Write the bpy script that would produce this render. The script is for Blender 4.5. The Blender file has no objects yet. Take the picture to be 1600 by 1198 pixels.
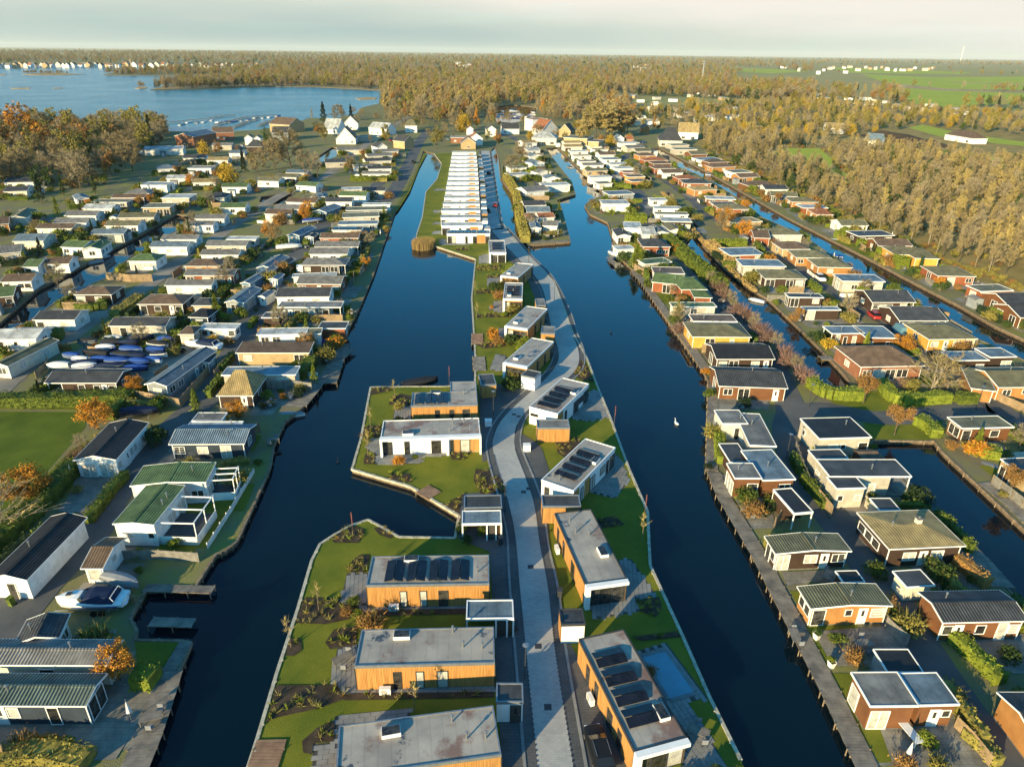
import bpy, math, random
from mathutils import Vector, Matrix
from mathutils.geometry import tessellate_polygon
random.seed(7)
C = bpy.context.scene.collection
SC = bpy.context.scene
# ------------------------------------------------------------------ camera
CAM_H = 52.0
FPX = 1090.0                       # focal length in pixels of the 1600 px wide photograph
PITCH = math.atan(517.0 / FPX)
ROLL = math.radians(0.72)
_f = Vector((0, math.cos(PITCH), -math.sin(PITCH)))
_u0 = Vector((0, math.sin(PITCH), math.cos(PITCH)))
_r0 = Vector((1, 0, 0))
_R = _r0 * math.cos(ROLL) + _u0 * math.sin(ROLL)
_U = _u0 * math.cos(ROLL) - _r0 * math.sin(ROLL)
cam_d = bpy.data.cameras.new('camera')
cam = bpy.data.objects.new('camera', cam_d)
C.objects.link(cam)
m = Matrix((( _R.x, _U.x, -_f.x, 0), (_R.y, _U.y, -_f.y, 0), (_R.z, _U.z, -_f.z, CAM_H), (0, 0, 0, 1)))
cam.matrix_world = m
cam_d.sensor_fit = 'HORIZONTAL'
cam_d.sensor_width = 36.0
cam_d.lens = FPX / 1600.0 * 36.0
cam_d.clip_start = 0.5
cam_d.clip_end = 60000
SC.camera = cam

def G(px, py, z=0.6):
    """the place on the level z that the photograph shows at pixel px, py"""
    d = _f * FPX + _R * (px - 800.0) - _U * (py - 599.0)
    t = (z - CAM_H) / d.z
    return Vector((d.x * t, d.y * t, z))

# ------------------------------------------------------------------ light
SUN_EL, SUN_AZ = math.radians(14.5), math.radians(180 + 37)      # azimuth clockwise from +Y
sunv = Vector((math.sin(SUN_AZ) * math.cos(SUN_EL), math.cos(SUN_AZ) * math.cos(SUN_EL), math.sin(SUN_EL)))
sd = bpy.data.lights.new('sun', 'SUN')
sd.energy = 5.0
sd.angle = math.radians(0.55)
sd.color = (1.0, 0.79, 0.43)
so = bpy.data.objects.new('sun', sd)
C.objects.link(so)
so.rotation_euler = (-sunv).to_track_quat('-Z', 'Y').to_euler()
so.location = (0, 0, 300)

W = bpy.data.worlds.new('World')
SC.world = W
W.use_nodes = True
nt = W.node_tree
nt.nodes.clear()
def N(t, kind, **kw):
    n = t.nodes.new(kind)
    for k, v in kw.items():
        if hasattr(n, k):
            setattr(n, k, v)
        else:
            n.inputs[k.replace('_', ' ')].default_value = v
    return n
out = N(nt, 'ShaderNodeOutputWorld')
bg = N(nt, 'ShaderNodeBackground')
bg.inputs['Strength'].default_value = 0.073
sky = N(nt, 'ShaderNodeTexSky', sky_type='NISHITA', sun_disc=False)
sky.sun_elevation = SUN_EL
sky.sun_rotation = SUN_AZ
sky.altitude = 50
sky.air_density = 1.0
sky.dust_density = 0.6
sky.ozone_density = 1.6
tc = N(nt, 'ShaderNodeTexCoord')
mp = N(nt, 'ShaderNodeMapping')
mp.inputs['Scale'].default_value = (1.6, 1.6, 16.0)
mp.inputs['Rotation'].default_value = (0.0, 0.0, 0.5)
nz = N(nt, 'ShaderNodeTexNoise', noise_dimensions='3D')
nz.inputs['Scale'].default_value = 1.7
nz.inputs['Detail'].default_value = 7
nz.inputs['Roughness'].default_value = 0.55
rp = N(nt, 'ShaderNodeValToRGB')
rp.color_ramp.elements[0].position = 0.42
rp.color_ramp.elements[1].position = 0.74
# thin high cloud veil: thickest along the horizon, open towards the zenith
sx = N(nt, 'ShaderNodeSeparateXYZ')
vr = N(nt, 'ShaderNodeMapRange')
vr.interpolation_type = 'SMOOTHSTEP'
vr.inputs['From Min'].default_value = 0.06
vr.inputs['From Max'].default_value = 0.20
vr.inputs['To Min'].default_value = 0.97
vr.inputs['To Max'].default_value = 0.02
ad = N(nt, 'ShaderNodeMath', operation='MULTIPLY')
ad.inputs[1].default_value = 0.55
ad2 = N(nt, 'ShaderNodeMath', operation='ADD', use_clamp=True)
mu = N(nt, 'ShaderNodeMath', operation='MULTIPLY')
mixc = N(nt, 'ShaderNodeMix', data_type='RGBA')
# veil colour: grey-blue cloud with brighter banks lit by the low sun
nz2 = N(nt, 'ShaderNodeTexNoise')
nz2.inputs['Scale'].default_value = 0.8
nz2.inputs['Detail'].default_value = 5
mp2 = N(nt, 'ShaderNodeMapping')
mp2.inputs['Scale'].default_value = (1.0, 1.0, 9.0)
mp2.inputs['Location'].default_value = (-1.61, 7.98, 0.0)
rp2 = N(nt, 'ShaderNodeValToRGB')
rp2.color_ramp.elements[0].position = 0.34
rp2.color_ramp.elements[1].position = 0.64
rp2.color_ramp.elements[0].color = (2.7, 3.6, 3.55, 1)
rp2.color_ramp.elements[1].color = (6.2, 5.85, 5.3, 1)
e_ = rp2.color_ramp.elements.new(0.5)
e_.color = (4.3, 4.75, 4.25, 1)
tint = N(nt, 'ShaderNodeMix', data_type='RGBA', blend_type='MULTIPLY')
tint.inputs[0].default_value = 1.0
tint.inputs[7].default_value = (0.26, 1.36, 1.85, 1)
L = nt.links.new
L(tc.outputs['Generated'], mp.inputs['Vector'])
L(tc.outputs['Generated'], mp2.inputs['Vector'])
L(mp2.outputs[0], nz2.inputs['Vector'])
L(nz2.outputs[0], rp2.inputs[0])
L(rp2.outputs[0], mixc.inputs[7])
L(mp.outputs[0], nz.inputs['Vector'])
L(nz.outputs[0], rp.inputs[0])
L(tc.outputs['Generated'], sx.inputs[0])
L(sx.outputs['Z'], vr.inputs['Value'])
L(rp.outputs[0], ad.inputs[0])
L(ad.outputs[0], mu.inputs[0])
L(vr.outputs[0], ad2.inputs[0])
L(vr.outputs[0], mu.inputs[1])
L(mu.outputs[0], ad2.inputs[1])
L(sky.outputs[0], tint.inputs[6])
L(tint.outputs[2], mixc.inputs[6])
L(ad2.outputs[0], mixc.inputs[0])
L(mixc.outputs[2], bg.inputs['Color'])
L(bg.outputs[0], out.inputs[0])

SC.view_settings.view_transform = 'Standard'
SC.view_settings.look = 'None'
SC.view_settings.exposure = 1.05
SC.view_settings.gamma = 1.0
SC.view_settings.use_curve_mapping = False
SC.render.engine = 'CYCLES'
SC.cycles.use_denoising = True
SC.cycles.max_bounces = 5
SC.cycles.diffuse_bounces = 2
SC.cycles.glossy_bounces = 3
SC.cycles.transmission_bounces = 2
SC.cycles.transparent_max_bounces = 6
SC.cycles.volume_bounces = 0

# ------------------------------------------------------------------ materials
MATS = {}
def mat(name, col, rough=0.8, var=0.18, scale=1.2, bump=0.0, bscale=8.0, bdist=0.05, metal=0.0, rnd=0.0, col2=None, spec=0.3,
        wave=None, wdist=0.0, brick=None, stretch=None, det=5.0):
    """procedural surface: base colour, mottling between two tones, optional bands (boards, tiles) or pavers"""
    if name in MATS:
        return MATS[name]
    mt = bpy.data.materials.new(name)
    mt.use_nodes = True
    t = mt.node_tree
    bs = t.nodes['Principled BSDF']
    bs.inputs['Roughness'].default_value = rough
    bs.inputs['Metallic'].default_value = metal
    bs.inputs['Specular IOR Level'].default_value = spec
    lk = t.links.new
    co = N(t, 'ShaderNodeTexCoord').outputs['Object']
    if stretch:
        ms = N(t, 'ShaderNodeMapping')
        ms.inputs['Scale'].default_value = stretch
        lk(co, ms.inputs[0])
        nco = ms.outputs[0]
    else:
        nco = co
    n1 = N(t, 'ShaderNodeTexNoise')
    n1.inputs['Scale'].default_value = scale
    n1.inputs['Detail'].default_value = det
    n1.inputs['Roughness'].default_value = 0.62
    lk(nco, n1.inputs['Vector'])
    c2 = col2 if col2 else tuple(c * (1 - 1.7 * var) for c in col)
    c1 = col if col2 else tuple(min(1, c * (1 + var)) for c in col)
    r = N(t, 'ShaderNodeValToRGB')
    r.color_ramp.elements[0].position = 0.36
    r.color_ramp.elements[1].position = 0.64
    r.color_ramp.elements[0].color = (*c2, 1)
    r.color_ramp.elements[1].color = (*c1, 1)
    lk(n1.outputs[0], r.inputs[0])
    last = r.outputs[0]
    hgt = n1.outputs[0]
    bsock = None
    if wave:
        w = N(t, 'ShaderNodeTexWave', wave_type='BANDS', bands_direction=wave[0], wave_profile=wave[3] if len(wave) > 3 else 'SAW')
        w.inputs['Scale'].default_value = wave[1]
        w.inputs['Distortion'].default_value = wdist
        lk(co, w.inputs['Vector'])
        rr = N(t, 'ShaderNodeMapRange')
        rr.inputs['From Min'].default_value = 0.0
        rr.inputs['From Max'].default_value = 0.14
        rr.inputs['To Min'].default_value = 1 - wave[2]
        rr.inputs['To Max'].default_value = 1.0
        lk(w.outputs['Fac'], rr.inputs['Value'])
        mm = N(t, 'ShaderNodeMix', data_type='RGBA', blend_type='MULTIPLY')
        mm.inputs[0].default_value = 1.0
        lk(last, mm.inputs[6])
        lk(rr.outputs[0], mm.inputs[7])
        last = mm.outputs[2]
        bsock = w.outputs['Fac']
    if brick:
        b = N(t, 'ShaderNodeTexBrick')
        b.inputs['Scale'].default_value = 1.0
        b.inputs['Brick Width'].default_value = brick[0]
        b.inputs['Row Height'].default_value = brick[1]
        b.inputs['Mortar Size'].default_value = brick[2]
        b.inputs['Color1'].default_value = (1, 1, 1, 1)
        b.inputs['Color2'].default_value = (0.84, 0.85, 0.86, 1)
        b.inputs['Mortar'].default_value = (0.6, 0.6, 0.6, 1)
        lk(co, b.inputs['Vector'])
        mm = N(t, 'ShaderNodeMix', data_type='RGBA', blend_type='MULTIPLY')
        mm.inputs[0].default_value = 1.0
        lk(last, mm.inputs[6])
        lk(b.outputs[0], mm.inputs[7])
        last = mm.outputs[2]
    if rnd:
        oi = N(t, 'ShaderNodeObjectInfo')
        mr = N(t, 'ShaderNodeMapRange')
        mr.inputs['To Min'].default_value = 1 - rnd
        mr.inputs['To Max'].default_value = 1 + rnd
        lk(oi.outputs['Random'], mr.inputs['Value'])
        mm = N(t, 'ShaderNodeMix', data_type='RGBA', blend_type='MULTIPLY')
        mm.inputs[0].default_value = 1.0
        lk(last, mm.inputs[6])
        lk(mr.outputs[0], mm.inputs[7])
        last = mm.outputs[2]
    lk(last, bs.inputs['Base Color'])
    if bump:
        n2 = N(t, 'ShaderNodeTexNoise')
        n2.inputs['Scale'].default_value = bscale
        n2.inputs['Detail'].default_value = 4
        lk(nco, n2.inputs['Vector'])
        bp = N(t, 'ShaderNodeBump')
        bp.inputs['Strength'].default_value = bump
        bp.inputs['Distance'].default_value = bdist
        lk(bsock if bsock else n2.outputs[0], bp.inputs['Height'])
        lk(bp.outputs[0], bs.inputs['Normal'])
    MATS[name] = mt
    return mt

# walls
WALLC = {'white': (0.78, 0.76, 0.72), 'cream': (0.66, 0.60, 0.48), 'beige': (0.46, 0.41, 0.33), 'navy': (0.030, 0.042, 0.060),
         'blue': (0.10, 0.20, 0.30), 'slate': (0.10, 0.12, 0.12), 'brown': (0.17, 0.070, 0.028), 'dark': (0.055, 0.032, 0.022),
         'orange': (0.40, 0.185, 0.058), 'red': (0.28, 0.088, 0.036), 'yellow': (0.62, 0.34, 0.065), 'tan': (0.44, 0.31, 0.16),
         'grey': (0.26, 0.28, 0.29), 'brick': (0.26, 0.11, 0.06)}
WALLW = {'white': 'white', 'cream': 'cream', 'beige': 'beige', 'navy': 'navy blue', 'blue': 'blue', 'slate': 'slate grey', 'brown': 'brown timber',
         'dark': 'dark brown', 'orange': 'orange timber', 'red': 'red timber', 'yellow': 'yellow timber', 'tan': 'tan', 'grey': 'grey', 'brick': 'brick'}
for k, c in WALLC.items():
    mat('wall_' + k, c, 0.75, 0.10, 0.9, bump=0.35, wave=('Z', 1.9, 0.22), rnd=0.10)
ROOFC = {'grey': (0.19, 0.18, 0.165), 'dark': (0.060, 0.062, 0.066), 'brown': (0.15, 0.098, 0.062), 'olive': (0.17, 0.155, 0.085), 'green': (0.10, 0.15, 0.055),
         'bluegrey': (0.14, 0.19, 0.23), 'light': (0.40, 0.41, 0.40), 'tan': (0.36, 0.26, 0.11), 'rust': (0.30, 0.115, 0.05), 'black': (0.020, 0.021, 0.024), 'sage': (0.115, 0.145, 0.120)}
ROOFW = {'grey': 'grey', 'dark': 'dark grey', 'brown': 'brown', 'olive': 'olive', 'green': 'green', 'bluegrey': 'blue-grey', 'light': 'pale grey',
         'tan': 'tan', 'rust': 'rust-red', 'black': 'black', 'sage': 'grey-green'}
for k, c in ROOFC.items():
    mat('tile_' + k, c, 0.72, 0.20, 0.7, bump=0.9, wave=('X', 1.05, 0.35, 'SIN'), rnd=0.14)
    mat('felt_' + k, c, 0.62, 0.24, 0.45, bump=0.2, bscale=18, wave=('X', 0.32, 0.20), rnd=0.14, det=7)
mat('felt_patina', (0.40, 0.355, 0.30), 0.68, 0.2, 0.33, col2=(0.25, 0.225, 0.20), bump=0.15, bscale=20, wave=('X', 0.31, 0.16), det=8, rnd=0.06)
def patina():
    """pale bitumen with dark wet hollows and rust-red algae"""
    mt = MATS['felt_patina']
    t = mt.node_tree
    bs = t.nodes['Principled BSDF']
    src = bs.inputs['Base Color'].links[0].from_socket
    co = N(t, 'ShaderNodeTexCoord').outputs['Object']
    oi = N(t, 'ShaderNodeObjectInfo')
    sc = N(t, 'ShaderNodeVectorMath', operation='SCALE')
    cb = N(t, 'ShaderNodeCombineXYZ')
    t.links.new(oi.outputs['Random'], cb.inputs[0])
    t.links.new(oi.outputs['Random'], cb.inputs[1])
    t.links.new(cb.outputs[0], sc.inputs[0])
    sc.inputs['Scale'].default_value = 97
    va = N(t, 'ShaderNodeVectorMath', operation='ADD')
    t.links.new(co, va.inputs[0])
    t.links.new(sc.outputs[0], va.inputs[1])
    n = N(t, 'ShaderNodeTexNoise')
    n.inputs['Scale'].default_value = 0.21
    n.inputs['Detail'].default_value = 8
    n.inputs['Roughness'].default_value = 0.66
    t.links.new(va.outputs[0], n.inputs['Vector'])
    r = N(t, 'ShaderNodeValToRGB')
    r.color_ramp.elements[0].position = 0.555
    r.color_ramp.elements[0].color = (0, 0, 0, 1)
    r.color_ramp.elements[1].position = 0.63
    r.color_ramp.elements[1].color = (0.75, 0.75, 0.75, 1)
    t.links.new(n.outputs[0], r.inputs[0])
    mx = N(t, 'ShaderNodeMix', data_type='RGBA')
    mx.inputs[7].default_value = (0.17, 0.085, 0.065, 1)
    t.links.new(r.outputs[0], mx.inputs[0])
    t.links.new(src, mx.inputs[6])
    r2 = N(t, 'ShaderNodeValToRGB')
    r2.color_ramp.elements[0].position = 0.365
    r2.color_ramp.elements[0].color = (1, 1, 1, 1)
    r2.color_ramp.elements[1].position = 0.40
    r2.color_ramp.elements[1].color = (0, 0, 0, 1)
    t.links.new(n.outputs[0], r2.inputs[0])
    mx2 = N(t, 'ShaderNodeMix', data_type='RGBA')
    mx2.inputs[7].default_value = (0.055, 0.075, 0.10, 1)
    t.links.new(r2.outputs[0], mx2.inputs[0])
    t.links.new(mx.outputs[2], mx2.inputs[6])
    t.links.new(mx2.outputs[2], bs.inputs['Base Color'])
    inv = N(t, 'ShaderNodeMapRange')
    inv.inputs['To Min'].default_value = 0.62
    inv.inputs['To Max'].default_value = 0.12
    t.links.new(r2.outputs[0], inv.inputs['Value'])
    t.links.new(inv.outputs[0], bs.inputs['Roughness'])
patina()
mat('trim_white', (0.78, 0.77, 0.74), 0.6, 0.05, 2)
mat('trim_dark', (0.045, 0.047, 0.052), 0.5, 0.1, 2)
mat('trim_steel', (0.33, 0.35, 0.37), 0.4, 0.1, 2, metal=0.6)
mat('plinth', (0.16, 0.15, 0.14), 0.9, 0.2, 2)
mat('glass', (0.075, 0.070, 0.060), 0.06, 0.3, 1.6, col2=(0.008, 0.010, 0.013), spec=0.6, rnd=0.4)
mat('curtain', (0.52, 0.50, 0.44), 0.25, 0.2, 1.3, spec=0.6, wave=('X', 2.2, 0.35, 'SIN'))
mat('door_white', (0.74, 0.73, 0.70), 0.5, 0.06, 2)
mat('door_dark', (0.06, 0.055, 0.05), 0.5, 0.1, 2)
mat('larch', (0.54, 0.275, 0.085), 0.7, 0.16, 1.1, col2=(0.35, 0.165, 0.048), stretch=(7, 7, 0.35), bump=0.2, bscale=3, rnd=0.05)
mat('larch_backing', (0.09, 0.05, 0.02), 0.9, 0.1)
mat('render_white', (0.80, 0.79, 0.77), 0.7, 0.05, 0.6, bump=0.06, bscale=30)
mat('solar', (0.010, 0.012, 0.020), 0.22, 0.3, 1.0, spec=0.4, wave=('X', 2.0, 0.5))
mat('metal_grey', (0.35, 0.36, 0.37), 0.38, 0.1, 3, metal=0.7)
mat('zinc', (0.45, 0.46, 0.47), 0.35, 0.12, 3, metal=0.8)
mat('plank', (0.255, 0.225, 0.185), 0.85, 0.25, 0.8, col2=(0.13, 0.115, 0.10), stretch=(1, 1, 1), rnd=0.12)
mat('plank_fresh', (0.33, 0.20, 0.12), 0.8, 0.2, 0.8, col2=(0.20, 0.115, 0.07))
mat('post_wood', (0.22, 0.165, 0.11), 0.9, 0.25, 2)
mat('fence_wood', (0.36, 0.25, 0.14), 0.85, 0.2, 1.5, col2=(0.22, 0.155, 0.09))
mat('fence_grey', (0.22, 0.205, 0.18), 0.85, 0.2, 1.5)
mat('bulkhead', (0.20, 0.145, 0.09), 0.9, 0.3, 1.5, col2=(0.09, 0.065, 0.045), stretch=(1, 1, 0.4))
mat('bulkhead_cap', (0.46, 0.42, 0.32), 0.85, 0.2, 1.5)
mat('asphalt', (0.120, 0.118, 0.115), 0.88, 0.22, 0.16, col2=(0.070, 0.072, 0.075), bump=0.15, bscale=30, det=8)
mat('road_paver', (0.47, 0.45, 0.41), 0.82, 0.16, 0.22, col2=(0.37, 0.36, 0.34), brick=(0.42, 0.21, 0.006), bump=0.12, bscale=14, det=8)
mat('drive_paver', (0.125, 0.125, 0.125), 0.85, 0.2, 0.25, col2=(0.08, 0.082, 0.085), brick=(0.6, 0.3, 0.016), bump=0.12, bscale=14, det=8)
mat('patio_paver', (0.27, 0.265, 0.25), 0.82, 0.22, 0.5, col2=(0.17, 0.17, 0.165), rnd=0.05, det=8)
mat('patio_joint', (0.07, 0.07, 0.065), 0.95, 0.2)
mat('patio_old', (0.30, 0.275, 0.23), 0.88, 0.3, 0.5, col2=(0.16, 0.15, 0.125), brick=(0.6, 0.6, 0.02), det=8)
mat('gravel_lane', (0.30, 0.26, 0.21), 0.95, 0.25, 0.14, col2=(0.17, 0.155, 0.13), bump=0.3, bscale=12, det=9)
mat('kerb_stone', (0.25, 0.25, 0.245), 0.85, 0.12, 1.0)
mat('lawn', (0.195, 0.195, 0.024), 0.95, 0.25, 0.22, col2=(0.110, 0.140, 0.017), bump=1.0, bscale=16, bdist=0.09, spec=0.1, det=10)
mat('lawn_dark', (0.115, 0.150, 0.018), 0.95, 0.25, 0.22, col2=(0.070, 0.105, 0.013), bump=1.0, bscale=16, bdist=0.08, spec=0.1, det=10)
mat('lawn_rough', (0.155, 0.170, 0.030), 0.95, 0.3, 0.3, col2=(0.075, 0.090, 0.020), bump=1.0, bscale=6, bdist=.2, spec=0.1, det=9)
mat('meadow', (0.36, 0.42, 0.065), 0.95, 0.2, 0.012, col2=(0.30, 0.36, 0.060), bump=1.0, bscale=2.0, bdist=.6, spec=0.05, det=9)
mat('soil', (0.085, 0.062, 0.042), 0.95, 0.3, 1.0, col2=(0.045, 0.033, 0.024), bump=0.8, bscale=10, spec=0.1, det=8)
mat('plot_ground', (0.215, 0.215, 0.060), 0.95, 0.3, 0.16, col2=(0.185, 0.160, 0.110), bump=1.0, bscale=11, bdist=.08, spec=0.1, det=10)
mat('forest_floor', (0.34, 0.25, 0.095), 0.95, 0.3, 0.10, col2=(0.21, 0.17, 0.065), bump=.5, bscale=3, bdist=.1, spec=0.05, det=10)
mat('far_land', (0.33, 0.27, 0.125), 0.95, 0.3, 0.0035, col2=(0.24, 0.25, 0.090), spec=0.05, det=10)
mat('sand', (0.40, 0.30, 0.16), 0.95, 0.2, 0.2, spec=0.05)
mat('bark', (0.115, 0.088, 0.062), 0.95, 0.25, 2, spec=0.1)
mat('bark_pale', (0.27, 0.225, 0.165), 0.9, 0.25, 2, spec=0.1)
def leaf(name, c, c2=None, rnd=0.18):
    mt = mat(name, c, 0.8, 0.3, 1.3, col2=c2 if c2 else tuple(x * 0.62 for x in c), spec=0.15, rnd=rnd, det=3)
    return mt
leaf('twig_brown', (0.300, 0.235, 0.120), (0.190, 0.150, 0.080))
leaf('twig_gold', (0.420, 0.325, 0.120), (0.270, 0.205, 0.080))
leaf('twig_grey', (0.330, 0.270, 0.165), (0.215, 0.175, 0.110))
leaf('twig_pink', (0.265, 0.165, 0.125), (0.17, 0.10, 0.08))
leaf('leaf_orange', (0.52, 0.235, 0.030), (0.34, 0.14, 0.018))
leaf('leaf_yellow', (0.50, 0.325, 0.028), (0.31, 0.20, 0.020))
leaf('leaf_rust', (0.33, 0.180, 0.055), (0.20, 0.110, 0.036))
leaf('leaf_green', (0.060, 0.098, 0.022), (0.028, 0.050, 0.012))
leaf('leaf_dark', (0.026, 0.046, 0.018), (0.014, 0.026, 0.011))
leaf('leaf_lime', (0.195, 0.225, 0.026), (0.105, 0.135, 0.018))
leaf('leaf_olive', (0.290, 0.245, 0.055), (0.150, 0.130, 0.034))
leaf('leaf_hedge', (0.135, 0.165, 0.024), (0.055, 0.080, 0.014))
leaf('reed_gold', (0.46, 0.32, 0.13), (0.30, 0.20, 0.075))
leaf('tuft', (0.24, 0.20, 0.075), (0.12, 0.115, 0.04))
def paint(name, c, rough=0.35, metal=0.0, spec=0.5):
    return mat(name, c, rough, 0.06, 2.0, metal=metal, spec=spec)
for n_, c_ in {'paint_white': (0.78, 0.78, 0.76), 'paint_red': (0.38, 0.03, 0.03), 'paint_blue': (0.02, 0.07, 0.26), 'paint_grey': (0.22, 0.25, 0.28),
               'paint_cyan': (0.10, 0.22, 0.30), 'rubber': (0.015, 0.015, 0.015), 'tarp_blue': (0.018, 0.065, 0.27), 'tarp_navy': (0.014, 0.025, 0.062), 'tarp_white': (0.60, 0.60, 0.60),
               'tarp_black': (0.025, 0.026, 0.030), 'tarp_grey': (0.22, 0.23, 0.25), 'tarp_green': (0.05, 0.075, 0.06), 'tarp_orange': (0.40, 0.10, 0.03), 'flag_red': (0.26, 0.06, 0.05), 'flag_blue': (0.03, 0.07, 0.3)}.items():
    paint(n_, c_, 0.3 if 'paint' in n_ else 0.75, spec=0.5 if 'paint' in n_ else 0.12)
paint('paint_black', (0.012, 0.013, 0.016), 0.5, spec=0.25)
paint('car_glass', (0.010, 0.012, 0.015), 0.15, spec=0.35)
mat('pool_cover', (0.12, 0.29, 0.38), 0.35, 0.06, 0.4)
mat('pool_edge', (0.16, 0.20, 0.21), 0.7, 0.12, 1)

# ------------------------------------------------------------------ mesh helpers
class MB:
    def __init__(s):
        s.v, s.f, s.m = [], [], []
    def poly(s, pts, mi=0):
        n = len(s.v)
        s.v.extend([tuple(p) for p in pts])
        s.f.append(tuple(range(n, n + len(pts))))
        s.m.append(mi)
    def box(s, x0, y0, z0, x1, y1, z1, mi=0):
        n = len(s.v)
        s.v.extend([(x0, y0, z0), (x1, y0, z0), (x1, y1, z0), (x0, y1, z0), (x0, y0, z1), (x1, y0, z1), (x1, y1, z1), (x0, y1, z1)])
        for q in ((0, 3, 2, 1), (4, 5, 6, 7), (0, 1, 5, 4), (1, 2, 6, 5), (2, 3, 7, 6), (3, 0, 4, 7)):
            s.f.append(tuple(n + i for i in q))
            s.m.append(mi)
    def slab(s, base, t, mi=0):
        """a closed plate: polygon BASE (any plane) thickened by the vector T"""
        n = len(s.v)
        k = len(base)
        t = Vector(t)
        s.v.extend([tuple(p) for p in base] + [tuple(Vector(p) + t) for p in base])
        s.f.append(tuple(n + i for i in reversed(range(k))))
        s.f.append(tuple(n + k + i for i in range(k)))
        s.m += [mi, mi]
        for i in range(k):
            j = (i + 1) % k
            s.f.append((n + i, n + j, n + k + j, n + k + i))
            s.m.append(mi)
    def tube(s, a, b, r, r2=None, k=6, mi=0, cap=True):
        a, b = Vector(a), Vector(b)
        r2 = r if r2 is None else r2
        d = (b - a).normalized()
        x = d.orthogonal().normalized()
        y = d.cross(x)
        n = len(s.v)
        for p, rr in ((a, r), (b, r2)):
            for i in range(k):
                an = 2 * math.pi * i / k
                s.v.append(tuple(p + x * math.cos(an) * rr + y * math.sin(an) * rr))
        for i in range(k):
            j = (i + 1) % k
            s.f.append((n + i, n + j, n + k + j, n + k + i))
            s.m.append(mi)
        if cap:
            s.f.append(tuple(n + k + i for i in range(k)))
            s.m.append(mi)
    def tri(s, a, b, c, mi=0):
        n = len(s.v)
        s.v.extend((tuple(a), tuple(b), tuple(c)))
        s.f.append((n, n + 1, n + 2))
        s.m.append(mi)
    def mesh(s, name, mats):
        me = bpy.data.meshes.new(name)
        me.from_pydata(s.v, [], s.f)
        for k in (mats if isinstance(mats, (list, tuple)) else [mats]):
            me.materials.append(MATS[k] if isinstance(k, str) else k)
        if any(s.m):
            me.polygons.foreach_set('material_index', s.m)
        return me
    def build(s, name, mats, parent=None, loc=None, rz=0.0, kind=None, smooth=False):
        me = s.mesh(name, mats)
        if smooth:
            me.shade_smooth()
        return link(name, me, parent, loc, rz, kind)
def link(name, data, parent=None, loc=None, rz=0.0, kind=None):
    o = bpy.data.objects.new(name, data)
    C.objects.link(o)
    if parent:
        o.parent = parent
    if loc is not None:
        o.location = loc
    if rz:
        o.rotation_euler = (0, 0, rz)
    if kind:
        o['kind'] = kind
    return o
def tag(o, label, cat, group=None):
    o['label'] = label
    o['category'] = cat
    if group:
        o['group'] = group
    return o
def thing(name, label, cat, loc=(0, 0, 0), rz=0.0, group=None):
    return tag(link(name, None, None, loc, rz), label, cat, group)
def copy_tree(o, parent=None):
    c = o.copy()
    C.objects.link(c)
    if parent:
        c.parent = parent
    for ch in list(o.children):
        copy_tree(ch, c)
    return c
ORD = 'first second third fourth fifth sixth seventh eighth ninth tenth eleventh twelfth thirteenth fourteenth fifteenth sixteenth seventeenth eighteenth nineteenth twentieth'.split()
def ordinal(n):
    """1 -> first"""
    if n <= 20:
        return ORD[n - 1]
    tens = {2: 'twenty', 3: 'thirty', 4: 'forty', 5: 'fifty', 6: 'sixty', 7: 'seventy', 8: 'eighty', 9: 'ninety'}
    if n % 10 == 0:
        return {3: 'thirtieth', 4: 'fortieth', 5: 'fiftieth', 6: 'sixtieth', 7: 'seventieth', 8: 'eightieth'}[n // 10]
    return tens[n // 10] + '-' + ORD[n % 10 - 1]
def smooth_line(pts, n=6):
    """Catmull-Rom through world points"""
    out = []
    P = [pts[0]] + list(pts) + [pts[-1]]
    for i in range(1, len(P) - 2):
        for k in range(n):
            t = k / n
            a, b, c, d = P[i - 1], P[i], P[i + 1], P[i + 2]
            out.append(0.5 * ((2 * b) + (c - a) * t + (2 * a - 5 * b + 4 * c - d) * t * t + (3 * b - a - 3 * c + d) * t * t * t))
    out.append(P[-2])
    return out
def inside(p, poly):
    c = False
    n = len(poly)
    for i in range(n):
        a, b = poly[i], poly[i - 1]
        if (a[1] > p[1]) != (b[1] > p[1]) and p[0] < (b[0] - a[0]) * (p[1] - a[1]) / (b[1] - a[1]) + a[0]:
            c = not c
    return c
def sheet(name, loops, z, m, kind='structure', skirt=None, skirt_mat=None, zbot=None):
    """level sheet of world loops [outer, hole, ...]; SKIRT: the loops whose edge drops to ZBOT"""
    flat = [Vector((p[0], p[1], 0)) for l in loops for p in l]
    tris = tessellate_polygon([[Vector((p[0], p[1], 0)) for p in l] for l in loops])
    b = MB()
    b.v = [(p.x, p.y, z) for p in flat]
    for t in tris:
        a, c, d = (flat[i] for i in t)
        if (c - a).cross(d - a).z < 0:
            t = (t[0], t[2], t[1])
        b.f.append(tuple(t))
        b.m.append(0)
    if skirt is not None:
        for li in skirt:
            l = loops[li]
            for i in range(len(l)):
                a, c = l[i], l[(i + 1) % len(l)]
                b.poly(((a[0], a[1], z), (c[0], c[1], z), (c[0], c[1], zbot), (a[0], a[1], zbot)), 1)
    return b.build(name, [m] + ([skirt_mat] if skirt_mat else []), kind=kind)
def P2(pts, z=0.6):
    return [G(x, y, z) for x, y in pts]
Z0 = 0.6

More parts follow.
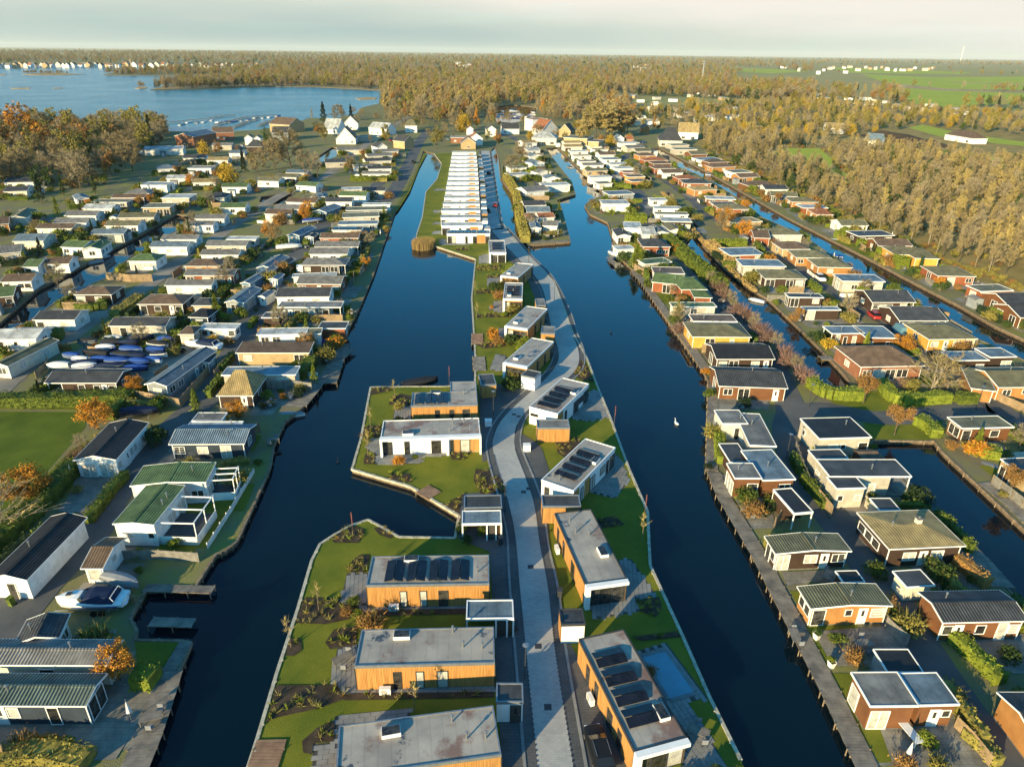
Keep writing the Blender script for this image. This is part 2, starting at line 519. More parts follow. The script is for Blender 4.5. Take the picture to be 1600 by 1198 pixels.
# ------------------------------------------------------------------ water outlines (the ground is cut out along them)
def crop(ox, oy, s, pts):
    return [(ox + x / s, oy + y / s) for x, y in pts]
def ext(a, b, y):
    """carry the line a -> b on to the depth y"""
    t = (y - b.y) / (b.y - a.y)
    return Vector((b.x + (b.x - a.x) * t, y, Z0))
W1_LEFT = [(221, 1198), (270, 1071), (299, 1004), (285, 1001), (211, 1000), (214, 985), (203, 965), (229, 921), (305, 916), (337, 866), (352, 860),
           (370, 846), (402, 776), (422, 730), (428, 695), (445, 658), (472, 637), (491, 610), (518, 560), (527, 545), (537, 527), (558, 488), (583, 430), (600, 380),
           (618, 328), (645, 281), (661, 236)]
ISL_LEFT = [(388, 1198), (403, 1151), (433, 1050), (465, 952), (487, 876), (500, 850), (523, 835), (550, 820.5), (575, 812), (590, 820), (623, 839), (711, 840.5),
            (716, 812), (718, 806), (642, 760), (550, 733), (564, 685), (579, 605), (640, 604), (695, 604), (742, 600), (743, 560), (737, 466), (743, 405), (678, 384), (652, 381),
            (650.5, 368), (660, 339), (665.5, 300), (683, 280), (690, 256), (678, 240)]
ISL_RIGHT = [(764, 239), (781, 340), (800, 372.7), (825, 402.7), (866, 440), (895, 520), (917, 560), (934, 605), (953, 651), (983, 733), (1012, 800), (1014.6, 860), (1016, 884),
             (1067, 995), (1108, 1088), (1157, 1187)]
C_LEFT = [(871, 230), (905, 264), (939, 298), (944, 305), (922, 314), (914, 321), (922, 335), (950, 348), (960, 378), (966, 400), (993, 425), (1035, 488), (1075, 545), (1095, 572),
          (1107, 595), (1105.6, 735), (1120, 765), (1175, 858), (1200, 911), (1284, 1071), (1345, 1198)]
ISLET_L = [(773, 229), (779, 245), (782.5, 279), (801, 303), (806, 340), (811, 363), (825, 383)]
ISLET_R = [(891, 378), (877, 325), (869, 313), (899, 304), (896, 295), (893, 284), (879, 267), (862, 245), (853, 232)]
W3_L = [(1042, 302), (1066, 330), (1088, 358), (1068, 384), (1098, 416), (1130, 450), (1170, 490), (1215, 545), (1255, 592), (1270, 602)]
W3_R = [(1335, 605), (1315, 580), (1268, 531), (1200, 467), (1176, 453), (1133, 420), (1098, 384), (1094, 358), (1060, 318), (1046, 300)]
W4_L = [(1018, 232), (1056, 260), (1086, 271), (1112, 284), (1152, 309), (1191, 340), (1255, 368), (1300, 400), (1335, 428), (1385, 440), (1433, 473), (1483, 500), (1528, 530), (1590, 558), (1720, 625)]
W4_R = [(1740, 590), (1600, 530), (1556, 510), (1500, 478), (1425, 440), (1355, 403), (1295, 373), (1230, 340), (1184, 314), (1105, 269), (1030, 231)]
W5 = [(1360, 694), (1364, 688), (1460, 689), (1475, 708), (1520, 750), (1600, 826), (1760, 960), (1720, 1040), (1620, 962), (1574, 920), (1508, 853), (1483, 820), (1453, 795)]
W6 = [(-90, 560), (0, 504), (57, 453), (113, 423), (160, 398), (223, 365), (253, 347), (275, 335), (300, 338), (288, 355), (250, 373), (233, 388), (208, 398), (165, 435), (118, 455), (83, 475), (45, 503), (0, 520), (-60, 565)]
W7 = [(487, 251), (519, 230), (529, 231), (526, 245), (503, 254)]
W8 = [(404, 316), (408, 307), (432, 304), (460, 302), (444, 318), (420, 321)]
LAKE = [(-420, 222), (0, 206), (200, 203), (260, 205), (330, 207), (400, 203), (440, 198), (470, 189), (484, 184), (520, 186), (556, 178), (566, 168), (592, 162), (594, 141.5), (560, 139), (500, 136), (430, 135), (340, 138), (280, 139.5),
        (235, 140.5), (258, 134), (330, 128), (380, 123), (375, 119.5), (280, 118.4), (215, 118), (161, 117.3), (185, 112), (245, 111), (265, 107.5), (262, 106), (185, 104.5), (100, 102), (0, 101.5), (-320, 98)]
W9 = [(603, 163), (650, 161.5), (656, 172), (640, 178), (612, 177)]
W10 = [(766, 167), (800, 164), (838, 167), (836, 187), (800, 192), (776, 190)]
wl, il = P2(W1_LEFT), P2(ISL_LEFT)
ir, cl = P2(ISL_RIGHT), P2(C_LEFT)
NEAR_Y = -70
hole1 = [ext(wl[1], wl[0], NEAR_Y)] + wl + il[::-1] + [ext(il[1], il[0], NEAR_Y)]
hole2 = [ext(ir[-2], ir[-1], NEAR_Y)] + ir[::-1] + P2(ISLET_L) + P2(ISLET_R) + cl + [ext(cl[-2], cl[-1], NEAR_Y)]
island_shape = il + ir + [ext(ir[-2], ir[-1], NEAR_Y), ext(il[1], il[0], NEAR_Y)]
HOLES = [hole1, hole2, P2(W3_L + W3_R), P2(W4_L + W4_R), P2(W5), P2(W6), P2(W7), P2(W8), P2(LAKE), P2(W9), P2(W10)]
NB = [(-2900, -260), (2900, -260), (2900, 3900), (-2900, 3900)]
sheet('ground', [NB] + HOLES, Z0, 'plot_ground', skirt=range(1, len(HOLES) + 1), skirt_mat='bulkhead', zbot=-1.5)
FB = [(-30000, -9000), (30000, -9000), (30000, 40000), (-30000, 40000)]
sheet('far_ground', [FB, NB], Z0, 'far_land')

# water: dark peaty canal water with faint ripples; a wind-ruffled lake
def water_mat(name, deep, bump, scale, rough):
    mt = bpy.data.materials.new(name)
    mt.use_nodes = True
    t = mt.node_tree
    b = t.nodes['Principled BSDF']
    b.inputs['Base Color'].default_value = (*deep, 1)
    b.inputs['Roughness'].default_value = rough
    b.inputs['IOR'].default_value = 1.33
    b.inputs['Specular IOR Level'].default_value = 0.5
    co = N(t, 'ShaderNodeTexCoord').outputs['Object']
    mp_ = N(t, 'ShaderNodeMapping')
    mp_.inputs['Scale'].default_value = (1.0, 0.55, 1.0)
    mp_.inputs['Rotation'].default_value = (0, 0, 0.5)
    t.links.new(co, mp_.inputs[0])
    n1 = N(t, 'ShaderNodeTexNoise')
    n1.inputs['Scale'].default_value = scale
    n1.inputs['Detail'].default_value = 4
    t.links.new(mp_.outputs[0], n1.inputs['Vector'])
    n2 = N(t, 'ShaderNodeTexNoise')          # calm and ruffled patches
    n2.inputs['Scale'].default_value = 0.018
    n2.inputs['Detail'].default_value = 4
    t.links.new(co, n2.inputs['Vector'])
    mr = N(t, 'ShaderNodeMapRange')
    mr.inputs['From Min'].default_value = 0.35
    mr.inputs['From Max'].default_value = 0.65
    mr.inputs['To Min'].default_value = 0.25
    mr.inputs['To Max'].default_value = 1.0
    t.links.new(n2.outputs[0], mr.inputs['Value'])
    mm = N(t, 'ShaderNodeMath', operation='MULTIPLY')
    t.links.new(n1.outputs[0], mm.inputs[0])
    t.links.new(mr.outputs[0], mm.inputs[1])
    bp = N(t, 'ShaderNodeBump')
    bp.inputs['Strength'].default_value = 1.0
    bp.inputs['Distance'].default_value = bump
    t.links.new(mm.outputs[0], bp.inputs['Height'])
    t.links.new(bp.outputs[0], b.inputs['Normal'])
    MATS[name] = mt
water_mat('canal_water', (0.0008, 0.007, 0.013), 0.018, 1.7, 0.03)
water_mat('lake_water', (0.010, 0.150, 0.200), 1.5, 0.5, 0.2)
lake_area = [(-9000, 330), (640, 330), (640, 9000), (-9000, 9000)]
lk_px = P2([(-520, 240), (470, 215), (494, 192), (560, 188), (604, 170), (602, 134), (420, 116), (280, 99), (-400, 93)], 0.0)
sheet('canal_water', [FB, lk_px], 0.0, 'canal_water')
sheet('lake_water', [lk_px], 0.0, 'lake_water')

# quay edges: a pale timber cap on the bulkheads, the bulkhead's posts below it
def quay(loop, w, m_, name, closed=True, z=Z0, posts=0):
    b = MB()
    n = len(loop)
    for i in range(n if closed else n - 1):
        a, c = Vector(loop[i]), Vector(loop[(i + 1) % n])
        d = (c - a)
        if d.length < 0.2:
            continue
        e = Vector((-d.y, d.x, 0)).normalized() * (w / 2)
        a0 = Vector((a.x, a.y, z - 0.18))
        c0 = Vector((c.x, c.y, z - 0.18))
        b.slab((a0 - e, c0 - e, c0 + e, a0 + e), (0, 0, 0.27 + 0.003 * (i % 5)))
        if posts:
            k = max(1, int(d.length / posts))
            for j in range(k):
                p = a0 + (c0 - a0) * ((j + 0.5) / k)
                p = p - e * 1.1
                b.tube((p.x, p.y, -1), (p.x, p.y, z + 0.14), 0.09, k=5)
    return b.build(name, m_, kind='structure')
quay(il, 0.32, 'bulkhead_cap', 'quay_edge', closed=False, posts=2.2)
quay(ir, 0.32, 'bulkhead_cap', 'quay_edge', closed=False, posts=2.2)
quay(wl, 0.28, 'post_wood', 'quay_edge', closed=False, posts=2.6)
quay(cl, 0.28, 'post_wood', 'quay_edge', closed=False, posts=2.6)
quay(P2(ISLET_L + ISLET_R), 0.28, 'post_wood', 'quay_edge', closed=False, posts=3)
for h_ in HOLES[2:8]:
    quay(h_, 0.26, 'post_wood', 'quay_edge', posts=3)

# ------------------------------------------------------------------ ground cover sheets
_lift = [0.0]
def area(name, pts, m_, z):
    _lift[0] += 0.0003
    return sheet(name, [P2(pts)], Z0 + z + _lift[0], m_)
def strip(name, pts, w, m_, z, n=5, wobble=0.0):
    """a lane: centre line through photo points, constant width in metres"""
    c = smooth_line(P2(pts), n)
    _lift[0] += 0.0003
    z += _lift[0]
    b = MB()
    for i in range(len(c)):
        d = (c[min(i + 1, len(c) - 1)] - c[max(i - 1, 0)])
        e = Vector((-d.y, d.x, 0)).normalized() * (w / 2) * (1 + wobble * random.uniform(-1, 1))
        b.v += [(c[i].x - e.x, c[i].y - e.y, Z0 + z), (c[i].x + e.x, c[i].y + e.y, Z0 + z)]
    for i in range(len(c) - 1):
        b.f.append((2 * i, 2 * i + 1, 2 * i + 3, 2 * i + 2))
        b.m.append(0)
    return b.build(name, m_, kind='structure'), c
sheet('lawn', [island_shape], Z0 + 0.02, 'lawn')
area('lawn', [(-60, 650), (0, 643), (136, 644), (133, 668), (60, 752), (20, 790), (-70, 830)], 'lawn_dark', 0.02)
area('lawn', crop(0, 560, 3.9925, [(360, 965), (560, 965), (480, 1110), (270, 1120)]), 'lawn', 0.02)
area('lawn', crop(0, 560, 3.9925, [(1140, 1150), (1220, 1000), (1290, 890), (1380, 890), (1480, 720), (1580, 720), (1470, 930), (1310, 1180), (1050, 1185)]), 'lawn', 0.02)
area('lawn', crop(0, 850, 3.4425, [(725, 525), (975, 530), (920, 655), (740, 655)]), 'lawn', 0.02)
area('lawn', crop(1200, 560, 3.9925, [(330, 215), (560, 195), (780, 215), (1120, 290), (1300, 285), (1290, 325), (960, 345), (640, 340), (420, 290)]), 'lawn', 0.02)
area('lawn', crop(1200, 560, 3.9925, [(590, 400), (760, 415), (930, 385), (1090, 385), (1060, 500), (960, 510), (630, 510)]), 'lawn', 0.02)
area('verge', [(645, 275), (662, 240), (668, 238), (655, 262), (640, 300), (622, 328), (610, 340), (618, 322)], 'lawn', 0.02)
# forest floor beyond the last row of chalets, meadows, clearings
area('forest_floor', [(1078, 222), (1130, 245), (1200, 282), (1290, 325), (1380, 372), (1480, 430), (1600, 478), (1760, 540), (1900, 520), (2200, 300), (1900, 200), (1500, 185), (1250, 175), (1000, 190)], 'forest_floor', 0.02)
area('verge', [(1100, 240), (1160, 270), (1230, 305), (1330, 350), (1430, 405), (1560, 462), (1700, 530), (1720, 560), (1560, 480), (1430, 425), (1320, 365), (1220, 318), (1150, 282), (1090, 248)], 'lawn_rough', 0.04)
MEAD = [[(1195, 240), (1225, 232), (1280, 232), (1300, 248), (1300, 262), (1340, 280), (1320, 292), (1290, 282), (1270, 270), (1225, 256), (1195, 252)],
        [(1345, 116), (1450, 121), (1600, 120), (1800, 122), (1860, 136), (1600, 141), (1480, 139), (1395, 133)],
        [(1400, 137), (1480, 142), (1600, 146), (1850, 150), (1800, 166), (1560, 163), (1480, 168), (1425, 162)],
        [(1290, 105), (1420, 110), (1520, 113), (1500, 116.5), (1330, 114)],
        [(1440, 232), (1520, 238), (1620, 258), (1700, 285), (1600, 268), (1500, 250)],
        [(1420, 200), (1470, 214), (1560, 225), (1640, 232), (1600, 222), (1500, 208), (1440, 195)],
        [(1120, 107), (1200, 108), (1270, 112), (1200, 115), (1150, 112)], [(1380, 219), (1440, 226), (1470, 236), (1400, 240), (1330, 234)]]
area('heath', [(985, 167), (1250, 160), (1500, 178), (1900, 192), (1900, 104), (1500, 94.5), (1200, 91.5), (1000, 100)], 'far_land', 0.015)
for pl in MEAD:
    area('meadow', pl, 'meadow', 0.05)
for pl in ([(235, 140), (300, 138.5), (400, 133.5), (520, 135), (594, 141), (594, 137), (520, 131.5), (420, 129.5), (300, 134), (250, 137.5)], [(270, 117.8), (375, 119.4), (420, 117.2), (330, 115.6)],
           [(1340, 126), (1400, 131), (1480, 139), (1600, 144), (1600, 145.5), (1470, 142), (1390, 135)], [(1480, 128), (1600, 131), (1600, 132), (1490, 129.5)]):
    area('reed_bank', pl, 'sand', 0.06)
def isle(pl):
    return sheet('ground', [P2(pl)], Z0 - 0.25, 'sand', skirt=[0], skirt_mat='sand', zbot=-1)
isle([(33, 116.6), (60, 114), (95, 113.3), (111, 115.3), (135, 116.2), (100, 117.6), (60, 117.7)])
isle([(210, 137.5), (218, 135), (230, 136), (229, 138.3), (218, 138.8)])
isle([(15, 137.5), (48, 136.6), (46, 138.8), (20, 138.8)])
isle([(555, 153), (575, 151.5), (590, 152.5), (586, 155), (562, 155.6)])
isle([(82, 137), (98, 136.8), (97, 138), (84, 138.2)])
isle([(-20, 116), (10, 115.8), (8, 117.4), (-20, 117.5)])

# lanes
strip('lane', [(-70, 672), (0, 606), (50, 566), (155, 493), (225, 450), (275, 411), (308, 396), (350, 362), (400, 330), (440, 305), (500, 280), (540, 252), (600, 205), (640, 182)], 4.6, 'gravel_lane', 0.03, wobble=0.05)
strip('lane', [(-60, 1130), (0, 990), (70, 905), (130, 848), (175, 773), (238, 700), (276, 665), (333, 610), (361, 560), (400, 490), (432, 440), (475, 385), (513, 343), (540, 320), (575, 300), (600, 280)], 5.2, 'asphalt', 0.035, wobble=0.03)
strip('lane', [(540, 322), (590, 317), (612, 303), (626, 282), (636, 262), (646, 240), (655, 222), (668, 205)], 6.0, 'asphalt', 0.03)
strip('lane', [(1600, 1290), (1566, 1198), (1490, 1097), (1421, 989), (1374, 908), (1336, 850), (1295, 800), (1258, 755), (1238, 700), (1232, 670), (1237, 642), (1225, 610), (1200, 560), (1150, 503), (1113, 460), (1082, 420), (1062, 402)], 4.8, 'asphalt', 0.03)
strip('lane', [(1238, 644), (1270, 640), (1300, 640), (1375, 653), (1450, 647), (1525, 637), (1560, 640), (1640, 690), (1720, 740)], 4.6, 'asphalt', 0.035)
strip('lane', [(1560, 640), (1525, 605), (1493, 576), (1463, 560), (1425, 530), (1375, 495), (1335, 474), (1288, 443), (1250, 415), (1218, 397), (1170, 367), (1113, 338), (1075, 305), (1038, 280), (1015, 262), (985, 240)], 5.0, 'asphalt', 0.03)
strip('lane', [(985, 240), (960, 262), (990, 292), (1010, 318), (1018, 345), (1004, 372)], 4.5, 'asphalt', 0.03)
strip('lane', [(905, 222), (920, 245), (945, 265), (975, 290), (1000, 310)], 3.6, 'asphalt', 0.03)
strip('lane', [(800, 214), (830, 240), (836, 270), (846, 300), (838, 320)], 4.0, 'asphalt', 0.03)
strip('lane', [(600, 205), (680, 205), (760, 205), (800, 214), (880, 216), (985, 236)], 6.0, 'asphalt', 0.025)
area('boat_yard', [(55, 600), (120, 548), (160, 520), (290, 522), (330, 545), (310, 575), (232, 596), (150, 590)], 'gravel_lane', 0.02)
area('parking_yard', crop(1200, 560, 3.9925, [(60, 330), (240, 350), (280, 560), (300, 760), (420, 930), (640, 940), (700, 1000), (560, 1010), (330, 900), (150, 640), (110, 470)]), 'asphalt', 0.02)

# the island road: kerbed paver road with a gutter each side
RL = [(752, 236), (757, 339), (768, 360), (784, 378), (815, 410), (836, 432), (849, 455), (857, 490), (863, 520), (872, 548), (870, 568), (852, 592), (822, 618), (797, 641), (778, 665), (770, 690), (773, 715), (785, 755), (795, 790), (805, 840), (812, 920), (822, 1020), (840, 1198), (862, 1420)]
RR = [(765, 236), (779, 339), (790, 357), (806, 374), (829, 401), (853, 425), (868, 447), (884, 485), (894, 520), (904, 548), (903, 572), (886, 593), (852, 620), (826, 640), (811, 658), (804, 682), (806, 705), (823, 750), (835, 788), (844, 850), (857, 920), (868, 1020), (896, 1198), (932, 1420)]
rl, rr = smooth_line(P2(RL), 8), smooth_line(P2(RR), 8)
def band(name, A, B, m_, z):
    b = MB()
    for p, q in zip(A, B):
        b.v += [(p.x, p.y, z), (q.x, q.y, z)]
    for i in range(len(A) - 1):
        b.f.append((2 * i, 2 * i + 1, 2 * i + 3, 2 * i + 2))
        b.m.append(0)
    return b.build(name, m_, kind='structure')
band('road', rl, rr, 'road_paver', Z0 + 0.075)
def offset(A, B, d):
    return [p + (p - q).normalized() * d for p, q in zip(A, B)]
for A, B in ((rl, rr), (rr, rl)):
    o1, o2 = offset(A, B, 0.9), offset(A, B, 1.15)
    band('gutter', A, o1, 'drive_paver', Z0 + 0.065)
    k = MB()
    for i in range(len(A) - 1):
        k.slab([(p.x, p.y, Z0) for p in (o1[i], o1[i + 1], o2[i + 1], o2[i])], (0, 0, 0.12 + 0.002 * (i % 3)))
    k.build('kerb', 'kerb_stone', kind='structure')
    s = MB()                                   # marker studs along both edges of the paving
    for i in range(0, len(A) - 1):
        for q in range(3):
            p = A[i].lerp(A[i + 1], q / 3)
            if p.y < 140 and (A[i + 1] - A[i]).length > 0.6:
                s.box(p.x - 0.06, p.y - 0.06, Z0 + 0.06, p.x + 0.06, p.y + 0.06, Z0 + 0.115)
    s.build('road_studs', 'trim_dark', kind='stuff')
LD = [(722, 772), (787, 766), (797, 800), (804, 840), (811, 920), (821, 1020), (839, 1198), (860, 1420), (800, 1420), (785, 1198), (776, 1065), (773, 985), (768, 915), (765, 862), (716, 842), (718, 800)]
area('driveway', LD, 'drive_paver', 0.045)
area('driveway', [(748, 602), (777, 600), (800, 637), (776, 664), (769, 690), (771, 716), (754, 722), (752, 690)], 'drive_paver', 0.045)
area('driveway', [(806, 706), (824, 750), (836, 790), (845, 850), (858, 920), (869, 1020), (897, 1198), (934, 1420), (1030, 1420), (995, 1198), (893, 1010), (872, 950), (858, 915), (857, 808), (846, 772), (858, 735), (846, 700), (836, 690), (812, 676)], 'drive_paver', 0.045)
area('driveway', [(768, 362), (784, 380), (814, 411), (848, 456), (856, 490), (862, 520), (871, 548), (868, 568), (850, 592), (821, 617), (799, 636), (778, 600), (815, 608), (843, 596), (866, 562), (866, 533), (848, 502), (838, 472), (820, 425), (792, 405), (766, 376)], 'drive_paver', 0.045)
area('driveway', [(748, 236), (752, 236), (757, 339), (767, 360), (762, 372), (750, 345), (748, 300)], 'drive_paver', 0.045)

# patios: separate slabs with open joints, laid on a dark bed
def patio(pts, m_='patio_paver', size=(0.9, 0.45), name='patio', rot=None, z=0.045):
    p = P2(pts)
    pol = [(q.x, q.y) for q in p]
    sheet('patio_bed', [p], Z0 + z - 0.015, 'patio_joint')
    i = max(range(len(p)), key=lambda k: (p[k] - p[k - 1]).length)
    d = (p[i] - p[i - 1]).normalized()
    e = Vector((-d.y, d.x, 0))
    o = p[i]
    us = [(q - o).dot(d) for q in p]
    vs = [(q - o).dot(e) for q in p]
    b = MB()
    v = min(vs)
    row = 0
    while v < max(vs):
        u = min(us) - (size[0] / 2 if row % 2 else 0)
        while u < max(us):
            c = o + d * (u + size[0] / 2) + e * (v + size[1] / 2)
            if inside((c.x, c.y), pol):
                h = Z0 + z + random.uniform(0, 0.012)
                g = 0.016
                b.slab([(q.x, q.y, h - 0.05) for q in (o + d * (u + g) + e * (v + g), o + d * (u + size[0] - g) + e * (v + g), o + d * (u + size[0] - g) + e * (v + size[1] - g), o + d * (u + g) + e * (v + size[1] - g))], (0, 0, 0.05))
            u += size[0]
        v += size[1]
        row += 1
    o_ = b.build(name, m_, kind='stuff')
    return o_
c2_ = lambda pts: crop(400, 560, 3.9925, pts)
c3_ = lambda pts: crop(800, 560, 3.9925, pts)
c4_ = lambda pts: crop(1200, 560, 3.9925, pts)
c1_ = lambda pts: crop(0, 560, 3.9925, pts)
c5_ = lambda pts: crop(0, 850, 3.4425, pts)
c6_ = lambda pts: crop(400, 850, 3.4425, pts)
c7_ = lambda pts: crop(800, 850, 3.4425, pts)
c8_ = lambda pts: crop(1200, 850, 3.4425, pts)
m4_ = lambda pts: crop(400, 280, 3.9925, pts)
m3_ = lambda pts: crop(0, 280, 3.9925, pts)
m5_ = lambda pts: crop(800, 280, 3.9925, pts)
m6_ = lambda pts: crop(1200, 280, 3.9925, pts)
z1_ = lambda pts: crop(0, 60, 4.0, pts)
z2_ = lambda pts: crop(300, 140, 5.3333, pts)
z3_ = lambda pts: crop(550, 140, 5.3333, pts)
z4_ = lambda pts: crop(800, 140, 5.3333, pts)
z5_ = lambda pts: crop(1000, 140, 5.3333, pts)
patio(c2_([(698, 500), (800, 500), (830, 555), (1205, 560), (1200, 608), (1040, 612), (1030, 657), (742, 662), (747, 590), (690, 578)]))
patio(c2_([(865, 298), (968, 300), (968, 378), (855, 380)]))
patio(c6_([(490, 155), (605, 155), (598, 330), (450, 322)]))
patio(c6_([(540, 335), (1130, 326), (1130, 350), (600, 360), (545, 378)]), size=(0.6, 0.3))
patio(c6_([(440, 548), (535, 548), (527, 778), (400, 764)]))
patio(c6_([(470, 775), (1290, 766), (1290, 792), (470, 803)]), size=(0.6, 0.3))
patio(c6_([(425, 925), (830, 884), (830, 935), (455, 978), (450, 1260), (300, 1260), (308, 1075), (420, 1065)]))
patio(c3_([(495, 195), (540, 200), (612, 365), (470, 392), (360, 375), (440, 290)]))
patio(c3_([(640, 588), (690, 650), (732, 770), (640, 872), (490, 838), (560, 720)]))
patio(c7_([(575, 85), (642, 80), (776, 276), (665, 300), (690, 360), (455, 405), (405, 325), (590, 290)]))
patio(c7_([(650, 580), (830, 530), (1052, 826), (948, 850), (1165, 1210), (1200, 1300), (900, 1300), (945, 1040), (820, 850)]))
for q in ([(1390, 478), (1448, 466), (1448, 526), (1388, 526)], [(1450, 605), (1528, 600), (1528, 680), (1440, 664)], [(1492, 758), (1550, 760), (1552, 836), (1452, 812)], [(1520, 925), (1590, 930), (1590, 1010), (1480, 976)],
          [(1510, 1090), (1560, 1100), (1600, 1180), (1470, 1195)], [(1150, 378), (1188, 376), (1188, 404), (1330, 404), (1320, 412), (1150, 412)], [(1110, 325), (1186, 322), (1186, 338), (1100, 344)], [(1110, 270), (1170, 268), (1170, 282), (1104, 284)],
          [(1116, 62), (1182, 60), (1182, 72), (1110, 74)], [(1108, 196), (1160, 194), (1158, 208), (1104, 210)]):
    patio(m4_(q), size=(1.0, 1.0))
OLD = [c3_([(1390, 880), (1600, 862), (1650, 1060), (1500, 1064)]), c8_([(70, 150), (362, 140), (400, 200), (150, 215), (105, 225)]), c8_([(240, 470), (620, 442), (745, 552), (640, 662), (350, 655)]),
       c8_([(600, 990), (990, 900), (1190, 1198), (1220, 1260), (700, 1260)]), c4_([(600, 740), (862, 745), (1030, 945), (832, 945), (620, 830)]), c8_([(745, 105), (1000, 100), (1160, 240), (920, 245)]),
       c8_([(985, 505), (1400, 480), (1400, 700), (1240, 690)]), c1_([(480, 735), (720, 745), (600, 960), (360, 960), (430, 860)]), c1_([(1050, 240), (1190, 30), (1310, 95), (1140, 250)]),
       c5_([(300, 960), (560, 780), (830, 780), (800, 880), (620, 1160), (60, 1180), (60, 990)]), c2_([(60, 190), (330, 180), (360, 200), (280, 305), (120, 305)]), c3_([(1230, 250), (1600, 245), (1600, 320), (1310, 320), (1240, 380)]),
       c3_([(1330, 490), (1480, 470), (1490, 600), (1340, 640)])]
for q in OLD:
    area('terrace', q, 'patio_old', 0.05)

# planting beds on the island
BEDS = [c6_([(505, 100), (560, 58), (612, 58), (600, 152), (498, 152)]), c6_([(225, 385), (260, 290), (450, 288), (452, 322), (540, 332), (590, 382), (470, 412), (380, 432), (218, 426)]),
        c6_([(372, 530), (420, 460), (545, 442), (536, 546), (440, 560), (400, 568)]), c6_([(162, 600), (175, 508), (240, 512), (248, 570), (205, 602)]), c6_([(52, 960), (110, 760), (440, 758), (472, 835), (350, 882), (120, 932)]),
        c6_([(248, 1060), (330, 988), (424, 952), (418, 1062), (310, 1073), (302, 1132), (254, 1122)]), c6_([(600, 362), (1000, 352), (1130, 352), (1130, 378), (600, 388)]), c6_([(470, 804), (1280, 795), (1280, 825), (470, 842)]),
        c2_([(718, 180), (860, 175), (840, 202), (714, 232)]), c2_([(826, 290), (850, 240), (905, 224), (966, 235), (966, 297)]), c2_([(664, 420), (784, 420), (782, 492), (652, 496)]), c2_([(680, 598), (745, 590), (738, 660), (672, 662)]),
        c2_([(1210, 585), (1352, 568), (1300, 636), (1220, 632)]), c2_([(1358, 760), (1370, 690), (1450, 700), (1540, 760), (1565, 840), (1400, 846)]), c2_([(830, 718), (962, 720), (972, 776), (815, 755)]), c2_([(1168, 910), (1290, 850), (1268, 982)]),
        c2_([(470, 1120), (600, 1040), (682, 1070), (640, 1152), (488, 1152)]), c2_([(735, 1060), (792, 1048), (862, 1100), (842, 1126), (770, 1102)]),
        c3_([(430, 10), (455, 30), (515, 150), (420, 132), (385, 95)]), c3_([(268, 520), (400, 490), (445, 540), (330, 622), (285, 592)]), c3_([(500, 1010), (640, 985), (705, 1040), (560, 1062)]),
        c7_([(668, 302), (792, 285), (806, 350), (772, 396), (690, 362)]), c7_([(640, 500), (880, 470), (912, 500), (700, 522)]),
        m4_([(1380, 545), (1530, 535), (1530, 570), (1380, 572)]), m4_([(1375, 690), (1560, 680), (1560, 712), (1375, 716)]), m4_([(1350, 842), (1590, 840), (1590, 862), (1370, 866)]), m4_([(1370, 1030), (1590, 1010), (1590, 1040), (1420, 1060)]),
        m4_([(1440, 600), (1530, 594), (1500, 618), (1440, 616)]), m4_([(1250, 430), (1330, 425), (1330, 444), (1250, 448)])]
for q in BEDS:
    area('planting_bed', q, 'soil', 0.06)

# ------------------------------------------------------------------ openings
WIN = {}
def win_mesh(kind, w, h, frame, pane):
    key = (kind, round(w, 1), round(h, 1), frame, pane)
    if key in WIN:
        return WIN[key]
    b, p = MB(), MB()
    t = 0.075 if kind != 'slim' else 0.055
    x0, x1 = -w / 2, w / 2
    b.box(x0, -0.06, 0, x0 + t, 0.01, h)
    b.box(x1 - t, -0.06, 0, x1, 0.01, h)
    b.box(x0 + t, -0.06, 0, x1 - t, 0.01, t)
    b.box(x0 + t, -0.06, h - t, x1 - t, 0.01, h)
    n = max(1, round(w / 0.95))
    for i in range(1, n):
        x = x0 + w * i / n
        b.box(x - 0.04, -0.056, t, x + 0.04, 0.008, h - t)
    if kind == 'bars':
        for i in range(1, 3):
            b.box(x0 + t, -0.05, h * i / 3 - 0.015, x1 - t, 0.006, h * i / 3 + 0.015)
    p.poly(((x0 + t, -0.022, t), (x1 - t, -0.022, t), (x1 - t, -0.022, h - t), (x0 + t, -0.022, h - t)))
    WIN[key] = (b.mesh('window', frame), p.mesh('pane', pane))
    return WIN[key]
def door_mesh(w, h, m_, frame):
    key = ('door', round(w, 1), round(h, 1), m_, frame)
    if key not in WIN:
        b = MB()
        b.box(-w / 2, -0.05, 0, -w / 2 + 0.08, 0.01, h, 1)
        b.box(w / 2 - 0.08, -0.05, 0, w / 2, 0.01, h, 1)
        b.box(-w / 2 + 0.08, -0.05, h - 0.08, w / 2 - 0.08, 0.01, h, 1)
        b.box(-w / 2 + 0.08, -0.035, 0.03, w / 2 - 0.08, 0.008, h - 0.08, 0)
        p = MB()
        p.poly(((-0.14, -0.042, 1.05), (0.14, -0.042, 1.05), (0.14, -0.042, h - 0.3), (-0.14, -0.042, h - 0.3)))
        k = MB()
        k.box(w / 2 - 0.2, -0.085, 1.0, w / 2 - 0.1, -0.037, 1.05)
        WIN[key] = (b.mesh('door', [m_, frame]), p.mesh('pane', 'glass'), k.mesh('handle', 'metal_grey'))
    return WIN[key]
rw = random.Random(3)
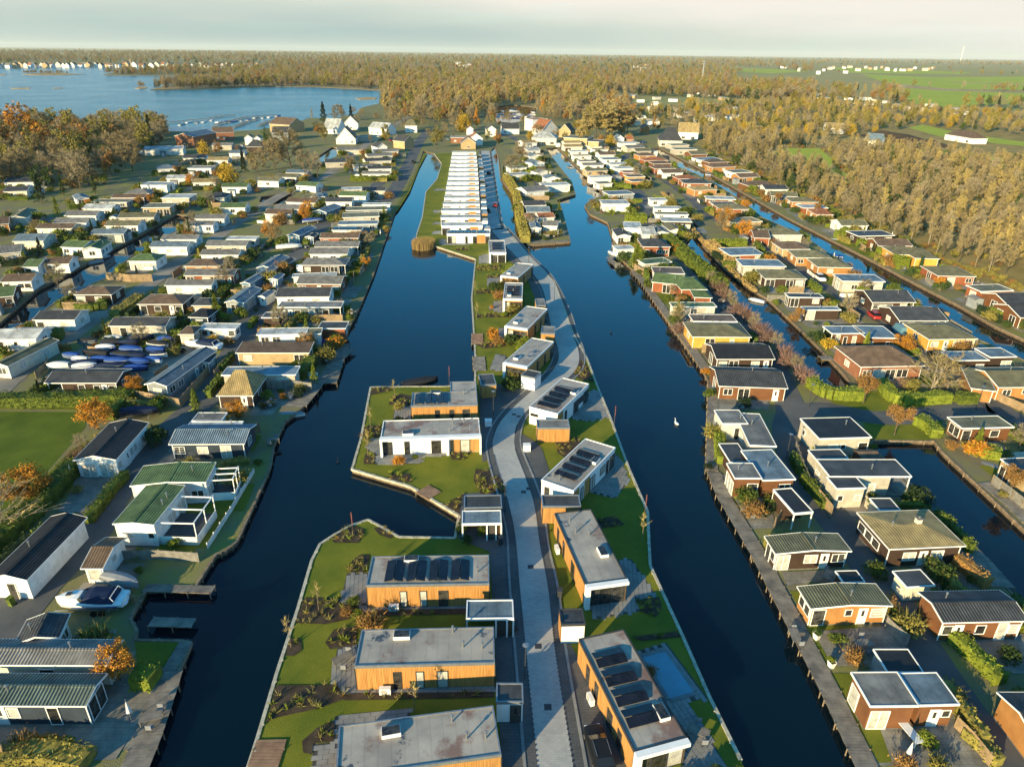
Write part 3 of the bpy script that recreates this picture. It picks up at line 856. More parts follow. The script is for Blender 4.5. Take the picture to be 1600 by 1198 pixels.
def opening(par, kind, x, y, rz, cellw, hmax, frame='trim_white', fine=True, curtain=0.45):
    """one window or door of a wall; x, y its foot on the wall line"""
    pane = 'curtain' if rw.random() < curtain else 'glass'
    if kind in 'dD':
        dm = 'door_white' if kind == 'd' else 'door_dark'
        ms = door_mesh(min(0.95, cellw), min(2.05, hmax), dm, frame)
        o = link('door', ms[0], par, (x, y, 0.03), rz)
        link('pane', ms[1], o)
        if fine:
            link('handle', ms[2], o)
        return o
    w, h, z = {'w': (0.85, 0.85, 1.15), 'W': (1.5, 1.15, 0.85), 'P': (1.9, 2.05, 0.05), 'B': (3.0, 2.15, 0.05), 'b': (0.72, 2.05, 0.05), 'S': (1.3, 0.45, 1.5), 'X': (2.3, 1.6, 0.5)}[kind]
    w = min(w, cellw * 0.94)
    h = min(h, hmax - z - 0.08)
    ms = win_mesh('bars' if kind == 'W' and fine and rw.random() < 0.3 else 'slim' if frame != 'trim_white' else 'plain', w, h, frame, pane)
    o = link('window', ms[0], par, (x, y, z), rz)
    link('pane', ms[1], o)
    return o
SHARED = {}
def shared(name, fn):
    if name not in SHARED:
        SHARED[name] = fn()
    return SHARED[name]
def pipe_mesh():
    b = MB()
    b.tube((0, 0, -0.1), (0, 0, 0.62), 0.07, k=8)
    b.tube((0, 0, 0.62), (0, 0, 0.72), 0.13, 0.13, k=8)
    b.tube((0, 0, 0.80), (0, 0, 0.84), 0.12, 0.05, k=8)
    b.tube((0, 0, 0.7), (0, 0, 0.82), 0.04, k=5)
    return b.mesh('vent_pipe', 'metal_grey')
def chimney_mesh():
    b = MB()
    b.box(-0.28, -0.28, -0.2, 0.28, 0.28, 0.8, 0)
    b.box(-0.36, -0.36, 0.8, 0.36, 0.36, 0.9, 1)
    b.tube((0, 0, 0.9), (0, 0, 1.1), 0.12, k=8, mi=1)
    return b.mesh('chimney', ['wall_cream', 'plinth'])

# ------------------------------------------------------------------ chalets
NHOUSE = []
ROWN = {}
def frame_of(L_, R_, back, h):
    p0, p1 = G(L_[0], L_[1], Z0 + h), G(R_[0], R_[1], Z0 + h)
    u = (p1 - p0)
    w = u.length
    u.normalize()
    v = Vector((-u.y, u.x, 0))
    if isinstance(back, tuple):
        d = (G(back[0], back[1], Z0 + h) - p0).dot(v)
    elif back > 60:
        mx_ = (L_[0] + R_[0]) / 2
        mx_ = mx_ + (800 - mx_) * 0.02
        d = (G(mx_, back, Z0 + h) - (p0 + p1) / 2).dot(v)
    else:
        d = back
    return Vector((p0.x, p0.y, Z0)), math.atan2(u.y, u.x), w, max(1.8, d), u, v
def house(row, xl, yl, xr, yr, back, roof, wall, roofc, front='W.dP', side='W', h=2.45, ov=0.3, pitch=0.29, label=None, name='chalet', cat='chalet', group=None, porch=0, pside=None, corr=False,
          trim='trim_white', pipes=1, chimney=False, solar=0, frame=None, twoside=False, curtain=0.45, rise=None):
    base, rz, w, d, u, v = frame_of((xl, yl), (xr, yr), back, h)
    dist = base.length
    fine = dist < 175
    mid = dist < 420
    # label: colour, roof and its place in the row
    kindw = {'gu': 'gable', 'gv': 'gable', 'hip': 'hipped', 'flat': 'flat', 'mono': 'sloping'}[roof]
    ROWN[row] = ROWN.get(row, 0) + 1
    if label is None:
        label = f"{WALLW[wall]} {name.replace('_', ' ')}, {ROOFW[roofc]} {kindw} roof, {ordinal(ROWN[row])} {row}"
    t = thing(name, label, cat, base, rz, group or ('chalets ' + row))
    NHOUSE.append((base, w, d, u, v, f"{ordinal(ROWN[row])} {name.replace('_', ' ')} {row}", dist))
    left_seen = base.x > 0
    ps = pside or ('L' if left_seen else 'R')
    x0, x1 = ov, w - ov
    if porch:
        if ps == 'R':
            x1 -= porch
        else:
            x0 += porch
    y0, y1 = ov, d - ov
    if roof == 'flat':
        rise = 0
    elif rise is None:
        rise = pitch * (d / 2 if roof in ('gu', 'hip') else w / 2 if roof == 'gv' else d)
    hw = h - 0.02 if roof != 'flat' else h - 0.16
    # wall
    b = MB()
    if roof == 'gu':
        k = rise * (d / 2 - ov) / (d / 2)
        for x in (x0, x1):
            b.poly(((x, y0, 0), (x, y1, 0), (x, y1, hw + rise - k), (x, d / 2, hw + rise), (x, y0, hw + rise - k)))
        for y in (y0, y1):
            b.poly(((x0, y, 0), (x1, y, 0), (x1, y, hw + rise - k), (x0, y, hw + rise - k)))
        hwall = hw + rise - k
    elif roof == 'gv':
        k = rise * (w / 2 - ov) / (w / 2)
        for y in (y0, y1):
            b.poly(((x0, y, 0), (x1, y, 0), (x1, y, hw + rise - k), (w / 2, y, hw + rise), (x0, y, hw + rise - k)))
        for x in (x0, x1):
            b.poly(((x, y0, 0), (x, y1, 0), (x, y1, hw + rise - k), (x, y0, hw + rise - k)))
        hwall = hw
    else:
        b.box(x0, y0, 0, x1, y1, hw)
        hwall = hw
    b.box(x0 - 0.02, y0 - 0.02, 0.0, x1 + 0.02, y1 + 0.02, 0.12, 1)
    b.build('wall', ['wall_' + wall, 'plinth'], t)
    # roof and its white edges
    b, f = MB(), MB()
    T = 0.09
    rmat = ('felt_' if roof == 'flat' or roofc == 'light' else 'tile_') + roofc
    def face(pts):
        b.slab(pts, (0, 0, T))
    def wavy(a0, a1, c0, c1):
        """corrugated plate from the eave a0-a1 up to the ridge c0-c1"""
        n = max(4, int((Vector(a1) - Vector(a0)).length / 0.15))
        lo, up = [], []
        for i in range(n + 1):
            dz = T + (0.045 if i % 2 else 0.0)
            q, r = Vector(a0).lerp(Vector(a1), i / n), Vector(c0).lerp(Vector(c1), i / n)
            s = len(b.v)
            b.v += [(q.x, q.y, q.z + dz), (r.x, r.y, r.z + dz)]
            if i:
                b.f.append((s - 2, s, s + 1, s - 1))
                b.m.append(0)
        b.poly((a0, a1, c1, c0))
    if roof == 'gu':
        A, Bp, Cc, D = (0, 0, h), (w, 0, h), (w, d, h), (0, d, h)
        E, F_ = (0, d / 2, h + rise), (w, d / 2, h + rise)
        if corr:
            wavy(A, Bp, E, F_)
            wavy(D, Cc, E, F_)
        else:
            face((A, Bp, F_, E))
            face((E, F_, Cc, D))
        b.box(0.01, d / 2 - 0.12, h + rise + T - 0.02, w - 0.01, d / 2 + 0.12, h + rise + T + 0.05)
        for y in (0, d):
            s = -1 if y == 0 else 1
            f.box(-0.03, min(y, y + s * 0.035), h - 0.03, w + 0.03, max(y, y + s * 0.035), h + T + 0.02)
        for x in (0, w):
            s = -1 if x == 0 else 1
            for a, c in ((A, E), (D, E)):
                f.slab([(x, a[1], h - 0.05), (x, c[1], h + rise - 0.05), (x, c[1], h + rise + T + 0.03), (x, a[1], h + T + 0.03)], (s * 0.04, 0, 0))
    elif roof == 'gv':
        E, F_ = (w / 2, 0, h + rise), (w / 2, d, h + rise)
        if corr:
            wavy((0, d, h), (0, 0, h), F_, E)
            wavy((w, 0, h), (w, d, h), E, F_)
        else:
            face(((0, 0, h), E, F_, (0, d, h)))
            face((E, (w, 0, h), (w, d, h), F_))
        b.box(w / 2 - 0.12, 0.01, h + rise + T - 0.02, w / 2 + 0.12, d - 0.01, h + rise + T + 0.05)
        for x in (0, w):
            s = -1 if x == 0 else 1
            f.box(min(x, x + s * 0.035), -0.03, h - 0.03, max(x, x + s * 0.035), d + 0.03, h + T + 0.02)
        for y in (0, d):
            s = -1 if y == 0 else 1
            for xa in (0, w):
                f.slab([(xa, y, h - 0.05), (w / 2, y, h + rise - 0.05), (w / 2, y, h + rise + T + 0.03), (xa, y, h + T + 0.03)], (0, s * 0.04, 0))
    elif roof == 'hip':
        e = min(d / 2 * 0.92, w * 0.36)
        E, F_ = (e, d / 2, h + rise), (w - e, d / 2, h + rise)
        face(((0, 0, h), (w, 0, h), F_, E))
        face(((w, d, h), (0, d, h), E, F_))
        face(((0, d, h), (0, 0, h), E))
        face(((w, 0, h), (w, d, h), F_))
        b.poly(((0.02, 0.02, h), (w - 0.02, 0.02, h), (w - 0.02, d - 0.02, h), (0.02, d - 0.02, h)))
        for y in (0, d):
            s = -1 if y == 0 else 1
            f.box(-0.03, min(y, y + s * 0.035), h - 0.03, w + 0.03, max(y, y + s * 0.035), h + T + 0.02)
        for x in (0, w):
            s = -1 if x == 0 else 1
            f.box(min(x, x + s * 0.035), 0, h - 0.028, max(x, x + s * 0.035), d, h + T + 0.018)
    elif roof == 'mono':
        face(((0, 0, h), (w, 0, h), (w, d, h + rise), (0, d, h + rise)))
        f.box(-0.03, -0.035, h - 0.03, w + 0.03, 0, h + T + 0.02)
        for x in (0, w):
            s = -1 if x == 0 else 1
            f.slab([(x, 0, h - 0.03), (x, d, h + rise - 0.03), (x, d, h + rise + T + 0.03), (x, 0, h + T + 0.03)], (s * 0.04, 0, 0))
    else:
        b.box(0.06, 0.06, h - 0.16, w - 0.06, d - 0.06, h - 0.045)
        for q in ((0, 0, w, 0.09), (0, d - 0.09, w, d), (0, 0.09, 0.09, d - 0.09), (w - 0.09, 0.09, w, d - 0.09)):
            f.box(q[0], q[1], h - 0.20, q[2], q[3], h + 0.015)
    b.build('roof', rmat, t)
    if mid and roof != 'flat':
        for x, y in ((x0, y0), (x1, y0)):
            f.box(x - 0.05, y - 0.035, 0.12, x + 0.05, y + 0.04, hw - 0.02)
    if porch:
        for y in ((y0 + 0.1, y1 - 0.1) if d > 3 else (y0 + 0.1,)):
            xx = w - ov if ps == 'R' else ov
            f.box(xx - 0.06, y - 0.06, 0, xx + 0.06, y + 0.06, h - 0.02)
        pf = MB()
        if ps == 'R':
            pf.box(x1 + 0.02, y0, 0.02, w - ov, y1, 0.16)
        else:
            pf.box(ov, y0, 0.02, x0 - 0.02, y1, 0.16)
        pf.build('porch_floor', 'plank', t)
    if f.f:
        f.build('trim', trim, t)
    # openings of the front and of the end that faces the canal
    fr = frame or 'trim_white'
    cells = front
    if cells:
        cw = (x1 - x0 - 0.2) / len(cells)
        for i, k in enumerate(cells):
            if k != '.':
                opening(t, k, x0 + 0.1 + cw * (i + 0.5), y0 - 0.012, 0, cw, hwall, fr, fine, curtain)
    if side and mid:
        sides = ['L', 'R'] if twoside else ['L' if left_seen else 'R']
        for sd_ in sides:
            cw = (y1 - y0 - 0.3) / len(side)
            for i, k in enumerate(side):
                if k == '.':
                    continue
                yy = y0 + 0.15 + cw * (i + 0.5)
                if sd_ == 'R':
                    opening(t, k, x1 + 0.012, yy, math.pi / 2, cw, hwall, fr, fine, curtain)
                else:
                    opening(t, k, x0 - 0.012, yy, -math.pi / 2, cw, hwall, fr, fine, curtain)
    def rz_at(x, y):
        if roof == 'gu':
            return h + rise * (1 - abs(y - d / 2) / (d / 2)) + T
        if roof == 'gv':
            return h + rise * (1 - abs(x - w / 2) / (w / 2)) + T
        if roof == 'hip':
            return h + rise * 0.55 + T
        if roof == 'mono':
            return h + rise * y / d + T
        return h - 0.04
    if dist < 330:
        for i in range(pipes):
            x, y = w * rw.uniform(0.2, 0.85), d * rw.uniform(0.3, 0.7)
            link('vent_pipe', shared('vent', pipe_mesh), t, (x, y, rz_at(x, y) - 0.06))
    if chimney:
        link('chimney', shared('chimney', chimney_mesh), t, (w * 0.62, d * 0.55, rz_at(w * 0.62, d * 0.55)))
    for i in range(solar):
        sm = MB()
        pw = min(1.0, (w - 1) / solar)
        z_ = rz_at(w / 2, d / 2)
        if roof in ('gu', 'hip'):
            a_, c_ = 0.35, d / 2 - 0.35
            sm.slab([(0, a_, h + rise * a_ / (d / 2) + T + 0.06), (pw - 0.06, a_, h + rise * a_ / (d / 2) + T + 0.06), (pw - 0.06, c_, h + rise * c_ / (d / 2) + T + 0.06), (0, c_, h + rise * c_ / (d / 2) + T + 0.06)], (0, 0, 0.04))
        else:
            sm.slab([(0, d * 0.2, z_ + 0.08), (pw - 0.06, d * 0.2, z_ + 0.08), (pw - 0.06, d * 0.75, z_ + 0.18), (0, d * 0.75, z_ + 0.18)], (0, 0, 0.04))
        sm.build('solar_panel', 'solar', t, (0.5 + i * pw, 0, 0))
    return t

# ------------------------------------------------------------------ the new flat-roofed houses of the island
def slats(b, x0, x1, y, z0, z1, pitch_=0.135, t=0.03, vertical_gap=0.016):
    n = max(1, int((x1 - x0) / pitch_))
    p = (x1 - x0) / n
    for i in range(n):
        b.box(x0 + i * p + vertical_gap / 2, y - t, z0, x0 + (i + 1) * p - vertical_gap / 2, y - 0.004, z1)
def modern(label, xl, yl, xr, yr, back, h=2.95, body='timber', front='', left='', right='', lights=1, pipes=3, solar=(), name='flat_roofed_house', cat='house', frame_front=False, roofm='felt_patina', pump=None, rim='trim_steel', fr='trim_dark'):
    base, rz, w, d, u, v = frame_of((xl, yl), (xr, yr), back, h)
    t = thing(name, label, cat, base, rz, 'flat-roofed houses on the island' if cat == 'house' else 'flat-roofed sheds on the island')
    NHOUSE.append((base, w, d, u, v, label, base.length))
    b = MB()
    wm = {'timber': 'larch_backing', 'white': 'render_white'}.get(body, body)
    b.box(0.05, 0.05, 0, w - 0.05, d - 0.05, h - 0.12)
    b.build('wall', wm, t)
    b = MB()
    b.box(0.12, 0.12, h - 0.14, w - 0.12, d - 0.12, h - 0.08)
    b.build('roof', roofm, t)
    f = MB()
    for q in ((0, 0, w, 0.13), (0, d - 0.13, w, d), (0, 0.13, 0.13, d - 0.13), (w - 0.13, 0.13, w, d - 0.13)):
        f.box(q[0], q[1], h - 0.30, q[2], q[3], h + 0.01)
    f.build('roof_edge', rim if rim else 'trim_steel', t)
    if frame_front:                       # a thick white frame round the glazed front
        g = MB()
        g.box(-0.04, -0.55, h - 0.36, w + 0.04, -0.005, h + 0.015)
        g.box(-0.04, -0.55, 0, 0.45, -0.005, h - 0.36)
        g.build('front_frame', 'render_white', t)
    if body == 'timber':
        c = MB()
        slats(c, 0.02, w - 0.02, 0.05, 0.06, h - 0.31)
        o = c.build('cladding', 'larch', t, kind='stuff')
        c = MB()
        slats(c, 0.02, d - 0.02, 0.05, 0.06, h - 0.31)
        link('cladding', c.mesh('cladding', 'larch'), t, (0, d, 0), -math.pi / 2, 'stuff')
        c2 = MB()
        slats(c2, 0.02, d - 0.02, 0.05, 0.06, h - 0.31)
        link('cladding', c2.mesh('cladding', 'larch'), t, (w, 0, 0), math.pi / 2, 'stuff')
        for x in (0.0, w):
            k = MB()
            k.box(x - 0.05, -0.01, 0, x + 0.05, 0.06, h - 0.3)
            k.build('corner_post', 'trim_dark', t)
    for toks, sd_ in ((front, 'F'), (left, 'L'), (right, 'R')):
        if not toks:
            continue
        ln = w if sd_ == 'F' else d
        cw = (ln - 0.3) / len(toks)
        for i, k_ in enumerate(toks):
            q = 0.15 + cw * (i + 0.5)
            if k_ == '.':
                continue
            if k_ == 't':            # a timber-clad bay in a white wall
                c = MB()
                slats(c, -cw / 2, cw / 2, 0, 0.06, h - 0.36)
                pos = {'F': ((q, 0.05, 0), 0), 'L': ((0.05, d - q, 0), -math.pi / 2), 'R': ((w - 0.05, q, 0), math.pi / 2)}[sd_]
                link('cladding', c.mesh('cladding', 'larch'), t, pos[0], pos[1], 'stuff')
                continue
            pos = {'F': ((q, 0.012, 0), 0), 'L': ((0.012, d - q, 0), -math.pi / 2), 'R': ((w - 0.012, q, 0), math.pi / 2)}[sd_]
            opening(t, k_, pos[0][0], pos[0][1], pos[1], cw * 1.05, h - 0.45, fr, True, 0.28)
    return t, w, d, h
def skylight_mesh():
    b = MB()
    b.box(-0.75, -0.45, 0, 0.75, 0.45, 0.34, 0)
    b.slab([(-0.70, -0.40, 0.345), (0.70, -0.40, 0.345), (0.70, 0.40, 0.345), (-0.70, 0.40, 0.345)], (0, 0, 0.03), 1)
    return b.mesh('skylight', ['render_white', 'glass'])
def on_roof(t, w, d, h, lights=(), pipes=(), rows=None):
    for fx, fy, r in lights:
        link('skylight', shared('skylight', skylight_mesh), t, (w * fx, d * fy, h - 0.08), r)
    for fx, fy in pipes:
        link('vent_pipe', shared('vent', pipe_mesh), t, (w * fx, d * fy, h - 0.1))
    if rows:
        # solar panels on ballasted racks, laid in back to back pairs: rows = (x0, x1, y0, y1, count, along 'x' or 'y')
        x0, x1, y0, y1, n, ax = rows
        for i in range(n):
            for sgn in (0, 1):
                m_ = MB()
                if ax == 'x':
                    s = (x1 - x0) * w / n
                    a = x0 * w + s * i + (0.04 if sgn == 0 else s * 0.46)
                    c = a + s * 0.40
                    za, zc = (0.10, 0.30) if sgn == 0 else (0.30, 0.10)
                    m_.slab([(a, y0 * d, h - 0.06 + za), (c, y0 * d, h - 0.06 + zc), (c, y1 * d, h - 0.06 + zc), (a, y1 * d, h - 0.06 + za)], (0, 0, 0.04))
                else:
                    s = (y1 - y0) * d / n
                    a = y0 * d + s * i + (0.04 if sgn == 0 else s * 0.46)
                    c = a + s * 0.40
                    za, zc = (0.10, 0.30) if sgn == 0 else (0.30, 0.10)
                    m_.slab([(x0 * w, a, h - 0.06 + za), (x1 * w, a, h - 0.06 + za), (x1 * w, c, h - 0.06 + zc), (x0 * w, c, h - 0.06 + zc)], (0, 0, 0.04))
                m_.build('solar_panel', 'solar', t)
def pump_mesh():
    b = MB()
    b.box(-0.5, -0.38, 0.08, 0.5, 0.0, 0.78, 0)
    b.box(-0.42, -0.34, 0, -0.34, -0.04, 0.08, 1)
    b.box(0.34, -0.34, 0, 0.42, -0.04, 0.08, 1)
    for r in (0.26, 0.17, 0.08):
        for i in range(12):
            a0, a1 = math.pi * 2 * i / 12, math.pi * 2 * (i + 1) / 12
            b.poly(((-0.12 + r * math.cos(a0), -0.385, 0.43 + r * math.sin(a0)), (-0.12 + r * math.cos(a1), -0.385, 0.43 + r * math.sin(a1)), (-0.12 + (r - .04) * math.cos(a1), -0.385, 0.43 + (r - .04) * math.sin(a1)), (-0.12 + (r - .04) * math.cos(a0), -0.385, 0.43 + (r - .04) * math.sin(a0))), 1)
    return b.mesh('heat_pump', ['paint_white', 'trim_dark'])
def pump(t, x, y, rz=0.0):
    link('heat_pump', shared('pump', pump_mesh), t, (x, y, 0.02), rz)

t, w, d, h = modern('timber house with rust-stained roof at the near end of the island', 524, 1215, 783.5, 1178, (650, 1117), front='...b.b..P...', right='..b')
on_roof(t, w, d, h, [(0.33, 0.72, 0.05)], [(0.72, 0.78), (0.80, 0.40), (0.92, 0.36)])
t, w, d, h = modern('timber house with pale bare roof, second up the island from the camera', 553.4, 1040.3, 773.3, 1034.5, (665, 981), front='...b.b.P....', right='.b.')
on_roof(t, w, d, h, [(0.31, 0.80, 0.0)], [(0.69, 0.88), (0.77, 0.45), (0.91, 0.40)])
pump(t, w * 0.21, -0.3)
t, w, d, h = modern('timber house with four pairs of roof panels beside the dark canal', 571.4, 914, 764.6, 911, (670, 867.5), front='...b.b.P....', right='.b.')
on_roof(t, w, d, h, [(0.34, 0.86, 0.0)], [(0.9, 0.4)], (0.14, 0.86, 0.10, 0.80, 4, 'x'))
pump(t, w * 0.22, -0.3)
t, w, d, h = modern('white rendered house with timber end bay beside the paved lawn', 594.6, 682.7, 750.6, 677.7, (675, 654.5), body='white', front='P.b..P.tPt', left='P', right='w', frame_front=False, rim='render_white')
on_roof(t, w, d, h, [(0.27, 0.14, 0.0)], [(0.72, 0.72), (0.84, 0.7), (0.69, 0.25), (0.9, 0.3)])
f_ = MB()
f_.box(-0.1, -0.75, h - 0.34, w + 0.1, -0.004, h + 0.02)
f_.box(-0.1, -0.75, 0, 0.22, -0.004, h - 0.34)
f_.box(w * 0.655, -0.75, 0, w * 0.68, -0.004, h - 0.34)
f_.box(w - 0.14, -0.75, 0, w + 0.1, -0.004, h - 0.34)
f_.build('front_frame', 'render_white', t)
t, w, d, h = modern('timber house with stepped roof and dark panels behind the white rendered house', 641.7, 634, 746.4, 631.4, (690, 612.3), front='...b.b.P.', right='b')
on_roof(t, w, d, h, [(0.36, 0.93, 0.0)], [(0.8, 0.8)], (0.05, 0.58, 0.08, 0.85, 3, 'x'))
def local(t, px, py, z):
    """a photo point at the height z above the land, in the frame of the thing T"""
    q = G(px, py, Z0 + z) - Vector(t.location)
    a = t.rotation_euler.z
    return (q.x * math.cos(a) + q.y * math.sin(a), -q.x * math.sin(a) + q.y * math.cos(a))
def annex(t, x0, y0, x1, y1, h, wall='larch_backing', roof='felt_patina', rim='trim_steel', over=0.0, posts=(), open_=False, clad=False):
    """a lower or higher flat-roofed piece of the house T, in its frame"""
    if not open_:
        b = MB()
        b.box(x0 + 0.05 + over, y0 + 0.05 + over, 0, x1 - 0.05 - over, y1 - 0.05 - over, h - 0.12)
        b.build('wall', wall, t)
        if clad:
            c = MB()
            slats(c, x0, x1, y0 + 0.05, 0.06, h - 0.3)
            c.build('cladding', 'larch', t, kind='stuff')
    b = MB()
    b.box(x0 + 0.1, y0 + 0.1, h - 0.13, x1 - 0.1, y1 - 0.1, h - 0.07)
    b.build('roof', roof, t)
    f = MB()
    for q in ((x0, y0, x1, y0 + 0.12), (x0, y1 - 0.12, x1, y1), (x0, y0 + 0.12, x0 + 0.12, y1 - 0.12), (x1 - 0.12, y0 + 0.12, x1, y1 - 0.12)):
        f.box(q[0], q[1], h - 0.3, q[2], q[3], h + 0.012)
    f.build('roof_edge', rim, t)
    for px_, py_ in posts:
        p = MB()
        p.box(px_ - 0.06, py_ - 0.06, 0, px_ + 0.06, py_ + 0.06, h - 0.3)
        p.build('post', rim, t)
ax = w * 0.585
annex(t, ax, d - 0.02, w, d + 3.6, 3.0, clad=False)
def shed(label, xl, yl, xr, yr, back, h=2.5, body='timber', front='', name='flat_roofed_shed', roofm='felt_dark', rim='trim_steel'):
    return modern(label, xl, yl, xr, yr, back, h=h, body=body, front=front, name=name, cat='shed', roofm=roofm, rim=rim)
def carport(label, xl, yl, xr, yr, back, h=2.55, split=0.62, wall='larch_backing', rim='render_white', roofm='felt_bluegrey', name='carport'):
    """open bay on white posts beside a closed store"""
    base, rz, w, d, u, v = frame_of((xl, yl), (xr, yr), back, h)
    t = thing(name, label, 'carport', base, rz, 'carports on the island')
    annex(t, 0, 0, w, d, h, roof=roofm, rim=rim, open_=True)
    b = MB()
    b.box(w * split, 0.3, 0, w - 0.14, d - 0.14, h - 0.31)
    b.box(0.1, d - 0.13, 0, w * split - 0.01, d - 0.05, h - 0.31)
    b.build('wall', wall, t)
    for x in (0.0, w * split - 0.05, w * 0.84, w - 0.13):
        p = MB()
        p.box(x, 0.02, 0, x + 0.16, 0.28, h - 0.305)
        p.build('post', 'render_white', t)
    o = link('door', door_mesh(1.0, 2.05, 'door_dark', 'trim_dark')[0], t, (w * 0.74, 0.28, 0.02))
    return t
carport('white-framed carport in front of the long panelled timber house', 728, 966, 803, 965, (767, 936.5))
carport('white-framed carport at the head of the dark inlet', 721.4, 818, 784, 816.7, (752, 796.7))
shed('timber shed with wet dark roof behind the white carport at the inlet', 725, 793, 784.5, 791.7, (755, 773), h=2.6)
t, w, d, h = shed('small white store with dark door beside the island road, near end', 775, 1096, 818, 1096, (796, 1066), body='white', front='.D', rim='trim_steel')
shed('small timber shed at the neck of the island behind the stepped house', 751.4, 601.3, 775.7, 600, (764, 583.8))
# right side of the road
t, w, d, h = modern('long timber house with wide roof panels beside the covered pool', 991.7, 1174, 1073.6, 1152, (928, 992), front='BBB', left='..b.b..P.b..', frame_front=True, rim='trim_dark')
on_roof(t, w, d, h, [(0.80, 0.22, 1.57)], [], (0.10, 0.72, 0.16, 0.86, 4, 'y'))
pump(t, -0.3, d * 0.62, -math.pi / 2)
t, w, d, h = modern('long timber house with red algae on its roof beside the kerbed road', 914.7, 912.5, 980, 903.7, (885, 799), front='BBB', left='.b.b..P...', frame_front=True, rim='trim_dark')
on_roof(t, w, d, h, [(0.74, 0.36, 1.57)], [(0.3, 0.86), (0.32, 0.68), (0.62, 0.62)])
pump(t, -0.3, d * 0.72, -math.pi / 2)
t, w, d, h = modern('white rendered house with four panel rows, nearer of the two by the road bend', 845.6, 749, 896.4, 766.6, (938, 691.5), body='white', front='b..', right='tbtP.WbB', rim='render_white')
on_roof(t, w, d, h, [(0.82, 0.62, 1.57)], [(0.2, 0.12), (0.42, 0.10)], (0.16, 0.80, 0.16, 0.80, 4, 'y'))
t, w, d, h = modern('white rendered house with four panel rows, at the tip of the road bend', 826.8, 635, 871.4, 646.4, (906, 596), body='white', front='S..', right='tb.PWB', rim='render_white')
on_roof(t, w, d, h, [(0.84, 0.66, 1.57)], [], (0.14, 0.78, 0.10, 0.76, 4, 'y'))
shed('bright timber shed in front of the white house at the road bend', 839.3, 667.7, 890.7, 667.7, (865, 655), h=2.5, roofm='felt_grey')
shed('timber shed with wet roof between two houses right of the road', 847.6, 790.4, 908, 790.4, (876, 772.5), h=2.6)
t, w, d, h = shed('white cube store with timber side beside the kerbed road', 877, 975, 915, 974, (892, 950), h=2.5, body='white', roofm='felt_dark', rim='trim_dark')
c = MB()
slats(c, 0.02, d - 0.02, 0.05, 0.06, h - 0.31)
link('cladding', c.mesh('cladding', 'larch'), t, (0, d, 0), -math.pi / 2, 'stuff')
# upper column along the road
for lab, a in (('timber house with bare grey roof, nearest the S-bend of the road', (788, 565, 825, 572, (849, 530.5))), ('timber house with bare grey roof, second up from the S-bend', (790, 508, 825, 513, (831, 479))),
               ('timber house with dark roof panels, third up from the S-bend', (786, 466, 816, 466.6, (824, 442))), ('timber house with pale roof, fourth up from the S-bend', (783, 430, 810, 433, (804, 410)))):
    t, w, d, h = modern(lab, *a, front='PPP', right='..b.b.P', frame_front=True, rim='render_white')
    on_roof(t, w, d, h, [(0.3, 0.2, 1.57)], [(0.6, 0.7), (0.5, 0.4)], (0.15, 0.85, 0.15, 0.8, 4, 'y') if 'panels' in lab else None)
t, w, d, h = modern('small white house with dark roof panels where the road turns', 764.4, 394, 790.7, 394, (775, 375.4), front='PP', right='tb', body='white', rim='render_white', frame_front=True)
on_roof(t, w, d, h, [], [], (0.2, 0.8, 0.2, 0.85, 3, 'y'))
shed('white-fronted shed beside the house nearest the S-bend', 814, 586, 836, 590.5, (834, 578.5), body='white')
shed('timber shed beside the second house up from the S-bend', 845, 520, 867, 521, (853, 509.3), roofm='felt_grey')
shed('timber shed beside the third house up from the S-bend', 838, 477, 853, 477, (843, 466.5), roofm='felt_grey')
# the white terrace
TER = [(698, 365, 765.7, 365, 359.5), (689.6, 352.6, 754, 352.6, 347), (688.5, 340, 750.5, 340, 335), (689.7, 329.3, 750.3, 329.3, 324.5), (692, 319, 749.5, 319, 314.6), (694, 309.5, 749, 309.5, 305), (696, 300.2, 748.5, 300.2, 296.2),
       (697, 292.2, 748.2, 292.2, 288.6), (698.5, 284.6, 748, 284.6, 281), (700, 277.4, 747.5, 277.4, 274), (701, 270.3, 747, 270.3, 267), (702, 263.4, 746.5, 263.4, 260.4), (703.5, 256.8, 746, 256.8, 254), (704.5, 250.5, 745.5, 250.5, 247.9),
       (705.5, 244.6, 744.8, 244.6, 242), (706.5, 238.8, 744, 238.8, 236.5)]
for i, a in enumerate(TER):
    lab = f"white flat-roofed house with timber panel, {ordinal(i + 1)} up the terrace on the island"
    t, w, d, h = modern(lab, *a, body='white', front='PP..b.PttP', rim='render_white', roofm='felt_light' if i else 'felt_bluegrey')
    if i < 6:
        on_roof(t, w, d, h, [], [(0.3, 0.5), (0.7, 0.4)])
    if i == 0:
        on_roof(t, w, d, h, [], [], (0.05, 0.9, 0.15, 0.85, 5, 'x'))
    if i:
        x0, y0, x1, y1, bk = a
        shed(f"small flat store beside the road, at the {ordinal(i + 1)} house up the terrace", x1 + 2.5, y0 + 4, x1 + 12.5 - i * 0.3, y1 + 4, 3.0, body='white' if i % 3 else 'timber', roofm='felt_light')

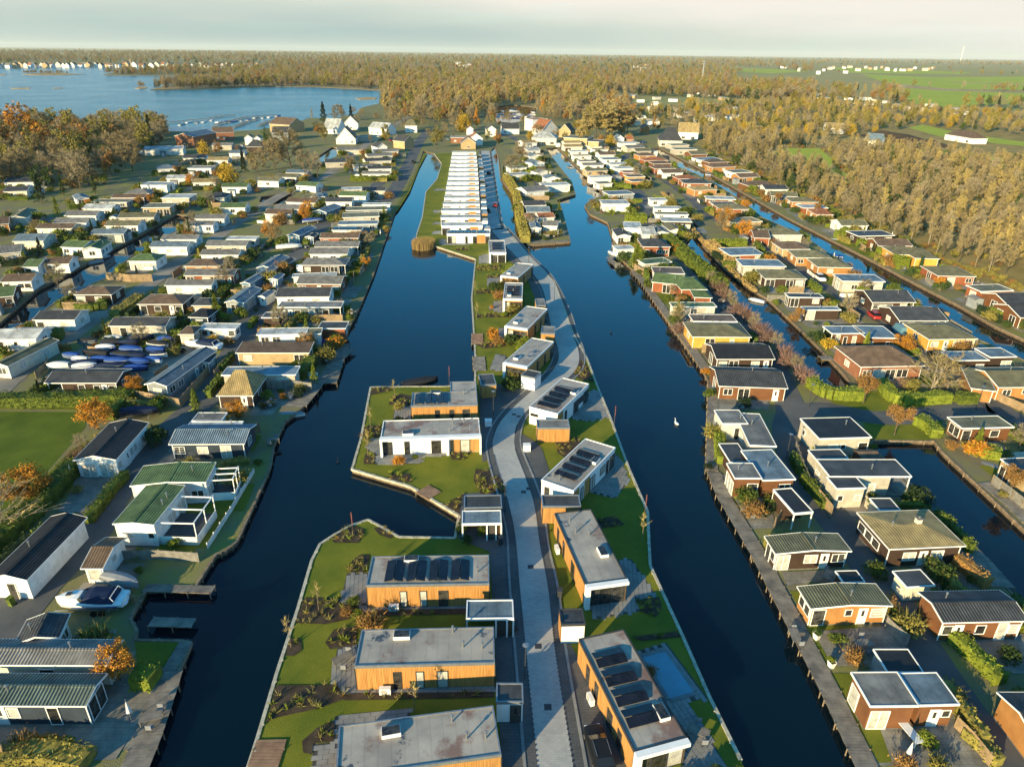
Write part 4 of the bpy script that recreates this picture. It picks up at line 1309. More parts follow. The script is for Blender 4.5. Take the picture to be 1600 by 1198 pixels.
# ------------------------------------------------------------------ chalet rows, read from near to far
r = "up the wide canal's west bank"
def H(row, rows):
    for a in rows:
        kw = a[-1] if isinstance(a[-1], dict) else {}
        a = a[:-1] if isinstance(a[-1], dict) else a
        house(row, *a, **kw)
H(r, [
 (-70, 1103, 135, 1103.6, (166, 1053), 'gu', 'navy', 'sage', 'P.dW..P..', 'B', dict(corr=True, h=2.5, pitch=.24, label='navy timber chalet with corrugated roof at the bottom beside the plank jetty')),
 (-90, 1039, 167, 1040, (209, 1000), 'gu', 'cream', 'grey', '.W...W...', 'W', dict(corr=True, h=2.7, pitch=.24, label='cream chalet with grey corrugated roof just behind the navy chalet')),
 (22, 1008, 93, 997, (119, 958), 'gv', 'cream', 'dark', '..', 'W', dict(h=2.6, label='dark-roofed cream outhouse joined behind the grey corrugated chalet', corr=True)),
 (-22, 905, 42, 907, 10.5, 'gv', 'white', 'black', 'D', '...', dict(h=2.7, label='long black-roofed garage with white side wall beside the lane')),
 (126, 889, 161, 889, 5.2, 'gu', 'white', 'brown', 'X', 'w', dict(h=2.2, label='small white garage shed with brown roof beside the moored motor cruiser', pipes=0)),
 (176, 819, 240.5, 820.5, (257, 758.5), 'gv', 'white', 'green', '.w..w', '.PP', dict(h=3.1, pitch=0.10, pipes=2, ov=0.15, label='white villa wing with green roof and open veranda, the nearer wing')),
 (203, 760, 322, 754, (290, 725.5), 'gv', 'white', 'green', '...W', 'PP', dict(h=3.1, pitch=0.07, pipes=1, ov=0.15, label='white villa wing with green roof behind the nearer green-roofed wing')),
 (263.5, 695, 382, 694, 5.6, 'gu', 'navy', 'bluegrey', 'W.W.P.', 'W', dict(corr=True, label='navy chalet with corrugated blue-grey roof above the green-roofed villa')),
 (288, 671, 373, 670, 658, 'flat', 'beige', 'light', '', 'W', dict(h=2.6)),
 (299, 657, 346, 657, 644, 'flat', 'blue', 'grey', '.W', 'W', {}),
 (338, 619, 396, 619, 7.5, 'hip', 'dark', 'tan', '.d', 'W', dict(h=2.3, pitch=0.75, pipes=0)),
 (345, 586, 462, 585, 572, 'flat', 'beige', 'bluegrey', 'W.P', 'W', dict(h=2.7)),
 (368, 552, 483, 552, 538, 'mono', 'tan', 'brown', 'W..P', 'P', dict(rise=.5)),
 (400, 523, 477.6, 521.7, 512, 'flat', 'white', 'light', 'WW.W', 'W', dict(h=2.6)),
 (478, 522, 502, 521, 512, 'flat', 'white', 'olive', 'W', 'W', dict(h=2.9, pipes=0)),
 (496, 513, 540, 513, 502, 'flat', 'red', 'dark', '..', 'W', dict(h=2.7, pipes=0, name='garden_shed', cat='shed')),
 (432.6, 480, 532.7, 480, 470.5, 'flat', 'slate', 'grey', 'wdW.P.X', 'P', dict(h=2.7, porch=2.2, label='slate grey chalet with white windows and open porch facing the wide canal')),
 (430, 465, 515, 464, 7.0, 'gu', 'white', 'dark', '.W..X.', 'W', {}),
 (462.6, 444, 532.7, 445, 7.0, 'gu', 'brown', 'grey', 'W.d.W', 'W', {}),
 (456, 433, 526, 430, 426, 'flat', 'white', 'light', '.W..W', 'W', {}),
 (470, 415, 540, 415, 7.0, 'hip', 'dark', 'grey', 'W.PP', 'P', dict(porch=1.5)),
 (482.6, 397.7, 542.8, 397.7, 6.5, 'gu', 'white', 'grey', 'W.W.', 'W', {}),
 (491.4, 386.4, 560, 386.4, 6.0, 'gu', 'white', 'grey', '.PW.', 'W', dict(porch=1.6)),
 (499, 372.7, 560, 372.7, 6.0, 'gu', 'red', 'brown', 'W..W', 'W', {}),
 (517.7, 359.6, 565, 359.6, 353.5, 'flat', 'white', 'dark', 'WdWP', 'W', dict(solar=7)),
 (527.7, 351, 590, 350, 344.5, 'flat', 'grey', 'bluegrey', 'W..W', 'W', {}),
 (535, 340, 593, 338, 331.5, 'flat', 'beige', 'olive', '.WW', 'X', {}),
 (540, 329, 605, 327.6, 322.5, 'flat', 'slate', 'olive', '.WW', 'W', {}),
 (565, 320, 610, 320, 317, 'flat', 'white', 'light', 'W.W', 'W', {}),
 (507.7, 316, 550, 316, 7.0, 'gu', 'white', 'dark', 'W.W', 'WW', {}),
 (527.7, 306, 571.6, 307, 7.0, 'gu', 'white', 'green', 'WdW', 'WW', {}),
 (565, 298.8, 602, 298.8, 6.5, 'gu', 'beige', 'dark', 'WdWP', 'W', dict(solar=5)),
 (534, 297, 566, 296, 6.0, 'flat', 'white', 'light', '.W.', 'W', {}),
 (565, 272.5, 609, 272.5, 6.0, 'gu', 'white', 'grey', 'PWWP', 'W', {}),
 (575, 264.8, 612, 264, 6.0, 'gu', 'white', 'dark', 'WW.', 'W', {}),
 (554, 260.5, 598, 258.5, 6.0, 'flat', 'white', 'brown', 'W.W', 'W', {}),
 (571, 253, 612, 251, 7.0, 'gu', 'cream', 'dark', 'W.W', 'W', {}),
 (574, 244.8, 614, 243, 6.5, 'gu', 'cream', 'grey', 'W.W', 'W', {}),
 (584, 238, 623, 236.5, 6.5, 'gu', 'white', 'grey', 'WW', 'W', {}),
])
r = "up the lane behind the boatyard"
H(r, [
 (114, 720, 181.6, 719, (193, 661.4), 'gv', 'white', 'black', 'PP', 'W.dWW.WW', dict(h=2.7, pitch=0.24, label='long white bungalow with black gable roof beside the big lawn', chimney=False)),
 (69, 599, 181.6, 599, 5.6, 'gu', 'dark', 'dark', '..P.WdW', 'W', dict(porch=2.2, pside='L', label='dark brown chalet with white windows between hedge and boatyard')),
 (225.4, 601, 260.5, 604, 15, 'gv', 'grey', 'bluegrey', 'W', 'WW.dWW', dict(h=2.6, label='long blue-grey chalet along the lane beside the paved yard')),
 (307, 568, 327, 568, 4.0, 'gv', 'grey', 'dark', 'd', 'W', dict(h=2.1, pipes=0, name='garden_shed', cat='shed', label='small grey gabled shed with white corner posts in the lane')),
 (169, 510, 259, 510, 5.2, 'gu', 'beige', 'dark', '.P.w.W.', 'W', dict(label='long beige chalet overlooking the covered boats')),
 (278, 523, 303, 523, 4.5, 'hip', 'tan', 'brown', 'WW', 'W', dict(pipes=0, name='garden_shed', cat='shed')),
 (309, 513, 368, 514, 504.7, 'flat', 'white', 'light', 'WwW.W', 'W', dict(label='white flat-roofed caravan beside the parked motor boat', name='static_caravan', cat='caravan')),
 (294, 496, 325, 497, 5.5, 'hip', 'navy', 'black', 'W', 'W', dict(pipes=0)),
 (214, 476, 285.5, 476, 6.8, 'hip', 'dark', 'brown', 'P.W.dW', 'W', dict(pipes=1)),
 (299, 478, 331, 478, 5.0, 'hip', 'tan', 'dark', 'W.', '', dict(pipes=0, name='garden_shed', cat='shed')),
 (350.6, 473, 380.7, 474, 10, 'gv', 'grey', 'bluegrey', 'P', 'W.dW', dict(h=2.5)),
 (257, 446.6, 330.6, 446.6, 4.6, 'gu', 'white', 'grey', '.W..wd', 'W', {}),
 (375, 443, 391, 444, 14, 'gv', 'blue', 'bluegrey', 'W', 'W.dWW', {}),
 (287, 431, 365.7, 431, 5.6, 'gu', 'red', 'grey', 'P.PPWd', 'W', {}),
 (287, 416.5, 344, 416.5, 7.0, 'hip', 'orange', 'brown', '.W.W', '', {}),
 (400, 419, 425, 420, 11, 'gv', 'blue', 'bluegrey', 'W', 'W.W', {}),
 (312, 399, 373, 399, 5.5, 'gu', 'white', 'grey', '.W.W', 'W', {}),
 (320.6, 385, 384.5, 385, 6.0, 'gu', 'beige', 'grey', '.W.Wd', 'W', {}),
 (352, 374, 400, 374, 369, 'flat', 'white', 'light', 'W..W', 'W', {}),
 (447.6, 367.7, 467.6, 369, 11, 'gv', 'blue', 'bluegrey', 'P', 'WW', {}),
 (476, 371, 490, 371.5, 4.5, 'gv', 'blue', 'dark', 'd', '', dict(h=2.1, pipes=0, name='garden_shed', cat='shed')),
 (437.6, 412, 452, 412.5, 4.5, 'gv', 'blue', 'dark', 'd', '', dict(h=2.1, pipes=0, name='garden_shed', cat='shed')),
 (419, 437, 434, 437.5, 4.5, 'gv', 'blue', 'bluegrey', 'd', '', dict(h=2.1, pipes=0, name='garden_shed', cat='shed')),
 (402, 464, 416, 465, 4.5, 'gv', 'white', 'bluegrey', 'd', '', dict(h=2.1, pipes=0, name='garden_shed', cat='shed')),
 (408, 496, 436, 496, 487.5, 'flat', 'dark', 'dark', '', '', dict(h=2.3, pipes=0, name='garden_shed', cat='shed')),
 (412.5, 334.6, 455, 335.6, 6.5, 'gu', 'white', 'brown', '.Ww', 'W', {}),
 (427.6, 327, 467.6, 327.6, 6.5, 'gu', 'white', 'grey', '.W.', 'W', {}),
 (487.7, 331, 510, 332.6, 11, 'gv', 'blue', 'bluegrey', 'PP', 'W', {}),
 (446, 316, 492.7, 317.6, 7.0, 'gu', 'white', 'brown', 'W.W.', 'W', {}),
 (485, 308, 508, 308, 7.0, 'hip', 'navy', 'bluegrey', 'W', 'W', {}),
 (461, 290, 493, 292, 7.0, 'gu', 'white', 'green', 'w..', 'W', {}),
 (400, 283, 435, 284, 7.5, 'gu', 'white', 'olive', 'WWd', 'W', {}),
 (430, 277, 463, 278, 7.0, 'gu', 'white', 'olive', 'WW', 'W', {}),
 (446, 270.5, 480, 271, 7.0, 'gu', 'beige', 'bluegrey', 'W.W', 'W', {}),
 (508, 255, 542, 254, 8.0, 'gu', 'beige', 'dark', '.W', 'W', {}),
 (527, 235.5, 566, 234.5, 8.0, 'gu', 'cream', 'grey', '.W', 'W', {}),
])
r = "up the narrow west canal's near side"
H(r, [
 (-14, 571, 12, 573, 12, 'gv', 'cream', 'olive', 'W', 'WW', dict(label='cream chalet with olive roof at the frame edge beside the lane')),
 (-14, 531, 56, 530.5, 6.0, 'gu', 'white', 'light', 'W.w.P', 'W', dict(label='white chalet with blue gable end beside the west lane')),
 (51, 500.4, 116.5, 500.4, 6.0, 'gu', 'white', 'dark', 'W..P.', 'W', dict(twoside=False)),
 (115, 461, 174, 461, 6.5, 'hip', 'dark', 'brown', 'P.W.', 'W', dict(label='dark brown chalet with hipped roof and bay window by the narrow canal')),
 (199, 408.5, 244, 408.5, 7.0, 'hip', 'white', 'green', 'PPWW', 'W', dict(label='white chalet with green hipped roof behind the sand-coloured fence')),
 (233, 386.5, 292, 386.5, 6.0, 'gu', 'white', 'bluegrey', 'W.W.W', 'W', {}),
 (250.5, 374.7, 307, 374.7, 5.5, 'gu', 'white', 'grey', '.W.W', 'W', {}),
 (289, 352.6, 333, 352.6, 5.5, 'gu', 'white', 'grey', 'W.W', 'W', {}),
 (304, 342.6, 350.6, 342.6, 6.0, 'gu', 'white', 'grey', 'WWW', 'W', {}),
 (342, 325, 383, 325, 7.0, 'gu', 'white', 'green', '.WW', 'W', {}),
 (322, 309.6, 350.6, 309.6, 9.0, 'hip', 'beige', 'dark', 'PPP', 'W', {}),
 (345.6, 293, 385.7, 293, 7.0, 'gu', 'white', 'green', 'WW.W', 'W', {}),
 (300, 286, 337, 285, 7.0, 'gu', 'white', 'tan', 'W.W', 'W', {}),
 (292, 263, 330, 263, 7.0, 'flat', 'white', 'grey', 'PPP', 'W', dict(h=3)),
 (322, 251, 356, 251, 7.5, 'gu', 'white', 'tan', 'W.W', 'W', {}),
 (285, 247.5, 322, 247, 8.0, 'gu', 'white', 'dark', 'W.W', 'W', {}),
 (357, 240, 382, 240, 8.0, 'gu', 'white', 'bluegrey', 'W.', 'W', {}),
 (330, 228, 362, 228, 8.0, 'gu', 'beige', 'grey', 'W.', 'W', {}),
])
r = "up the narrow west canal's far side"
H(r, [
 (-20, 466.6, 21, 463, 8.0, 'gu', 'dark', 'green', 'W.W', 'W', {}),
 (0, 441.5, 49, 440, 6.5, 'gu', 'white', 'brown', 'W.WW', 'W', {}),
 (34, 417.8, 59, 417.8, 7.0, 'gu', 'white', 'green', 'W.', 'W', {}),
 (65, 414, 107.7, 412.7, 6.5, 'gu', 'white', 'brown', 'W..', 'W', {}),
 (-14, 398, 32.6, 394, 8.0, 'gu', 'beige', 'grey', 'W.W', 'W', {}),
 (94, 386.5, 130, 387.7, 7.0, 'gu', 'white', 'green', 'W.W', 'W', {}),
 (126, 391, 158, 390, 9.0, 'gv', 'white', 'green', 'W', 'WWW', {}),
 (19, 377.7, 67.6, 377, 8.0, 'gu', 'cream', 'bluegrey', 'W..', 'W', {}),
 (140, 366.4, 193, 366.4, 6.0, 'gu', 'slate', 'bluegrey', 'W.P', 'PP', {}),
 (55, 357.6, 112.7, 357.6, 6.0, 'gu', 'cream', 'brown', 'dd.w', 'W', {}),
 (163, 353.4, 215.4, 353.4, 6.5, 'gu', 'white', 'olive', '.W.W', 'P', {}),
 (-12, 352, 14, 350, 9.0, 'gu', 'orange', 'brown', 'W', 'W', {}),
 (81.4, 349, 135, 349, 6.5, 'gu', 'white', 'grey', '.W.', 'W', {}),
 (10, 342.6, 42, 341, 13, 'gv', 'cream', 'olive', 'W', 'W.W', {}),
 (183, 341, 240.7, 340, 6.5, 'gu', 'beige', 'olive', 'W..WW', 'W', {}),
 (100, 337.6, 150, 337.6, 6.5, 'gu', 'white', 'grey', 'W.W', 'W', {}),
 (128, 327, 175, 327, 7.0, 'gu', 'white', 'light', '.WW', 'W', {}),
 (220.4, 324.6, 265.5, 324, 317, 'flat', 'tan', 'olive', 'P.PP', 'W', dict(h=2.8)),
 (141.5, 316, 198, 316, 311, 'flat', 'beige', 'olive', 'W..W', 'W', {}),
 (173, 309.6, 225, 309.6, 6.0, 'gu', 'brown', 'brown', '.W.', 'W', {}),
 (250.5, 309.5, 295.5, 309.5, 303, 'flat', 'beige', 'light', 'PP', 'P', dict(h=3)),
 (118, 312, 140, 310, 9.0, 'gv', 'white', 'bluegrey', 'B', 'WW', {}),
 (193, 303, 233, 303, 8.0, 'hip', 'beige', 'grey', 'W.W', 'W', {}),
 (5, 300, 42, 299, 8.0, 'gu', 'cream', 'dark', 'W.', 'W', {}),
 (216.6, 289.2, 260.5, 289.5, 284, 'flat', 'white', 'light', 'PPP', 'P', dict(h=3)),
 (259, 280, 302, 279, 7.0, 'gu', 'white', 'light', 'W.W', 'W', {}),
 (5, 286, 52, 285, 9.0, 'gu', 'white', 'dark', 'WW.', 'W', {}),
 (245, 265, 276, 263.5, 9.0, 'hip', 'white', 'bluegrey', 'WW', 'W', {}),
 (224, 234.5, 286, 233.5, 9.0, 'gu', 'white', 'light', 'WW', 'W', dict(h=3)),
])
r = "on the small islet between the canals"
H(r, [
 (829.6, 357.6, 846.5, 357.6, 8.0, 'gv', 'white', 'bluegrey', 'P', '', dict(label='white gabled garage at the tip of the small islet')),
 (847.6, 353, 871.4, 354, 6.5, 'gu', 'white', 'grey', 'X.', 'W', {}),
 (825, 343, 842, 342.5, 8.0, 'gv', 'white', 'rust', 'W', '', {}),
 (842, 341, 867.6, 340, 6.5, 'gu', 'white', 'rust', 'WW', '', dict(label='white chalet with orange tiled roof on the small islet')),
 (823, 332, 860, 332, 8.0, 'gu', 'slate', 'bluegrey', 'W.W', '', {}),
 (819, 322, 854, 321, 7.0, 'gu', 'white', 'dark', 'P.W', '', {}),
 (823, 300.5, 859, 297, 8.5, 'gu', 'white', 'grey', 'W.w', 'P', dict(label='white gabled chalet above the curved bank of the small islet')),
 (848, 290, 892, 289, 7.0, 'flat', 'white', 'light', 'WW.W', '', dict(h=3)),
 (852.5, 280, 876, 279.5, 8.0, 'gv', 'white', 'bluegrey', 'W', '', {}),
 (797, 274, 831, 272, 6.5, 'flat', 'white', 'light', 'WPW', '', {}),
 (796, 263, 824, 262, 6.5, 'flat', 'white', 'tan', 'W', '', {}),
 (840, 271, 862, 269.5, 8.0, 'gv', 'white', 'grey', 'W', '', {}),
 (832, 256, 852, 254.5, 8.0, 'gv', 'white', 'bluegrey', 'W', '', {}),
 (828, 245, 848, 244, 8.0, 'gv', 'white', 'bluegrey', 'W', '', {}),
 (825, 236, 845, 235, 8.0, 'gu', 'white', 'light', 'W', '', {}),
 (818, 224, 840, 223, 8.0, 'gu', 'white', 'tan', 'W', '', {}),
])
r = "up the east bank beside the boardwalk"
H(r, [
 (1359.8, 1102.7, 1436.7, 1102, (1329, 1049), 'flat', 'brown', 'grey', 'B.', '.B', dict(h=3.0, ov=.2, label='brown box chalet with white patio doors at the near end of the boardwalk', pipes=0)),
 (1437.5, 1101.4, 1500.6, 1099.8, (1410, 1050.4), 'flat', 'brown', 'bluegrey', '.dw', '', dict(h=2.85, ov=.2, label='lower brown wing joined to the box chalet at the near boardwalk end', pipes=0)),
 (1266.8, 951.7, 1394.6, 947, (1243.6, 917), 'gv', 'orange', 'olive', 'P.wdW', 'WW', dict(pitch=0.075, label='orange timber chalet with olive roof behind the slatted terrace')),
 (1211.6, 866, 1330.7, 861.6, (1200, 838), 'gv', 'dark', 'olive', 'P.WdW', 'WP', dict(pitch=0.075, label='dark brown chalet with olive roof and four white openings')),
 (1148, 746.6, 1191, 746.6, (1137, 722.8), 'flat', 'brown', 'grey', '.B', 'B', dict(h=3.1, ov=.15, label='tall brown and white box chalet beside the planted boardwalk')),
 (1192, 750, 1244, 748, 7.4, 'flat', 'brown', 'bluegrey', '.W', '', dict(h=2.8, ov=.2, label='brown wing with pale roof joined to the tall box chalet', pipes=1)),
 (1141, 722, 1173, 721.5, 5.0, 'flat', 'dark', 'dark', '', '', dict(h=2.3, ov=.2, pipes=0, name='garden_shed', cat='shed', label='dark little shed tucked behind the tall box chalet')),
 (1128.6, 661.4, 1169.4, 661.4, (1128, 640), 'flat', 'cream', 'grey', '.P', 'W', dict(h=2.9, ov=.15, label='cream flat chalet with white double doors and clipped tree')),
 (1171, 695, 1214, 697, (1163, 645), 'flat', 'beige', 'grey', '', 'W', dict(h=2.8, ov=.15, label='beige flat wing with long grey roof beside the cream chalet')),
 (1123, 603.8, 1231, 607.6, 8.0, 'gu', 'brown', 'dark', 'WP.d', 'P', dict(label='brown chalet with dark roof and orange beech hedge')),
 (1119.3, 561.8, 1211, 561.8, 7.5, 'gu', 'dark', 'black', 'WP.Wd', 'P', {}),
 (1081.8, 526.7, 1174.4, 527.5, 8.0, 'hip', 'yellow', 'olive', '.P.w.', 'W', dict(label='yellow timber chalet with olive hipped roof above the boardwalk')),
 (1083, 501.7, 1152.7, 502.4, 491, 'flat', 'brown', 'brown', 'B.WW', 'W', dict(h=2.7)),
 (1050.5, 479, 1120.6, 479, 472, 'flat', 'beige', 'green', '..W.P', 'W', dict(h=2.6)),
 (1084, 465, 1113, 466, 5.5, 'hip', 'red', 'green', '', '', dict(pipes=0, name='garden_shed', cat='shed')),
 (1018, 441, 1066, 446, 8.0, 'gu', 'red', 'green', '.P.', 'P', {}),
 (1064, 453, 1105, 452.8, 10, 'hip', 'red', 'green', '', '', dict(pitch=.3)),
 (1021.7, 426.5, 1070.5, 427.8, 417, 'flat', 'orange', 'brown', '.P.W', 'W', dict(h=2.6)),
 (1008, 412.7, 1050.5, 409, 403, 'flat', 'beige', 'green', 'W.', 'W', {}),
 (1004, 386, 1048, 386.4, 9.0, 'hip', 'red', 'dark', 'W.WW', 'W', dict(h=2.8)),
 (964, 390, 993, 389, 383, 'flat', 'white', 'light', '', 'W', {}),
 (964, 369.7, 986.6, 369.7, 9.0, 'gv', 'white', 'dark', 'PP', 'W', {}),
 (975, 356, 1003, 357, 9.0, 'flat', 'white', 'light', '.', 'W', dict(h=3.4)),
 (1004, 367, 1026, 367, 9.0, 'gu', 'white', 'light', '.', '', {}),
 (942, 318.8, 985, 318.8, 8.0, 'flat', 'white', 'light', 'PP..', 'P', dict(h=2.9)),
 (951.5, 304.3, 992, 303, 8.0, 'flat', 'grey', 'bluegrey', 'WW.', 'P', {}),
 (935, 287.5, 958, 286.5, 6.0, 'flat', 'white', 'olive', 'X.', 'W', {}),
 (923, 277.5, 957, 276.5, 5.0, 'flat', 'white', 'light', '.', 'W', dict(h=3)),
 (916, 268, 950, 267, 6.0, 'gu', 'tan', 'olive', 'W.W', 'W', {}),
 (911, 259, 944, 258.5, 6.0, 'gu', 'white', 'grey', 'WW', 'W', {}),
 (906, 252.5, 932, 252, 6.0, 'flat', 'white', 'brown', '..', '', {}),
 (897, 244, 925, 243.5, 6.5, 'flat', 'white', 'tan', 'W', '', {}),
 (892, 237, 920, 236.5, 6.5, 'flat', 'white', 'light', 'W', '', {}),
 (882, 230, 911, 229.5, 7.0, 'gu', 'cream', 'tan', '', '', {}),
 (882, 224, 909, 223.5, 7.0, 'gu', 'cream', 'tan', '', '', {}),
])
r = "up the paved lane east of the boardwalk"
H(r, [
 (1622, 1166, 1760, 1166, (1553, 1082), 'gu', 'orange', 'dark', 'W', '.', dict(h=2.6, pitch=.26, label='orange gabled chalet cut by the frame, at the near end of the lane', pipes=0)),
 (1473, 973.5, 1607, 970.6, (1441, 925), 'gu', 'brown', 'dark', 'Wd.W.BW', '.', dict(h=2.6, corr=True, pitch=.24, label='brown chalet with long dark tiled roof and clipped hedge along the lane')),
 (1389, 858.7, 1509, 853.5, (1372, 800), 'hip', 'dark', 'tan', '.WdP.', '.WWW', dict(h=2.7, pitch=.17, label='dark chalet with flat-topped hipped roof and small square chimney', chimney=True)),
 (1417, 917, 1462, 914, (1413.5, 890), 'flat', 'cream', 'dark', '', '', dict(h=2.2, ov=.25, pipes=0, name='garden_shed', cat='shed', label='low white-edged shed beside the rust-coloured beech hedge')),
 (1387, 1050, 1444, 1050, 1013, 'flat', 'grey', 'black', '', '', dict(h=2.5, ov=.15, pipes=0, name='garden_shed', cat='shed', label='dark flat shed between the orange chalet and the box chalet')),
 (1318, 910, 1352.5, 909, (1307, 891), 'flat', 'dark', 'black', '', '', dict(h=2.3, ov=.15, pipes=0, name='garden_shed', cat='shed', label='dark flat shed beside the dark brown chalet terrace')),
 (1296.4, 744, 1425.4, 744, (1274, 717), 'flat', 'beige', 'dark', '...P.', '..S', dict(h=3.2, ov=.12, label='long beige flat chalet with white edge overlooking the basin', porch=2.5, pside='R')),
 (1307.7, 763, 1354, 761.6, 743.6, 'flat', 'beige', 'dark', 'w.w', '', dict(h=3.1, ov=.12, pipes=0, label='beige projecting wing in front of the long flat chalet')),
 (1275, 717, 1326.5, 715.8, 701.5, 'flat', 'beige', 'dark', '', '', dict(h=2.6, ov=.12, pipes=0, name='garage', cat='garage', label='low beige garage between the two flat chalets by the basin')),
 (1374, 796.7, 1408, 796.7, (1365, 777.5), 'flat', 'beige', 'dark', '', '', dict(h=2.4, ov=.12, pipes=0, name='garden_shed', cat='shed', label='small beige shed behind the dark chalet with chimney')),
 (1280, 685, 1362.8, 682.7, (1254, 653), 'flat', 'beige', 'black', '.Ww.B', '.w', dict(h=3.1, ov=.15, label='beige flat chalet with black roof where the lanes meet')),
])
r = "up the row beside the basin"
H(r, [
 (1604, 746, 1700, 742, (1561, 716), 'flat', 'tan', 'dark', 'B', '.B', dict(h=3.0, ov=.15, label='tan box chalet with white patio doors on the basin deck')),
 (1504, 669, 1585.7, 667, (1487, 650.7), 'flat', 'brown', 'olive', 'P..W.', 'X', dict(h=2.6, label='brown and cream chalet with flat olive roof above the basin')),
 (1560, 606, 1650, 605, 8.0, 'gu', 'orange', 'olive', 'WwP', 'W', dict(label='orange chalet with olive roof beside the fenced corner')),
 (1517, 607, 1556, 612, 7.5, 'mono', 'orange', 'olive', '', '', dict(h=2.3, rise=.7, pipes=0, label='orange lean-to wing beside the fenced corner')),
])
r = "up the row between side canals"
